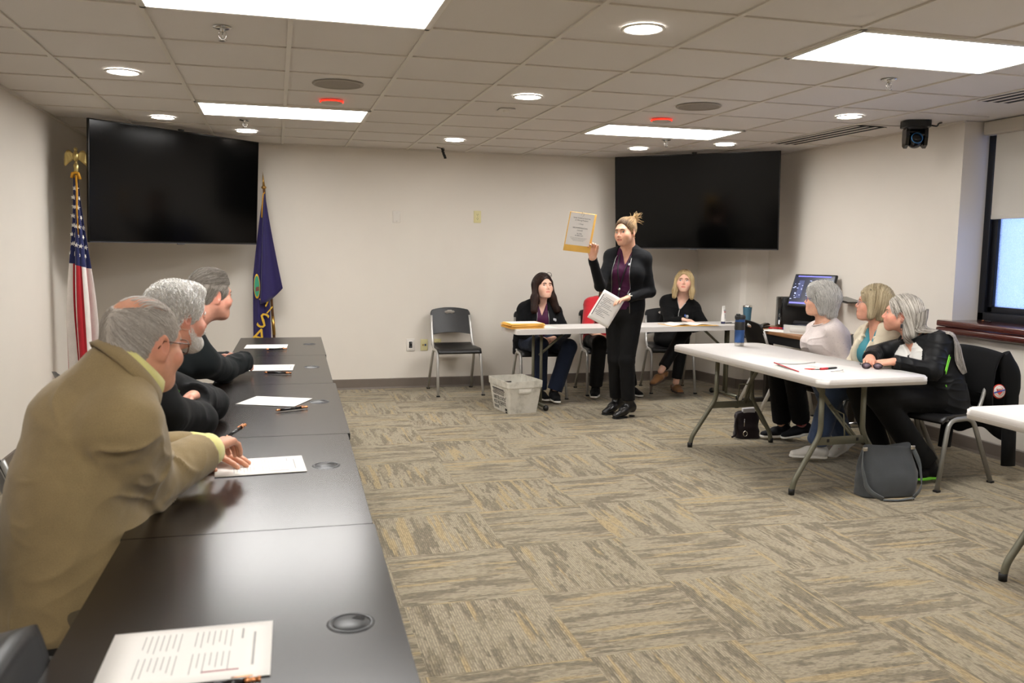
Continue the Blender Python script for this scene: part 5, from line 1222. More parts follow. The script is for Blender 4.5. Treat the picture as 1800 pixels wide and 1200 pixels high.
glasses(k, 'eyeglasses', root, '5a3a2a', lens=None, metal=.6, r=.0016, w=.027, hgt=.019)
E, Wq = k.arm['L']; d = nrm(Wq - E); B = BM(); ring_seam(Wq - d * .004, d, .033, B, .0028); obj('bracelet', shift(B, root), MATS['gold'], root)
# white curly hair and beard, black jacket, arms folded
k = skeleton((-.66, 3.26, .55), (-.465, 3.17, 1.055), 28, (-.338, 3.205, 1.205), 37, 8, 0, sw=.165, shdrop=.115, shfwd=.06, hip_hd=22, g=1.12, bulge=.04, hs=.98,
             arms={'R': ((-.29, 3.34, .805), (-.345, 3.61, .84)), 'L': ((-.265, 3.66, .81), (-.315, 3.42, .88))},
             legs={'R': ((-.24, 3.30, .57), (-.32, 3.36, .11)), 'L': ((-.26, 3.52, .57), (-.34, 3.60, .11))}, hipw=.095)
root = build_body('person', 'man with curly white hair and white beard in a black jacket, arms folded', k, M_skinC,
    {'R': dict(d=(-.3, .9, .05), n=(.2, .1, -1), curl=(30, 30, 20), s=1.03), 'L': dict(d=(-.25, -.9, .0), n=(.5, .0, -.8), curl=(25, 30, 20), s=1.03)}, headkw=dict(male=True, nose=1.15, full=.4, neckr=.064), rosy=.22, hh=.0024)
eyes(k, root, '4a5a6a', openz=.0048, brow='cfcac2', browt=.0035)
bp = torso(k, .020, belly=.7) + [cap(k.P - A_([0, 0, .06]), k.P + k.s * .1, .15, .14, .06, wide=(k.hr, 1.3))] + sleeve(k, 'R', .014, .062, .054, .044, end=.94) + sleeve(k, 'L', .014, .062, .054, .044, end=.94) + [neck_cut(k, .03), planes([((k.P[0], k.P[1], .44), (0, 0, 1))], k.P - .7, k.P + .7)]
jk = garment('jacket', bp, M_bjk, root, .007, .008, seed=92, sc=(8, 8, 14))
collar(k, 'collar', M_bjk, jk, .085, .085, .05, .012, 14, tilt=20, up0=-.012)
badge(k, torso(k, .022, belly=.7), .07, .88, .05, .04, 'logo', [M_lgw, mat('logo_green', '4f8a3f', .7)], jk, lambda B, M: logo_white(B, M, .07))
trousers(k, root, M_slack, rk=.072, ra=.066, rh=.105, amp=.005, seed=93)
for q in 'RL': shoe(root, k.leg[q][1], (1, .3, 0), M_leather, M_sole, L=.29, name='dress_shoe')
hp = [ell((0, -.018, .034), (.080, .099, .089), k=.02), ell((0, -.055, -.035), (.066, .055, .05), k=.03), ell((0, .045, .094), (.048, .038, .026), k=.02), FACE(.098, (.080, .070, .100), -.03)]
for s in (1, -1): hp.append(ell((s * .09, -.004, -.012), (.022, .014, .030), k=.006, op='s'))
M_hB = hair_mat('white_curly_hair', ['cfcac2', 'efebe5', 'ffffff'], .55)
strands('hair', hp, k, 6500, lambda l, g: np.stack([.6 * np.sign(l[:, 0] + .02), -.35 + 0 * l[:, 0], -.6 + 0 * l[:, 0]], 1) + g.normal(0, .5, (len(l), 3)), M_hB, root, lambda l: l[:, 2] > -.09, 10, .008, .0008, (.0, .007), seed=94, curl=.0055, tone=(.1, 1))
bd = [ell((0, .064, -.092), (.042, .036, .032), k=.02), ell((0, .088, -.048), (.030, .014, .010), k=.01)]
for s in (1, -1): bd.append(cap((s * .060, .010, -.045), (s * .035, .06, -.088), .012, .018, .02))
bd.append(ell((0, .100, -.064), (.020, .018, .0055), k=.004, op='s'))
strands('beard', bd, k, 1400, lambda l, g: np.stack([.1 * np.sign(l[:, 0]), .35 + 0 * l[:, 0], -1 + 0 * l[:, 0]], 1) + g.normal(0, .25, (len(l), 3)), M_hB, root, lambda l: l[:, 1] > -.05, 7, .007, .0009, (.0, .005), seed=95, curl=.002, tone=(.3, 1), h=.0035)
# short grey hair, dark quarter zip
k = skeleton((-.69, 4.56, .55), (-.455, 4.50, 1.05), 44, (-.318, 4.585, 1.205), 34, 4, 0, sw=.175, shdrop=.10, shfwd=.05, hip_hd=20, g=1.12, bulge=.05, hs=1.01,
             arms={'R': ((-.275, 4.68, .805), (-.165, 4.93, .825)), 'L': ((-.43, 4.90, .81), (-.255, 5.02, .81))},
             legs={'R': ((-.24, 4.55, .57), (-.32, 4.62, .11)), 'L': ((-.26, 4.78, .57), (-.34, 4.86, .11))}, hipw=.095)
root = build_body('person', 'man with short grey hair in a dark quarter zip pullover with folded hands', k, M_skinC,
    {'R': dict(d=(-.75, .5, .12), n=(-.2, -.5, -.8), curl=(35, 40, 25), s=1.03), 'L': dict(d=(.7, -.45, .1), n=(.2, -.3, -1), curl=(30, 35, 25), s=1.03)}, headkw=dict(male=True, nose=1.05, full=.9, jaw=1.08, neckr=.067, chin2=.8), rosy=.2, hh=.0024)
eyes(k, root, '4a5a6a', openz=.005, brow='6a5a4c')
zp = torso(k, .018, belly=.6) + [cap(k.P - A_([0, 0, .06]), k.P + k.s * .1, .15, .14, .06, wide=(k.hr, 1.3))] + sleeve(k, 'R', .012, .062, .054, .042, end=.95) + sleeve(k, 'L', .012, .062, .054, .042, end=.95) + [neck_cut(k, .03), wedge(k, .05, .004, .82, 1.25, .03), planes([((k.P[0], k.P[1], .44), (0, 0, 1))], k.P - .7, k.P + .7)]
jk = garment('quarter_zip', zp, M_char, root, .007, .007, seed=102, sc=(8, 8, 14))
collar(k, 'collar', M_char, jk, .086, .088, .05, .012, 26, tilt=20, up0=-.01)
B = BM(); tube(B, [on_front(k, zp, 0, t, .002) for t in np.linspace(.82, .50, 8)], .003, 6); obj('zipper', shift(B, jk), MATS['black_plastic'], jk)
badge(k, torso(k, .020, belly=.6), .05, .82, .05, .03, 'logo', [M_lgw, M_lgb], jk, lambda B, M: logo_white(B, M, .07))
trousers(k, root, M_slack, rk=.072, ra=.066, rh=.105, amp=.005, seed=103)
for q in 'RL': shoe(root, k.leg[q][1], (1, .3, 0), M_leather, M_sole, L=.29, name='dress_shoe')
hp = [cap_hair(.006, .006), ell((0, -.06, -.03), (.066, .050, .05), k=.03), ell((0, .030, .100), (.045, .035, .020), k=.02), FACE(.100, (.080, .070, .122), -.018)]
for s in (1, -1): hp.append(ell((s * .083, -.004, -.012), (.026, .020, .036), k=.006, op='s'))
M_hC = hair_mat('grey_brown_hair', ['5c544b', '8a8279', 'b0a89f'], .5)
strands('hair', hp, k, 6500, lambda l, g: np.where((l[:, 2] > .05)[:, None], np.stack([.1 * np.sign(l[:, 0]), .9 + 0 * l[:, 0], .25 + 0 * l[:, 0]], 1), np.stack([0 * l[:, 0], -.35 + 0 * l[:, 0], -.8 + 0 * l[:, 0]], 1)) + g.normal(0, .12, (len(l), 3)), M_hC, root, lambda l: l[:, 2] > -.07, 8, .009, .0006, (.0, .006), seed=104, tone=(.1, 1))
# ------------------------------------------------------------------ furniture
M_wood = NT('dark_laminate'); vec = M_wood.coord(scale=(1, 14, 1)); n_ = M_wood.noise(vec, 9, 5, .6)
M_wood.put(M_wood.b, 'Base Color', M_wood.ramp(n_, [(.3, srgb('120d0b')), (.7, srgb('1d1612'))])); M_wood.b.inputs['Roughness'].default_value = .24; M_wood.b.inputs['Specular IOR Level'].default_value = .55
M_wood.bump(n_, .06, .0006); M_wood = M_wood.m
M_edge = mat('black_edge_band', '0e0d0d', .4); M_gram = mat('grommet_black', '2c2d2f', .4); M_steel = mat('grey_steel', '8f8e8a', .4, .45); M_silver = mat('silver_tube', 'c4c2be', .38, .55)
M_olive = mat('olive_grey_steel', '6a6858', .4, .3); M_hdpe = mat('white_table_plastic', 'cfcac6', .5, bump=.25, bscale=700, bdist=.0008); M_chp = mat('chair_black_plastic', '111011', .42, bump=.2, bscale=500, bdist=.0006)
# --- the run of dark tables; long sides follow the same slightly turned line
def edgeX(y): return .2176 + .0207 * (y - 1.25) + .006 * math.sin(y * 2)      # right edge
SEAM = [6.955, 5.785, 4.573, 3.309, 2.194, 1.03]
TLAB = ['dark laminate table at the far end of the run, by the purple flag', 'dark laminate table in the run, in front of the man with short grey hair', 'dark laminate table in the run, beside the man with curly white hair', 'dark laminate table in the run, under the hands of the man in the tan blazer', 'dark laminate table nearest the camera, with one sheet and a grommet']
def dark_table(y1, y0, lab, gy, ex):
    cx = ex - .305; cy = (y0 + y1) / 2; L = y1 - y0 - .004; t = thing('training_table', lab, 'table', (cx, cy, 0), -.0207, 'dark laminate tables in a row')
    B = BM(); prism(B, rrect(.61, L, .006, 3), .712, .739, smooth=False); obj('tabletop', B, M_wood, t)
    B = BM(); prism(B, rrect(.6125, L + .002, .007, 3), .7135, .7365); obj('edge_band', B, M_edge, t)
    for s in (-1, 1):
        B = BM(); y = s * (L / 2 - .14); tube(B, [(-.02, y, .70), (-.02, y, .06)], .026, 8, square=True); tube(B, fillet([(-.24, y, .045), (-.2, y, .06), (.17, y, .06), (.21, y, .045)], .03), .02, 8, square=True); box(B, (-.0, y, .70), (.4, .05, .02))
        lg = obj('leg', B, M_steel, t)
        for q in (-.235, .205):
            B = BM(); T = BM(); bmesh.ops.create_cone(T, segments=20, radius1=.028, radius2=.028, depth=.022, cap_ends=True); T.transform(Matrix.Translation((q, y, .029)) @ Euler((0, PI / 2, 0)).to_matrix().to_4x4()); join(B, T, 0, True); T.free(); obj('caster', B, M_blk, lg)
    B = BM(); box(B, (-.02, 0, .66), (.02, L - .32, .06)); obj('crossbar', B, M_steel, t)
    gx = ex - cx - .10 + .003
    B = BM(); lathe(B, [(.036, .739), (.038, .7415), (.042, .7415), (.046, .739)], n=32, M=Matrix.Translation((gx, gy - cy, 0))); lathe(B, [(0, .7412), (.033, .7412), (.035, .7395)], n=32, M=Matrix.Translation((gx, gy - cy, 0)))
    g = obj('grommet', B, M_gram, t)
    B = BM(); prism(B, [(-.006, .016), (.020, .016), (.016, .030), (-.002, .030)],   .7412, .7416, Matrix.Translation((gx, gy - cy, 0)) @ Matrix.Rotation(-.5, 4, 'Z')); obj('grommet_slot', B, mat('slot_black', '020202', .8), g)
for i, gy in enumerate((6.452, 5.212, 4.022, 2.825, 1.601)): dark_table(SEAM[i], SEAM[i + 1], TLAB[i], gy, edgeX((SEAM[i] + SEAM[i + 1]) / 2))
# --- white folding tables
def folding_table(lab, c, rz):
    t = thing('folding_table', lab, 'table', (c[0], c[1], 0), rz, 'white plastic folding tables'); L, Wd = 1.84, .755
    B = BM(); T = BM(); prism(T, rrect(Wd, L, .06, 8), .694, .742); bmesh.ops.bevel(T, geom=[e for e in T.edges if all(abs(v.co.z - .742) < 1e-4 for v in e.verts)], offset=.008, segments=3, affect='EDGES'); join(B, T, 0, True); T.free()
    for f in B.faces: f.smooth = abs(f.normal.z) < .7
    for s in (-1, 1): box(B, (0, s * (L / 2 - .3), .69), (.5, .07, .012))
    obj('tabletop', B, M_hdpe, t)
    B = BM(); prism(B, rrect(Wd + .004, L + .004, .062, 8), .712, .7155); obj('rim_groove', B, mat('table_rim', 'b9b4ae', .5), t)
    for s in (-1, 1):
        y = s * (L / 2 - .30); fr = None
        for q in (-1, 1):
            B = BM(); tube(B, fillet([(q * .15, y, .70), (q * .15, y + s * .005, .36), (q * .335, y + s * .02, .075), (q * .345, y + s * .02, .0)], .05), .0165, 10)
            lg = obj('leg', B, M_olive, t)
            B = BM(); lathe(B, [(0, .0), (.018, .001), (.019, .035), (.0165, .036)], n=14, M=Matrix.Translation((q * .345, y + s * .02, 0))); obj('foot_cap', B, M_blk, lg)
        B = BM(); box(B, (0, y + s * .007, .315), (.36, .012, .05), bev=.003)
        for q in (-.10, .11): box(B, (q, y + s * .014 , .318), (.016, .004, .02), mi=1)
        obj('crossbar', B, [M_olive, M_blk], t)
        B = BM()
        for q in (-.012, .012): tube(B, [(q + .1, y, .325), (q * .6 + .03, y - s * .16, .50)], .009, 8)
        tube(B, [(.03, y - s * .16, .50), (0, y - s * .36, .685)], .013, 8); tube(B, [(.03, y - s * .16, .49), (.03, y - s * .02, .47), (.03, y, .32)], .005, 6); obj('brace', B, M_olive, t)
    return t
folding_table('white folding table the three women sit at', (3.315, 5.065), R(1.0))
folding_table('white folding table cut by the right edge of the picture', (3.455, 2.345), R(-1.5))
t = thing('folding_table', 'narrow white folding table in front of the back wall, with papers on it', 'table', (3.335, 7.60, 0), R(4.2), 'white plastic folding tables'); L, Wd = 2.60, .46
B = BM(); T = BM(); prism(T, rrect(L, Wd, .035, 6), .695, .742); bmesh.ops.bevel(T, geom=[e for e in T.edges if all(abs(v.co.z - .742) < 1e-4 for v in e.verts)], offset=.008, segments=3, affect='EDGES'); join(B, T, 0, False); T.free(); obj('tabletop', B, M_hdpe, t)
for s in (-1, 1):
    x = s * 1.02
    for q in (-.02, .02):
        B = BM(); tube(B, [(x + s * q, q * 2.5, .70), (x + s * q, q * 2.5, .05)], .014, 10); obj('leg', B, M_olive, t)
    B = BM(); tube(B, [(x, -.23, .035), (x, .23, .035)], .015, 10); fb = obj('floor_bar', B, M_olive, t)
    for q in (-.235, .235):
        B = BM(); T = BM(); bmesh.ops.create_uvsphere(T, u_segments=14, v_segments=10, radius=.027); T.transform(Matrix.Translation((x, q, .027))); join(B, T, 0, True); T.free(); obj('caster', B, M_blk, fb)
    B = BM(); tube(B, [(x - s * .02, 0, .48), (x - s * .28, 0, .69)], .011, 8, square=True); obj('brace', B, M_olive, t)
# --- stacking chairs: black shells on tube frames
def chair(label, loc, rz, frame=None, group='black stacking chairs', tilt=0):
    t = thing('stacking_chair', label, 'chair', loc, rz, group); fm = frame or M_silver
    B = BM(); P = []
    for i in range(13):
        u = -1 + 2 * i / 12; row = []
        for j in range(11):
            v = j / 10; y = -.225 + .43 * v; w = .225 - .018 * v - .03 * max(0, .12 - v) * 8 * .3
            z = .452 - .016 * (1 - u * u) * math.sin(PI * min(1, v * 1.1)) - .035 * max(0, (.14 - v) / .14) ** 2 + .02 * max(0, (v - .85) / .15)
            row.append(Vector((u * w, y, z)))
        P.append(row)
    grid(B, P, thick=.016); obj('seat', B, M_chp, t)
    B = BM(); P = []; n, m = 44, 48
    def back(u, v):
        w = .205 + .006 * math.sin(PI * v) - .018 * max(0, (v - .82) / .18) ** 2; z = .572 + .272 * v - .022 * u * u * max(0, (v - .6) / .4) + .020 * (1 - u * u) * (1 - v) ** 3
        return Vector((u * w, .165 + .085 * v + .03 * (1 - u * u) + .012 * v * v, z))
    hole = lambda u, v: (u / .27) ** 2 + ((v - .83) / .075) ** 2 < 1
    for lay, fl in ((0, False), (1, True)):
        vs = {}
        for i in range(n + 1):
            for j in range(m + 1):
                u, v = -1 + 2 * i / n, j / m; d = math.hypot(u / .27, (v - .83) / .075)
                if .84 < d < 1.18: u, v = u / d, .83 + (v - .83) / d
                vs[i, j] = B.verts.new(back(u, v) + Vector((0, .014 * lay, 0)))
        if lay == 0: keep = vs
        for i in range(n):
            for j in range(m):
                uc, vc = -1 + 2 * (i + .5) / n, (j + .5) / m
                if math.hypot(uc / .27, (vc - .83) / .075) < .93: continue
                q = (vs[i, j], vs[i + 1, j], vs[i + 1, j + 1], vs[i, j + 1]); f = B.faces.new(q[::-1] if fl else q); f.smooth = True
    bd = [e for e in B.edges if len(e.link_faces) == 1]; bmesh.ops.bridge_loops(B, edges=[e for e in bd if all(abs(v.co.x) < .075 and .77 < v.co.z < .83 for v in e.verts)])
    bd = [e for e in B.edges if len(e.link_faces) == 1 and not all(abs(v.co.x) < .075 and .77 < v.co.z < .83 for v in e.verts)]
    try: bmesh.ops.bridge_loops(B, edges=bd)
    except Exception: pass
    obj('backrest', B, M_chp, t)
    for s in (-1, 1):
        B = BM(); tube(B, fillet([(s * .228, -.255, .012), (s * .216, -.165, .438), (s * .214, .06, .438), (s * .228, .265, .012)], .07, 6), .0135, 10, sx=1., sy=1.25)
        lg = obj('leg_frame', B, fm, t)
        for y in (-.256, .266):
            B = BM(); box(B, (s * .228, y, .007), (.034, .034, .014), bev=.003); obj('foot_glide', B, M_blk, lg)
        B = BM(); tube(B, fillet([(s * .214, -.02, .435), (s * .209, .12, .47), (s * .205, .185, .62), (s * .2, .235, .765)], .06, 5), .0125, 10); obj('back_post', B, fm, t)
    B = BM()
    for y in (-.13, .07): tube(B, [(-.214, y, .428), (.214, y, .428)], .010, 8)
    obj('seat_rail', B, fm, t); return t
c0 = chair('empty black stacking chair against the back wall between outlets and the far table', (1.738, 8.46, 0), R(1))
def chair_at(label, x, y, rz, m=None):
    c = dup(c0, (x, y, 0), R(rz), label)
    if m is not None:
        for o in [c] + kids(c):
            for q in [o] + kids(o):
                if q.type == 'MESH' and q.name.split('.')[0] in ('leg_frame', 'back_post', 'seat_rail'):
                    q.data = q.data.copy(); q.data.materials[0] = m
    return c
chair_at('black stacking chair under the woman with long dark hair', 2.51, 8.10, -4)
chair_at('black stacking chair under the person in red', 3.24, 8.20, -6)
chair_at('black stacking chair under the blonde woman in the quarter zip', 3.955, 8.17, -12)
chair_at('empty black stacking chair turned to the computer desk', 4.385, 6.83, 84)
chair_at('grey-framed stacking chair under the woman with the grey bob', 4.08, 5.57, -92, M_steel)
chair_at('grey-framed stacking chair under the woman in the cream cardigan', 4.10, 5.00, -94, M_steel)
chair_at('grey-framed stacking chair under the woman in the track jacket, with a coat over its back', 4.10, 4.54, -78, M_steel)
chair_at('stacking chair under the man in the tan blazer', -.60, 2.42, 110, M_steel)
chair_at('stacking chair under the man with curly white hair', -.71, 3.27, 112, M_steel)
chair_at('stacking chair under the man with short grey hair', -.74, 4.56, 112, M_steel)
t = thing('padded_chair', 'black padded chair pushed in at the near dark table in the lower left corner', 'chair', (-.20, 1.355, 0), R(90))
M_vinyl = mat('black_vinyl', '101113', .38, bump=.12, bscale=250)
B = BM(); P = [[Vector((-.225 * (1 - .12 * max(0, (j / 12 - .7) / .3) ** 2) * (1 - 2 * i / 14), .205 + .03 * (1 - (i / 7 - 1) ** 2) * 0 + .05 * j / 12, .47 + .36 * j / 12 - .03 * abs(i / 7 - 1) ** 4 * (j / 12))) for j in range(13)] for i in range(15)]; grid(B, P, thick=.055); bmesh.ops.bevel(B, geom=[e for e in B.edges if e.calc_face_angle(0) > 1.0], offset=.022, segments=4, affect='EDGES')
for f in B.faces: f.smooth = True
obj('backrest', B, M_vinyl, t)
B = BM(); box(B, (0, 0, .44), (.46, .42, .08), bev=.03, seg=4); obj('seat', B, M_vinyl, t)
B = BM(); tube(B, fillet([(0, .05, .40), (0, .26, .40), (0, .25, .62)], .06), .022, 8); obj('back_arm', B, M_blk, t)
B = BM(); lathe(B, [(.03, .08), (.03, .25), (.02, .25), (.02, .41)], n=16)
for i in range(5): a = i * 2 * PI / 5 + .3; tube(B, [(0, 0, .10), (.14 * math.cos(a), .14 * math.sin(a), .085), (.24 * math.cos(a), .24 * math.sin(a), .06)], [.03, .022, .016], 8)
obj('star_base', B, M_blk, t)
for i in range(5):
    a = i * 2 * PI / 5 + .3; B = BM(); T = BM(); bmesh.ops.create_uvsphere(T, u_segments=14, v_segments=8, radius=.028); T.transform(Matrix.Translation((.24 * math.cos(a), .24 * math.sin(a), .028))); join(B, T, 0, True); T.free(); obj('caster', B, M_blk, t)
# --- computer desk with its things
M_oak = mat('brown_laminate', '8a6240', .45, var=.2, vscale=6, stretch=(6, 1, 1))
t = thing('computer_desk', 'brown-topped desk with black apron along the right wall', 'desk', (4.63, 6.72, 0))
B = BM(); box(B, (0, 0, .725), (.64, 1.40, .03), bev=.003); obj('desktop', B, M_oak, t)
B = BM(); box(B, (-.30, 0, .672), (.02, 1.36, .075)); obj('apron', B, M_blk, t)
for y in (-.63, .63):
    B = BM(); box(B, (0, y, .36), (.07, .045, .70), bev=.004); box(B, (-.02, y, .02), (.56, .06, .04), bev=.006); obj('leg', B, mat('desk_leg', '2a241f', .5), t)
t = thing('desktop_computer', 'black computer tower standing on the desk', 'computer', (4.745, 7.22, .74), R(-14))
B = BM(); box(B, (.06, .0, .145), (.30, .17, .29), bev=.006); obj('case', B, M_blk, t)
B = BM(); box(B, (-.092, 0, .145), (.012, .168, .286), bev=.004); box(B, (-.099, -.03, .05), (.004, .02, .04), bev=.002, mi=1); lathe(B, [(.012, 0), (.016, .002), (.018, 0)], n=20, M=basis((0, 1, 0), (0, 0, 1), (-1, 0, 0), (-.098, -.03, .115)), mi=2); obj('front_panel', B, [M_blkg, mat('case_led', 'e8e8e8', .4, emit=('ffffff', .6)), M_steel], t)
def screen_mat():
    t = NT('monitor_picture'); b = t.b; b.inputs['Base Color'].default_value = (.01, .012, .03, 1); b.inputs['Roughness'].default_value = .2
    b.inputs['Emission Color'].default_value = srgb('0a0f26'); b.inputs['Emission Strength'].default_value = .7; return t.m
tl, trr, blx = A_([4.735, 7.12, 1.255]), A_([4.935, 6.765, 1.255]), A_([4.605, 7.045, .965]); ex = nrm(trr - tl); eu = nrm(tl - blx); ez = nrm(np.cross(ex, eu)); eu = np.cross(ez, ex); mw, mh = .41, .335
mo = thing('computer_monitor', 'black monitor with dark blue desktop picture tilted back on the desk', 'monitor', tuple(tl)); Mm = basis(ex, eu, ez)
def onm(B, m=Mm): B.transform(m); return B
B = BM(); box(B, (mw / 2, -mh / 2, -.012), (mw, mh, .03), bev=.01); obj('housing', onm(B), M_blk, mo)
B = BM(); box(B, (mw / 2, -mh / 2, .0045), (mw - .03, mh - .035, .002)); sc_ = obj('screen', onm(B), screen_mat(), mo)
M_ui = mat('screen_glow', '6a6ad8', .5, emit=('6a68e0', .5)); M_ui2 = mat('screen_white', 'c8d0ff', .5, emit=('b8c4ff', .5)); M_ui3 = mat('screen_dim', '1c2a60', .5, emit=('18244e', .5))
B = BM(); box(B, (.20, -.027, .0062), (.32, .012, .0008)); obj('title_bar', onm(B), M_ui, sc_); B = BM(); box(B, (.13, -mh + .035, .0062), (.22, .016, .0008)); obj('task_bar', onm(B), M_ui, sc_)
B = BM(); g_ = np.random.default_rng(5)
for i in range(22): box(B, (g_.choice([.022, .05, .09, .16]) + g_.uniform(0, .02), -.06 - .2 * g_.uniform(0, 1), .0062), (g_.uniform(.006, .02), .005, .0008))
obj('screen_icons', onm(B), M_ui2, sc_)
B = BM(); box(B, (.09, -.16, .0060), (.05, .18, .0006)); tube(B, [(.22 + .03 * math.cos(a), -.19 + .03 * math.sin(a), .007) for a in np.linspace(0, 6.28, 20)[:-1]], .004, 6, closed=True); obj('screen_panel', onm(B), M_ui3, sc_)
st = (Mm @ Vector((mw / 2, -mh * .6, -.03))); lb = Vector((4.80, 6.95, .742)) - Vector(tl)
B = BM(); tube(B, [st, (st + lb) / 2 + Vector((.06, 0, .05)), lb + Vector((.0, 0, .01))], .018, 8); box(B, lb, (.2, .22, .012), bev=.004); obj('stand', B, M_blk, mo)
t = thing('wall_arm_tray', 'thin black tray on an arm, at the right wall behind the grey bob', 'tray', (4.86, 6.55, 1.04))
B = BM(); prism(B, [(-.05, -.12), (.10, -.12), (.11, .12), (-.08, .12)], .0, .008, Matrix.Rotation(R(8), 4, 'X')); obj('tray', B, M_blkg, t)
B = BM(); tube(B, fillet([(0, .10, -.012), (0, -.06, -.022), (.1, -.12, -.01)], .04), .009, 8); obj('arm', B, M_steel, t)
t = thing('document_scanner', 'white scanner with raised black lid on the desk', 'scanner', (4.52, 6.63, .74), R(-62))
B = BM(); prism(B, rrect(.30, .22, .03), 0, .075); box(B, (0, -.111, .035), (.15, .004, .04), bev=.002); obj('body', B, mat('scanner_white', 'c9c7c2', .4), t)
B = BM(); box(B, (0, 0, .078), (.29, .21, .008), bev=.003); obj('glass_bed', B, M_blkg, t)
B = BM(); box(B, (0, .0, .0), (.30, .22, .018), bev=.006); B.transform(Matrix.Translation((0, .105, .085)) @ Euler((R(38), 0, 0)).to_matrix().to_4x4() @ Matrix.Translation((0, -.105, .01))); obj('lid', B, M_blk, t)
def paper(name, label, c, w, hgt, rz, group=None, z=.7405, cat='paper', lines=True, curl=0., m=None, seed=0, flip=False):
    t = thing(name, label, cat, (c[0], c[1], z), rz, group); nx, ny = 6, 8
    B = BM(); P = [[Vector((-w / 2 + w * i / nx, -hgt / 2 + hgt * j / ny, .0006 + curl * ((abs(i / nx - .5) * 2) ** 3) * (j / ny))) for j in range(ny + 1)] for i in range(nx + 1)]; grid(B, P, thick=.0006); obj('page', B, m or MATS['paper_white'], t)
    if lines:
        g = np.random.default_rng(seed); B = BM(); y = hgt * .42
        box(B, (0, y, .0016), (w * .62, .0034, .0003)); y -= .018; box(B, (-w * .3, y, .0016), (w * .2, .003, .0003)); y -= .016
        for blk in range(2):
            for r_ in range(7):
                for cc in range(2): L = w * g.uniform(.22, .36); box(B, (-w * .4 + cc * w * .42 + L / 2, y, .0016), (L, .0014, .0003))
                y -= .0085
            y -= .014
        obj('text_lines', B, mat('ink_pale', 'a9a7a4', .8), t)
        B = BM(); box(B, (w * .36, hgt * .22, .0017), (.004, .05, .0003)); obj('red_mark', B, mat('red_ink', '9a3a4a', .7), t)
    return t
paper('paper_sheet', 'stack of white paper on the desk in front of the scanner', (4.42, 6.88), .23, .29, R(20), lines=False, z=.741)
t = thing('stapler', 'dark stapler on the far end of the desk', 'stapler', (4.47, 7.18, .74), R(30)); B = BM(); box(B, (0, 0, .008), (.14, .035, .014), bev=.004); obj('base', B, M_blk, t)
B = BM(); prism(B, [(-.07, .018), (.065, .022), (.07, .032), (.03, .046), (-.06, .036)], -.016, .016, basis((1, 0, 0), (0, 0, 1), (0, -1, 0)), smooth=False); obj('arm', B, mat('stapler_dark', '26231f', .35), t)
for nm, c, q, lab in (('marker_pen', (4.50, 7.05), 'b3202a', 'red marker on the desk before the computer'), ('marker_pen', (4.53, 7.03), '23369a', 'blue marker on the desk before the computer')):
    t = thing(nm, lab, 'pen', (c[0], c[1], .748), R(-40)); B = BM(); tube(B, [(-.06, 0, 0), (.03, 0, 0)], .008, 10); obj('barrel', B, mat('marker_' + q, q, .4), t); B = BM(); tube(B, [(.03, 0, 0), (.065, 0, 0)], .009, 10); obj('cap', B, mat('marker_' + q, q, .4), t)
# office chair on casters behind the women
t = thing('office_chair', 'office chair with chrome casters and blue-grey back behind the seated women', 'chair', (4.56, 5.66, 0), R(-75))
B = BM()
for i in range(5):
    a = i * 2 * PI / 5; tube(B, [(0, 0, .12), (.16 * math.cos(a), .16 * math.sin(a), .10), (.29 * math.cos(a), .29 * math.sin(a), .075)], [.03, .022, .016], 8)
obj('star_base', B, M_chrome, t)
for i in range(5):
    a = i * 2 * PI / 5; B = BM()
    for s in (-1, 1):
        T = BM(); bmesh.ops.create_cone(T, segments=16, radius1=.03, radius2=.03, depth=.018, cap_ends=True); T.transform(Matrix.Translation((.29 * math.cos(a), .29 * math.sin(a), .03)) @ Matrix.Rotation(a + .6, 4, 'Z') @ Matrix.Translation((s * .016, 0, 0)) @ Euler((0, PI / 2, 0)).to_matrix().to_4x4()); join(B, T, 0, True); T.free()
    box(B, (.29 * math.cos(a), .29 * math.sin(a), .055), (.05, .03, .03), bev=.01); obj('caster', B, M_chrome, t)
B = BM(); lathe(B, [(.024, .1), (.024, .3), (.018, .3), (.018, .42)], n=16); obj('gas_column', B, M_blk, t)
M_bgf = cloth_mat('blue_grey_fabric', '5a6480', .9, 400)
B = BM(); box(B, (0, 0, .45), (.46, .44, .07), bev=.03, seg=4); obj('seat', B, M_bgf, t)
B = BM(); P = [[Vector((-.21 + .42 * i / 10, .22 + .03 * (1 - (i / 5 - 1) ** 2) + .06 * j / 10, .52 + .36 * j / 10)) for j in range(11)] for i in range(11)]; grid(B, P, thick=.04); tube(B, [(0, .1, .42), (0, .27, .45), (0, .30, .6)], .02, 8); obj('backrest', B, M_bgf, t)
# ------------------------------------------------------------------ things lying about
M_copper = mat('copper_trim', 'c98a5e', .25, 1.)
PG = 'printed sheets on the dark tables'
paper('paper_sheet', 'printed sheet on the farthest dark table, beside a pen', (-.075, 6.32), .29, .235, R(-3), PG, seed=1)
paper('paper_sheet', 'printed sheet on the dark table before the man with short grey hair', (-.05, 5.205), .285, .25, R(-4), PG, seed=2)
paper('paper_sheet', 'tilted printed sheet on the dark table beside the man with curly hair', (-.015, 4.06), .28, .215, R(-24), PG, seed=3)
paper('paper_sheet', 'printed sheet under the hands of the man in the tan blazer', (-.06, 2.853), .28, .215, R(-90 + 93), PG, seed=4)
paper('paper_sheet', 'large-looking printed sheet at the near end of the dark tables', (-.158, 1.533), .279, .216, R(-1), PG, seed=5)
for o in [o for o in bpy.data.objects if o.name.split('.')[0] == 'paper_sheet' and o.get('group') == PG]:      # text runs across the table
    for c in kids(o):
        if c.name.split('.')[0] in ('text_lines', 'red_mark'):
            c.rotation_euler = (0, 0, R(-90)); c.scale = (.75, 1.2, 1)
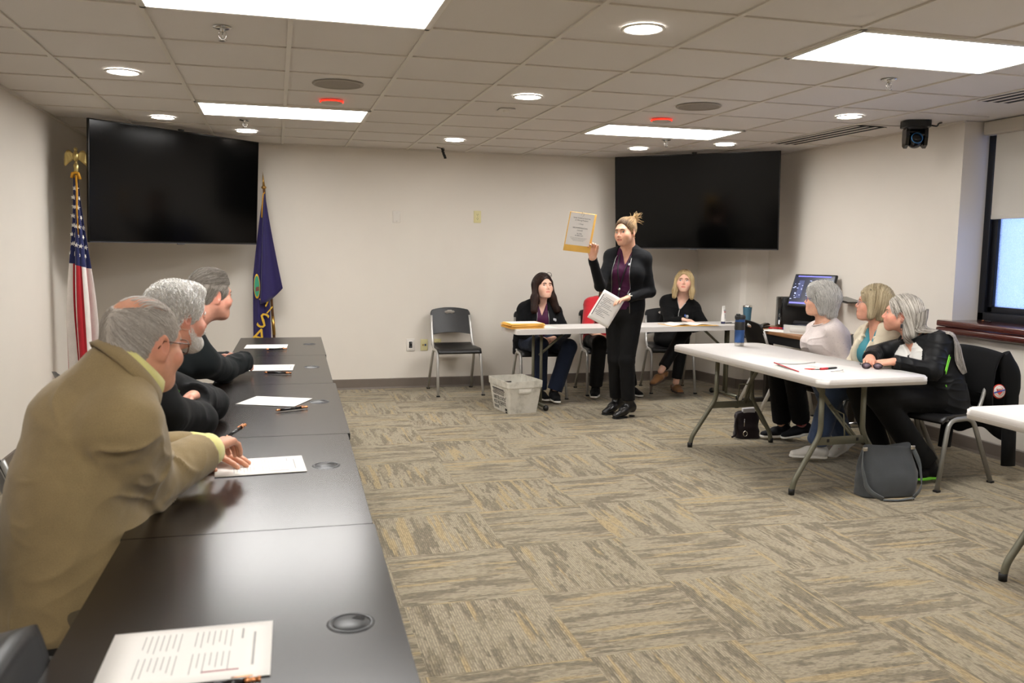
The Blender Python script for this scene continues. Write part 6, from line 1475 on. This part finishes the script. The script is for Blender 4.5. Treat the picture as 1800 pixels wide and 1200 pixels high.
def pen(label, a, b, z=.7475):
    a, b = Vector((a[0], a[1], z)), Vector((b[0], b[1], z)); c = (a + b) / 2; L = (b - a).length; t = thing('pen', label, 'pen', tuple(c), math.atan2(b.y - a.y, b.x - a.x), 'black and copper pens')
    B = BM(); tube(B, [(-L * .36, 0, 0), (L * .30, 0, 0)], .0055, 12); obj('barrel', B, M_blkg, t)
    B = BM(); tube(B, [(-L / 2, 0, 0), (-L * .44, 0, 0), (-L * .36, 0, 0)], [.0015, .0048, .0058], 12); obj('tip', B, M_copper, t)
    B = BM(); tube(B, [(L * .30, 0, 0), (L * .36, 0, 0), (L * .365, 0, 0), (L * .46, 0, 0), (L * .465, 0, 0), (L / 2, 0, 0)], [.006, .006, .0045, .0045, .0055, .0055], 12); obj('clicker', B, M_copper, t)
    B = BM(); box(B, (L * .27, 0, .0085), (L * .26, .003, .0015), bev=.0005); obj('clip', B, M_copper, t)
    return t
pen('black and copper pen beside the sheet on the farthest dark table', (-.077, 6.087), (.063, 6.116)); pen('black and copper pen lying across before the man with short grey hair', (-.075, 4.965), (.073, 4.915))
pen('black and copper pen below the tilted sheet by the man with curly hair', (-.012, 3.792), (.124, 3.850)); pen('black and copper pen at the lower edge, beside the near sheet', (-.165, 1.395), (-.035, 1.400))
t = pen('black and copper pen held in the hands of the man in the tan blazer', (-.165, 2.78), (-.105, 2.89), .862); t.rotation_euler.y = -.16
# postal tote on the floor
M_tote = NT('corrugated_plastic'); v_ = M_tote.coord(); M_tote.put(M_tote.b, 'Base Color', M_tote.ramp(M_tote.noise(v_, 7, 5, .7), [(.32, srgb('aaa69a')), (.5, srgb('cfcbc0')), (.7, srgb('d8d4ca'))])); M_tote.b.inputs['Roughness'].default_value = .45; M_tote.bump(M_tote.noise(v_, 26, 3), .5, .006); M_tote = M_tote.m
t = thing('postal_tote', 'scuffed white postal tote on the carpet under the far table', 'crate', (2.075, 7.40, 0), R(9))
def ring_(w, d, z): return rrect(w, d, .02, 4)
wb, db, wt_, dt_, hh_ = .275, .36, .345, .44, .292
B = BM(); lay = []
for (w_, d_, z_, cxx) in ((wb, db, 0, 0), (wt_ * .965, dt_ * .965, hh_ * .8, 0), (wt_, dt_, hh_ * .8, 0), (wt_ + .006, dt_ + .006, hh_, 0), (wt_ - .008, dt_ - .008, hh_, 0), (wt_ - .02, dt_ - .02, hh_ * .8, 0), (wb - .016, db - .016, .008, 0)): lay.append([B.verts.new((x, y, z_)) for x, y in rrect(w_, d_, .022, 4)])
n_ = len(lay[0])
for a, b in zip(lay, lay[1:]):
    for i in range(n_): B.faces.new((a[i], a[(i + 1) % n_], b[(i + 1) % n_], b[i]))
B.faces.new(lay[0][::-1]); B.faces.new(lay[-1]); obj('tub', B, M_tote, t)
B = BM(); box(B, (0, dt_ / 2 - .014, hh_ * .72), (.11, .006, .045), bev=.002); obj('handle_slot', B, mat('slot_brown', '3a322a', .8), t)
B = BM(); box(B, (.0, -dt_ / 2 * .955 - .001, hh_ * .72), (.13, .012, .055), rot=(R(-8), 0, 0), bev=.012); obj('handle', B, M_tote, t)
sl = math.atan2((wt_ * .965 - wb) / 2, hh_ * .8); Ml = basis((0, -1, 0), nrm(A_([-math.sin(sl), 0, math.cos(sl)])), nrm(A_([-math.cos(sl), 0, -math.sin(sl)])), (-(wb + (wt_ * .965 - wb) * .45) / 2 - .001, .0, hh_ * .36))
B = BM()
text(B, 'UNITED STATES', .042, Ml @ Matrix.Translation((0, .012, 0)) @ Matrix.Diagonal((.9, 1.1, 1, 1))); text(B, 'POSTAL SERVICE', .042, Ml @ Matrix.Translation((0, -.030, 0)) @ Matrix.Diagonal((.86, 1.1, 1, 1)))
T = BM(); g_ = np.random.default_rng(2)
for i in range(5): box(T, (-.01 + .012 * g_.uniform(-1, 1), .098 - .012 * i, 0), (.26 - .03 * g_.uniform(), .006 if i else .010, .0006))
for i in range(3): box(T, (-.08, -.062 - .009 * i, 0), (.10, .005, .0006))
box(T, (.0, -.052, 0), (.07, .004, .0006)); box(T, (.125, -.075, 0), (.045, .022, .0006)); box(T, (.125, -.1, 0), (.04, .016, .0006)); box(T, (.142, .035, 0), (.008, .02, .0006)); T.transform(Ml); join(B, T, 0, False); T.free()
obj('stencil_text', B, mat('stencil_black', '1a1a1c', .8), t)
# on the far table
M_pw, M_kr = MATS['paper_white'], MATS['kraft_envelope']
for i in range(9):
    dx, dy, a = rng.normal(0, .010), rng.normal(0, .006), rng.normal(0, 2.4); lab = 'topmost of the stacked kraft envelopes on the left end of the far table' if i == 8 else 'kraft envelope inside the stack on the left end of the far table'
    t = thing('envelope', lab, 'envelope', (2.165 + dx, 7.485 + dy, .7425 + .0052 * i), R(8 + a), 'stacked envelopes on the far table')
    B = BM(); box(B, (0, 0, .0022), (.325, .25, .0042), bev=.0012); obj('kraft_sleeve', B, M_kr, t)
    if i % 2 == 0: B = BM(); box(B, (.006, .012, .0047), (.285, .218, .0008)); obj('sheet', B, M_pw, t)
paper('paper_sheet', 'white sheet sliding off the stacked envelopes on the far table', (2.33, 7.50), .3, .2, R(6), lines=False, z=.7425)
t = thing('folder', 'open kraft folder of white sheets on the far table before the blonde woman', 'folder', (3.86, 7.56, .7425), R(3))
B = BM(); box(B, (-.125, 0, .002), (.25, .31, .003), bev=.001); box(B, (.125, 0, .002), (.25, .31, .003), bev=.001); obj('cover', B, M_kr, t)
B = BM(); P = [[Vector((-.24 + .23 * i / 8, -.135 + .27 * j / 4, .0045 + .014 * math.sin(i / 8 * PI) ** 2)) for j in range(5)] for i in range(9)]; grid(B, P, thick=.001); obj('sheet', B, M_pw, t)
B = BM(); P = [[Vector((.005 + .225 * i / 8, -.13 + .27 * j / 4, .0045 + .012 * math.sin((i / 8) ** .7 * PI) ** 2)) for j in range(5)] for i in range(9)]; grid(B, P, thick=.001); obj('sheet', B, M_pw, t)
t = thing('lotion_tube', 'white lotion tube standing on its dark blue cap on the far table', 'tube', (4.275, 7.625, .7425), R(20))
B = BM(); lathe(B, [(0, 0), (.021, 0), (.022, .018), (.020, .022)], n=20); obj('cap', B, mat('cap_navy', '1d2450', .35), t)
B = BM(); P = []
for i in range(13):
    v = i / 12; rx, ry = .0235 - .004 * v, .0235 * (1 - v ** 1.6) + .0012; P.append([Vector((rx * math.cos(a), ry * math.sin(a), .022 + .155 * v)) for a in np.linspace(0, 2 * PI, 25)[:-1]])
grid(B, P, wrap=True); obj('tube_body', B, mat('tube_white', 'e0ddd8', .35), t)
B = BM(); box(B, (0, -.018, .118), (.024, .004, .008)); obj('red_print', B, mat('tube_red', 'b03040', .5), t)
B = BM(); box(B, (0, -.0155, .135), (.028, .004, .006)); 
for i in range(4): box(B, (0, -.0215, .09 - .012 * i), (.014, .003, .004))
obj('grey_print', B, mat('tube_grey', '7a7f90', .5), t)
for (a, b, lab) in (((4.315, 7.645), (4.395, 7.665), 'dark pen lying beside the lotion tube'), ((4.34, 7.585), (4.45, 7.60), 'grey pen lying between the lotion tube and the blue bottle')):
    c = ((a[0] + b[0]) / 2, (a[1] + b[1]) / 2, .7475); L = math.hypot(b[0] - a[0], b[1] - a[1]); t = thing('pen', lab, 'pen', c, math.atan2(b[1] - a[1], b[0] - a[0])); B = BM(); tube(B, [(-L / 2, 0, 0), (L * .2, 0, 0)], .005, 8); obj('barrel', B, M_steel if 'grey' in lab else M_blk, t); B = BM(); tube(B, [(L * .2, 0, 0), (L / 2, 0, 0)], .0057, 8); obj('cap', B, M_blkg, t)
t = thing('tumbler', 'teal insulated tumbler with steel rim at the right end of the far table', 'cup', (4.585, 7.70, .7425))
B = BM(); lathe(B, [(0, 0), (.033, .0), (.036, .004), (.041, .10), (.0455, .158)], n=32); obj('body', B, mat('teal_powder_coat', '41687c', .5, .2), t)
B = BM(); lathe(B, [(.0455, .158), (.0462, .172), (.044, .174), (.043, .168)], n=32); lathe(B, [(0, .166), (.0435, .168)], n=32); obj('rim', B, M_chrome, t)
# on the women's table
t = thing('travel_mug', 'blue metallic travel bottle with black band and steel base on the white table', 'bottle', (3.395, 5.80, .7425), R(-60))
B = BM(); lathe(B, [(.0355, .026), (.0375, .03), (.0375, .125), (.0365, .13)], n=36); lathe(B, [(.0365, .18), (.037, .185), (.036, .205)], n=36); obj('body', B, mat('blue_metallic', '3f5f96', .3, .85), t)
B = BM(); lathe(B, [(0, 0), (.034, 0), (.0358, .004), (.0362, .026), (.0355, .03)], n=36); obj('base_ring', B, M_chrome, t)
B = BM(); lathe(B, [(.0372, .122), (.0392, .128), (.0392, .178), (.037, .184)], n=36); obj('grip_band', B, M_blk, t)
B = BM(); lathe(B, [(.036, .203), (.0395, .207), (.0405, .222), (.038, .232), (.03, .236), (0, .234)], n=36); box(B, (0, -.03, .238), (.03, .02, .016), bev=.004); box(B, (0, -.041, .215), (.03, .012, .03), bev=.004); obj('lid', B, M_blk, t)
t = thing('leaflet', 'printed clear sheet with a red emblem and red border on the white table', 'paper', (3.17, 4.59, .7425), R(-6)); Mt = Matrix()
B = BM(); P = [[Vector((-.15 + .30 * i / 10, -.17 + .34 * j / 8, .0006 + .012 * (abs(i / 5 - 1) ** 4) * ((j / 8)))) for j in range(9)] for i in range(11)]; grid(B, P, thick=.0006); obj('page', B, M_pw, t)
B = BM(); tube(B, [(-.145, -.16 + .32 * u, .004 + .012 * u) for u in np.linspace(0, 1, 10)], .004, 5); obj('red_border', B, mat('leaflet_red', 'c02a38', .5), t)
B = BM(); tube(B, fillet([(-.14, .16, .012), (-.02, .165, .003), (.05, .17, .004), (.14, .168, .014)], .03), .0025, 5); tube(B, [(.06, -.165, .003), (.12, -.16, .006), (.149, -.15, .010)], .002, 5)
for i in range(9): box(B, (.06 + .01 * (i % 3), .11 - .018 * i, .0026), (.07, .003, .0004))
obj('print_pattern', B, M_ink2, t)
B = BM(); prism(B, [(.03 * math.cos(a) * 1.3, .03 * math.sin(a)) for a in np.linspace(.1, PI + .5, 16)] + [(-.02, -.03), (.02, -.012)], .0022, .0032, Matrix.Translation((-.01, -.05, 0))); obj('red_emblem', B, mat('emblem_red', 'd8321f', .5), t)
B = BM(); box(B, (.01, -.085, .0030), (.07, .012, .0006)); box(B, (.03, -.07, .0034), (.03, .014, .0006)); obj('emblem_dark', B, M_ink, t)
t = thing('marker_pen', 'black and red marker lying on the leaflet', 'pen', (3.255, 4.50, .752), R(12)); B = BM(); tube(B, [(-.07, 0, 0), (-.01, 0, 0)], .0075, 10); obj('cap', B, mat('marker_b3202a', 'b3202a', .4), t); B = BM(); tube(B, [(-.012, 0, 0), (.06, 0, 0), (.07, 0, 0)], [.0068, .0068, .004], 10); obj('barrel', B, M_blk, t)
t = thing('eyeglasses', 'black folded eyeglasses with tinted lenses on the table corner beside the folded arms', 'glasses', (3.545, 4.475, .7425), R(-28)); M_lens = mat('tinted_lens', '6c5c66', .1, spec=.5); B = BM(); FRp = []
for s in (-1, 1): tube(B, [(s * .033 + .026 * math.cos(a), -.004, .021 + .019 * math.sin(a)) for a in np.linspace(0, 2 * PI, 20)[:-1]], .0017, 5, closed=True)
tube(B, [(-.008, -.004, .025), (0, -.006, .028), (.008, -.004, .025)], .0017, 5); obj('frame', B, M_blkg, t)
for s in (-1, 1):
    B = BM(); tube(B, [(s * .06, -.004, .026), (s * .066, .01, .026), (s * .05, .11, .024), (s * .045, .135, .008)], .0018, 5); obj('temple', B, M_blkg, t)
    B = BM(); lathe(B, [(0, .001), (.025, 0), (0, -.001)], n=20, M=basis((1, 0, 0), (0, 0, .74), (0, -1, 0), (s * .033, -.004, .021))); obj('lens', B, M_lens, t)
t = thing('pen', 'small copper-tipped pen lying on the mahogany window sill', 'pen', (XR + .16, 5.24, SILL + .0062), R(80)); B = BM(); tube(B, [(-.05, 0, 0), (.03, 0, 0)], .005, 8); obj('barrel', B, M_blkg, t); B = BM(); tube(B, [(.03, 0, 0), (.055, 0, 0)], .0055, 8); obj('clicker', B, M_copper, t)
# grey tote bag and the small dark bag on the floor
def bag(label, c, rz, w, d, h_, m, strapm, name, amp, seed):
    t = thing(name, label, 'bag', (c[0], c[1], 0), rz); P = []; n_, m_ = 40, 22
    for j in range(m_ + 1):
        v = j / m_; row = []; ww = w * (1 - .10 * v + .05 * math.sin(PI * v)); dd = d * (1 - v ** 1.4) + .028
        for i in range(n_):
            a = 2 * PI * i / n_; e = .55; x = ww / 2 * math.copysign(abs(math.cos(a)) ** e, math.cos(a)); y = dd / 2 * math.copysign(abs(math.sin(a)) ** .8, math.sin(a))
            q = A_([[x * 7, y * 7 + seed, v * 2.2]]); dz = vnoise(q, seed)[0] * amp + vnoise(q * 3.1, seed + 1)[0] * amp * .35; k_ = 1 + dz / max(.05, math.hypot(x, y))
            row.append(Vector((x * k_, y * k_, h_ * v + .012 * math.cos(a * 2 + seed) * v ** 3 + (.004 if j == 0 else 0))))
        P.append(row)
    B = BM(); grid(B, P, wrap=True); B.verts.ensure_lookup_table(); B.faces.new([B.verts[i] for i in range(n_)][::-1]); B.faces.new([B.verts[m_ * n_ + i] for i in range(n_)]); obj('bag_body', B, m, t); return t
M_greyn = cloth_mat('slate_nylon', '44474a', .6, 600, var=.12); t = bag('slate grey shoulder bag on the carpet under the table corner', (3.545, 4.30), R(-4), .375, .17, .305, M_greyn, None, 'shoulder_bag', .020, 5)
B = BM()
for s in (-1, 1): pts = [(s * .165, -.012, .29), (s * .195, -.05, .2), (s * .185, -.10, .06), (s * .10, -.135, .012)]; tube(B, fillet(pts, .05, 6), .014, 8, sx=1., sy=.22, up=(0, 0, 1))
tube(B, fillet([(-.10, -.135, .008), (0, -.15, .006), (.10, -.135, .012)], .03), .013, 8, sx=.25, sy=1., up=(0, 0, 1)); obj('strap', B, cloth_mat('slate_webbing', '54585a', .7, 500), t)
for s in (-1, 1): B = BM(); box(B, (s * .160, -.022, .290), (.03, .012, .026), bev=.003); obj('buckle', B, M_chrome, t)
M_dkb = cloth_mat('dark_plum_nylon', '1d1216', .5, 500); t = bag('small dark drawstring bag on the carpet under the white table', (3.56, 5.92), R(-8), .20, .13, .20, M_dkb, None, 'small_bag', .014, 9)
B = BM(); tube(B, fillet([(-.085, -.01, .19), (-.105, -.03, .12), (-.11, -.06, .03), (-.14, -.05, .012)], .03), .008, 8); tube(B, fillet([(.085, -.01, .19), (.12, -.02, .12), (.15, -.03, .08)], .03), .008, 8); obj('drawstring', B, M_dkb, t); B = BM(); tube(B, [(-.045, -.068, .16), (-.05, -.072, .10)], .004, 6); obj('zipper', B, M_chrome, t); B = BM(); tube(B, [(-.04 + .016 * math.cos(a), -.078, .045 + .02 * math.sin(a)) for a in np.linspace(0, 6.28, 14)[:-1]], .004, 6, closed=True); obj('ring_charm', B, M_chrome, t)
B = BM(); box(B, (.01, .0, .205), (.10, .035, .06), rot=(0, R(-3), 0), bev=.006); obj('tissue_pack', B, mat('pack_grey', 'b6b4b8', .6), t)
# coat hung over the back of the nearest woman's chair
M_coat = cloth_mat('black_coat_cloth', '0a0a0b', .9, 300, sheen=.03); ct = thing('coat', 'black coat with a round red and blue patch hung over a chair back', 'coat', (4.34, 4.50, 0))
def coat_pts():
    P = []; Mx = Matrix.Translation((4.10, 4.54, 0)) @ Matrix.Rotation(R(-78), 4, 'Z')
    prof = [(.20, .52), (.185, .62), (.20, .74), (.235, .835), (.265, .858), (.30, .84), (.325, .72), (.335, .55), (.34, .40), (.345, .30)]
    for i in range(33):
        u = -1 + 2 * i / 32; row = []
        for j, (y, z) in enumerate(prof):
            x = u * (.255 + .02 * (j > 5) * (j - 5) / 4); wv = .012 * math.sin(u * 9 + j * .6) * min(1, abs(j - 4) / 4); zz = z - .03 * u * u * (1 if 2 < j < 7 else .3) + (.03 * math.sin(u * 5) if j == 9 else 0)
            row.append(Mx @ Vector((x, y + (wv if j > 4 else -wv * .4), zz)))
        P.append(row)
    return P
P = coat_pts(); off = Vector((4.34, 4.50, 0)); B = BM(); grid(B, [[q - off for q in r_] for r_ in P], thick=.012); obj('body_cloth', B, M_coat, ct)
Mx = Matrix.Translation((4.10, 4.54, 0)) @ Matrix.Rotation(R(-78), 4, 'Z')
for s, x0, q0, q1 in ((1, .235, .11, .13), (-1, -.15, .16, .17)):
    pts = [Mx @ Vector(p) - off for p in ((x0, .29, .83), (x0 + .02, .345, .72), (x0 + .03 * s, .365, .55), (x0 + .02 * s, .375, .36), (x0 + .035 * s, .37, q0 if s > 0 else .14))]
    B = BM(); tube(B, fillet(pts, .06, 5), [.045 + .03 * math.sin(min(1, i / 9) * PI) * .6 for i in range(len(fillet(pts, .06, 5)))], 14, sx=1.05, sy=.62); obj('sleeve', B, M_coat, ct)
pc = Vector((4.385, 4.335, .60))
def patch(B_, mi): pass
nrmv = nrm(A_([-.10, -1., .10])); px_ = nrm(np.cross([0, 0, 1.], nrmv)); py_ = np.cross(nrmv, px_); px_ = -px_ if px_[0] < 0 else px_; Mp = basis(px_, py_, nrm(np.cross(px_, py_)), tuple(pc - off))
B = BM(); lathe(B, [(0, .004), (.044, .004), (.046, 0)], n=36, M=Mp, mi=0); lathe(B, [(.031, .0052), (.0395, .0052), (.0395, .004)], n=36, M=Mp, mi=1); lathe(B, [(0, .0052), (.028, .0052), (.029, .004)], n=36, M=Mp, mi=1)
prism(B, [(-.02, .018), (.02, .018), (.02, -.004), (0, -.024), (-.02, -.004)], .005, .0066, Mp, mi=0); prism(B, [(-.04, -.012), (.038, .006), (.038, .013), (-.04, -.004)], .006, .0078, Mp, mi=2)
text(B, 'VOTE', .013, Mp @ Matrix.Translation((0, .012, .0072)), mi=1); obj('patch', B, [mat('patch_red', 'c23a2a', .7), mat('patch_white', 'dcd8d4', .7), mat('patch_blue', '2a4aa0', .7)], ct)
# ------------------------------------------------------------------ flags
M_navy = cloth_mat('flag_navy', '1b2150', .6, 300, sheen=.3); M_fred = cloth_mat('flag_red', 'a01420', .6, 300, sheen=.3); M_fwh = cloth_mat('flag_white', 'd6cfca', .6, 300, sheen=.3); M_gold = mat('gold_fringe', 'c08a22', .5, .3); M_pole = mat('oak_pole', '5a3a1e', .35, coat=.4); M_eag = mat('eagle_brass', 'b9a46a', .3, .9)
t = thing('flag_stand', 'striped flag with stars on an eagle-topped pole in the left corner', 'flag', (-1.46, 7.30, 0))
B = BM(); lathe(B, [(0, .0), (.13, 0), (.13, .02), (.06, .05), (.03, .10), (.02, .12)], n=32); obj('base', B, mat('stand_brass', '8a6a34', .3, 1.), t)
B = BM(); tube(B, [(0, 0, .05), (0, 0, 2.0)], .013, 12); obj('pole', B, M_pole, t)
B = BM(); lathe(B, [(.013, 1.985), (.02, 1.995), (.016, 2.02), (.022, 2.045), (.012, 2.06), (.010, 2.075)], n=18)
T = BM(); bmesh.ops.create_uvsphere(T, u_segments=14, v_segments=10, radius=1); T.transform(Matrix.Translation((0, 0, 2.115)) @ Matrix.Diagonal((.022, .022, .042, 1))); join(B, T, 0, True); T.free()
T = BM(); bmesh.ops.create_uvsphere(T, u_segments=12, v_segments=8, radius=.0145); T.transform(Matrix.Translation((.002, -.006, 2.168))); join(B, T, 0, True); T.free(); tube(B, [(.006, -.016, 2.168), (.014, -.026, 2.160)], [.006, .001], 6)
for s in (-1, 1):
    P = []
    for i in range(8):
        u = i / 7; top = Vector((s * (.014 + .062 * u), .004 + .004 * u, 2.128 + .046 * math.sin(PI * min(1, u * .8)) - .018 * u)); L = .035 + .075 * math.sin(PI * min(1, u * .62)) ** 1.2 * (1 if u < .9 else .8); P.append([top + Vector((s * (.010 * u - .012 * (1 - u)) * v, -.004 * math.sin(v * 3 + u * 9), -L * v)) for v in np.linspace(0, 1, 6)])
    grid(B, P, thick=.006)
eg = obj('eagle_finial', B, M_eag, t)
# hanging cloth: folds round the pole; canton above, stripes below
P = []; nu, nv = 180, 150
def flag_xy(u, v):
    """u along the gathered width, v down the drape"""
    w = .018 + .085 * smoothstep(0, .75, v) + .03 * v; a = u * 2 * PI * .92 + .3; ph = u * 2 * PI * 3.5
    r_ = w * (.62 + .38 * math.cos(ph + 1.2 * v)); sk = .028 * v
    return Vector((math.cos(a) * r_ * 1.0 + sk - .002, -abs(math.sin(a)) * r_ * .75 - .016 + .01 * math.sin(ph), 1.955 - 1.55 * v - .05 * math.cos(a) * v))
for i in range(nu + 1): P.append([flag_xy(i / nu, j / nv) for j in range(nv + 1)])
def fmi(i, j):
    u, v = i / nu, j / nv; d = v
    if d < .43: return 0
    return 1 if int(u * 15 + 1) % 2 else 2
B = BM(); grid(B, P, thick=.0015, mfun=fmi); cl = obj('flag_cloth', B, [M_navy, M_fwh, M_fred], t)
B = BM(); g_ = np.random.default_rng(12)
for i in range(6, nu - 4, 10):
    for j in range(8 + (i // 10) % 2 * 7, 62, 14):
        p = P[i][j]; n = (P[i][j + 3] - P[i][j - 3]).cross(P[min(nu, i + 3)][j] - P[i - 3][j]).normalized(); n = -n if n.y > 0 else n
        if fmi(i, j + 4) != 0 or p.y > -.02: continue
        x = Vector((1, 0, 0)); x = (x - n * x.dot(n)).normalized(); y = n.cross(x); r_ = .020
        prism(B, [((r_ if q % 2 == 0 else r_ * .4) * math.sin(q * PI / 5 + .2), (r_ if q % 2 == 0 else r_ * .4) * math.cos(q * PI / 5 + .2)) for q in range(10)], .0, .002, basis(x, y, n, p + n * .003))
obj('star_pattern', B, mat('star_white', 'dedad6', .7), cl)
B = BM(); tube(B, [(-.028, -.03, 1.95), (-.02, -.035, 1.985), (.0, -.03, 1.99), (.018, -.032, 1.985), (.03, -.03, 1.94)], .012, 8); tube(B, [(.006, -.05, 1.97), (.010, -.058, 1.85), (.004, -.06, 1.70), (.008, -.062, 1.52)], [.008, .008, .006, .003], 8); obj('gold_fringe', B, M_gold, cl)
t = thing('flag_stand', 'dark purple flag with gold letters leaning by the left television', 'flag', (-.01, 8.57, 0))
B = BM(); lathe(B, [(0, .0), (.12, 0), (.12, .02), (.05, .05), (.03, .10), (.02, .12)], n=32); obj('base', B, MATS['stand_brass'], t)
B = BM(); tube(B, [(.008, 0, .05), (-.088, 0, 1.99)], .013, 12); tube(B, [(-.018, 0, .60), (-.028, 0, .78)], .0155, 12, mi=1); obj('pole', B, [M_pole, M_brass], t)
B = BM(); lathe(B, [(.013, 0), (.024, .01), (.022, .022), (.012, .03), (.007, .10), (.0, .165)], n=16, M=Matrix.Translation((-.088, 0, 1.99)) @ Euler((0, R(-3), 0)).to_matrix().to_4x4()); obj('spear_finial', B, M_brass, t)
M_pur = cloth_mat('flag_purple', '231a4e', .55, 300, sheen=.35)
P = []                                   # rear fall, straight down beside the pole
for i in range(25):
    u = i / 24; row = []
    for v in np.linspace(0, 1, 30):
        xl = -.092 - .105 * min(1, v * 1.9) ** .8 - .015 * v; xr = -.075 + .035 * v; row.append(Vector((xl + (xr - xl) * u, -.028 + .014 * math.sin(u * 10 + v * 2) * min(1, v * 2), 1.93 - 1.5 * v)))
    P.append(row)
B = BM(); grid(B, P, thick=.002); f1 = obj('rear_cloth', B, M_pur, t)
P = []                                   # front fold, a corner flung to the right
for i in range(21):
    u = i / 20; row = []
    for v in np.linspace(0, 1, 28):
        bx, bz = -.141 + .21 * u, .902 + .151 * u - .03 * math.sin(PI * u); w = v ** 1.15; row.append(Vector((-.095 + .018 * u * (1 - v) + (bx + .095) * w, -.050 - .024 * math.sin(u * 6.5 + .5) * (.25 + .75 * v) - .012 * v, 1.94 + (bz - 1.94) * v)))
    P.append(row)
B = BM(); grid(B, P, thick=.002); f2 = obj('front_fold', B, M_pur, t)
B = BM(); tube(B, [(-.112, -.05, 1.72), (-.108, -.055, 1.80), (-.095, -.055, 1.94), (-.080, -.05, 1.955)], .006, 6); obj('gold_cord', B, M_gold, f1)
M_let = mat('flag_gold_letters', 'c9a12a', .7)
B = BM()
for ch, x, z, a, s_ in (('A', -.085, .94, -50, .15), ('I', -.058, .84, -40, .12), ('S', -.122, .735, -25, .21), ('A', -.158, .59, -20, .20)): text(B, ch, s_, Matrix.Translation((x, -.047, z)) @ Matrix.Rotation(PI / 2, 4, 'X') @ Matrix.Rotation(R(a), 4, 'Z'), depth=.002)
obj('letters', B, M_let, f1)
B = BM(); Ms = Matrix.Translation((-.168, -.046, 1.07)) @ Matrix.Rotation(PI / 2, 4, 'X')
lathe(B, [(.10, .001), (.118, .001), (.118, .004), (.10, .004)], n=36, M=Ms, mi=0, sx=.24); lathe(B, [(0, .002), (.10, .002)], n=36, M=Ms, mi=1, sx=.24); prism(B, [(-.012, -.05), (.020, -.04), (.018, 0), (-.010, -.01)], .003, .004, Ms, mi=2); obj('seal', B, [M_let, mat('seal_green', '2f8a6a', .7), mat('seal_brown', '6a3a34', .7)], f1)
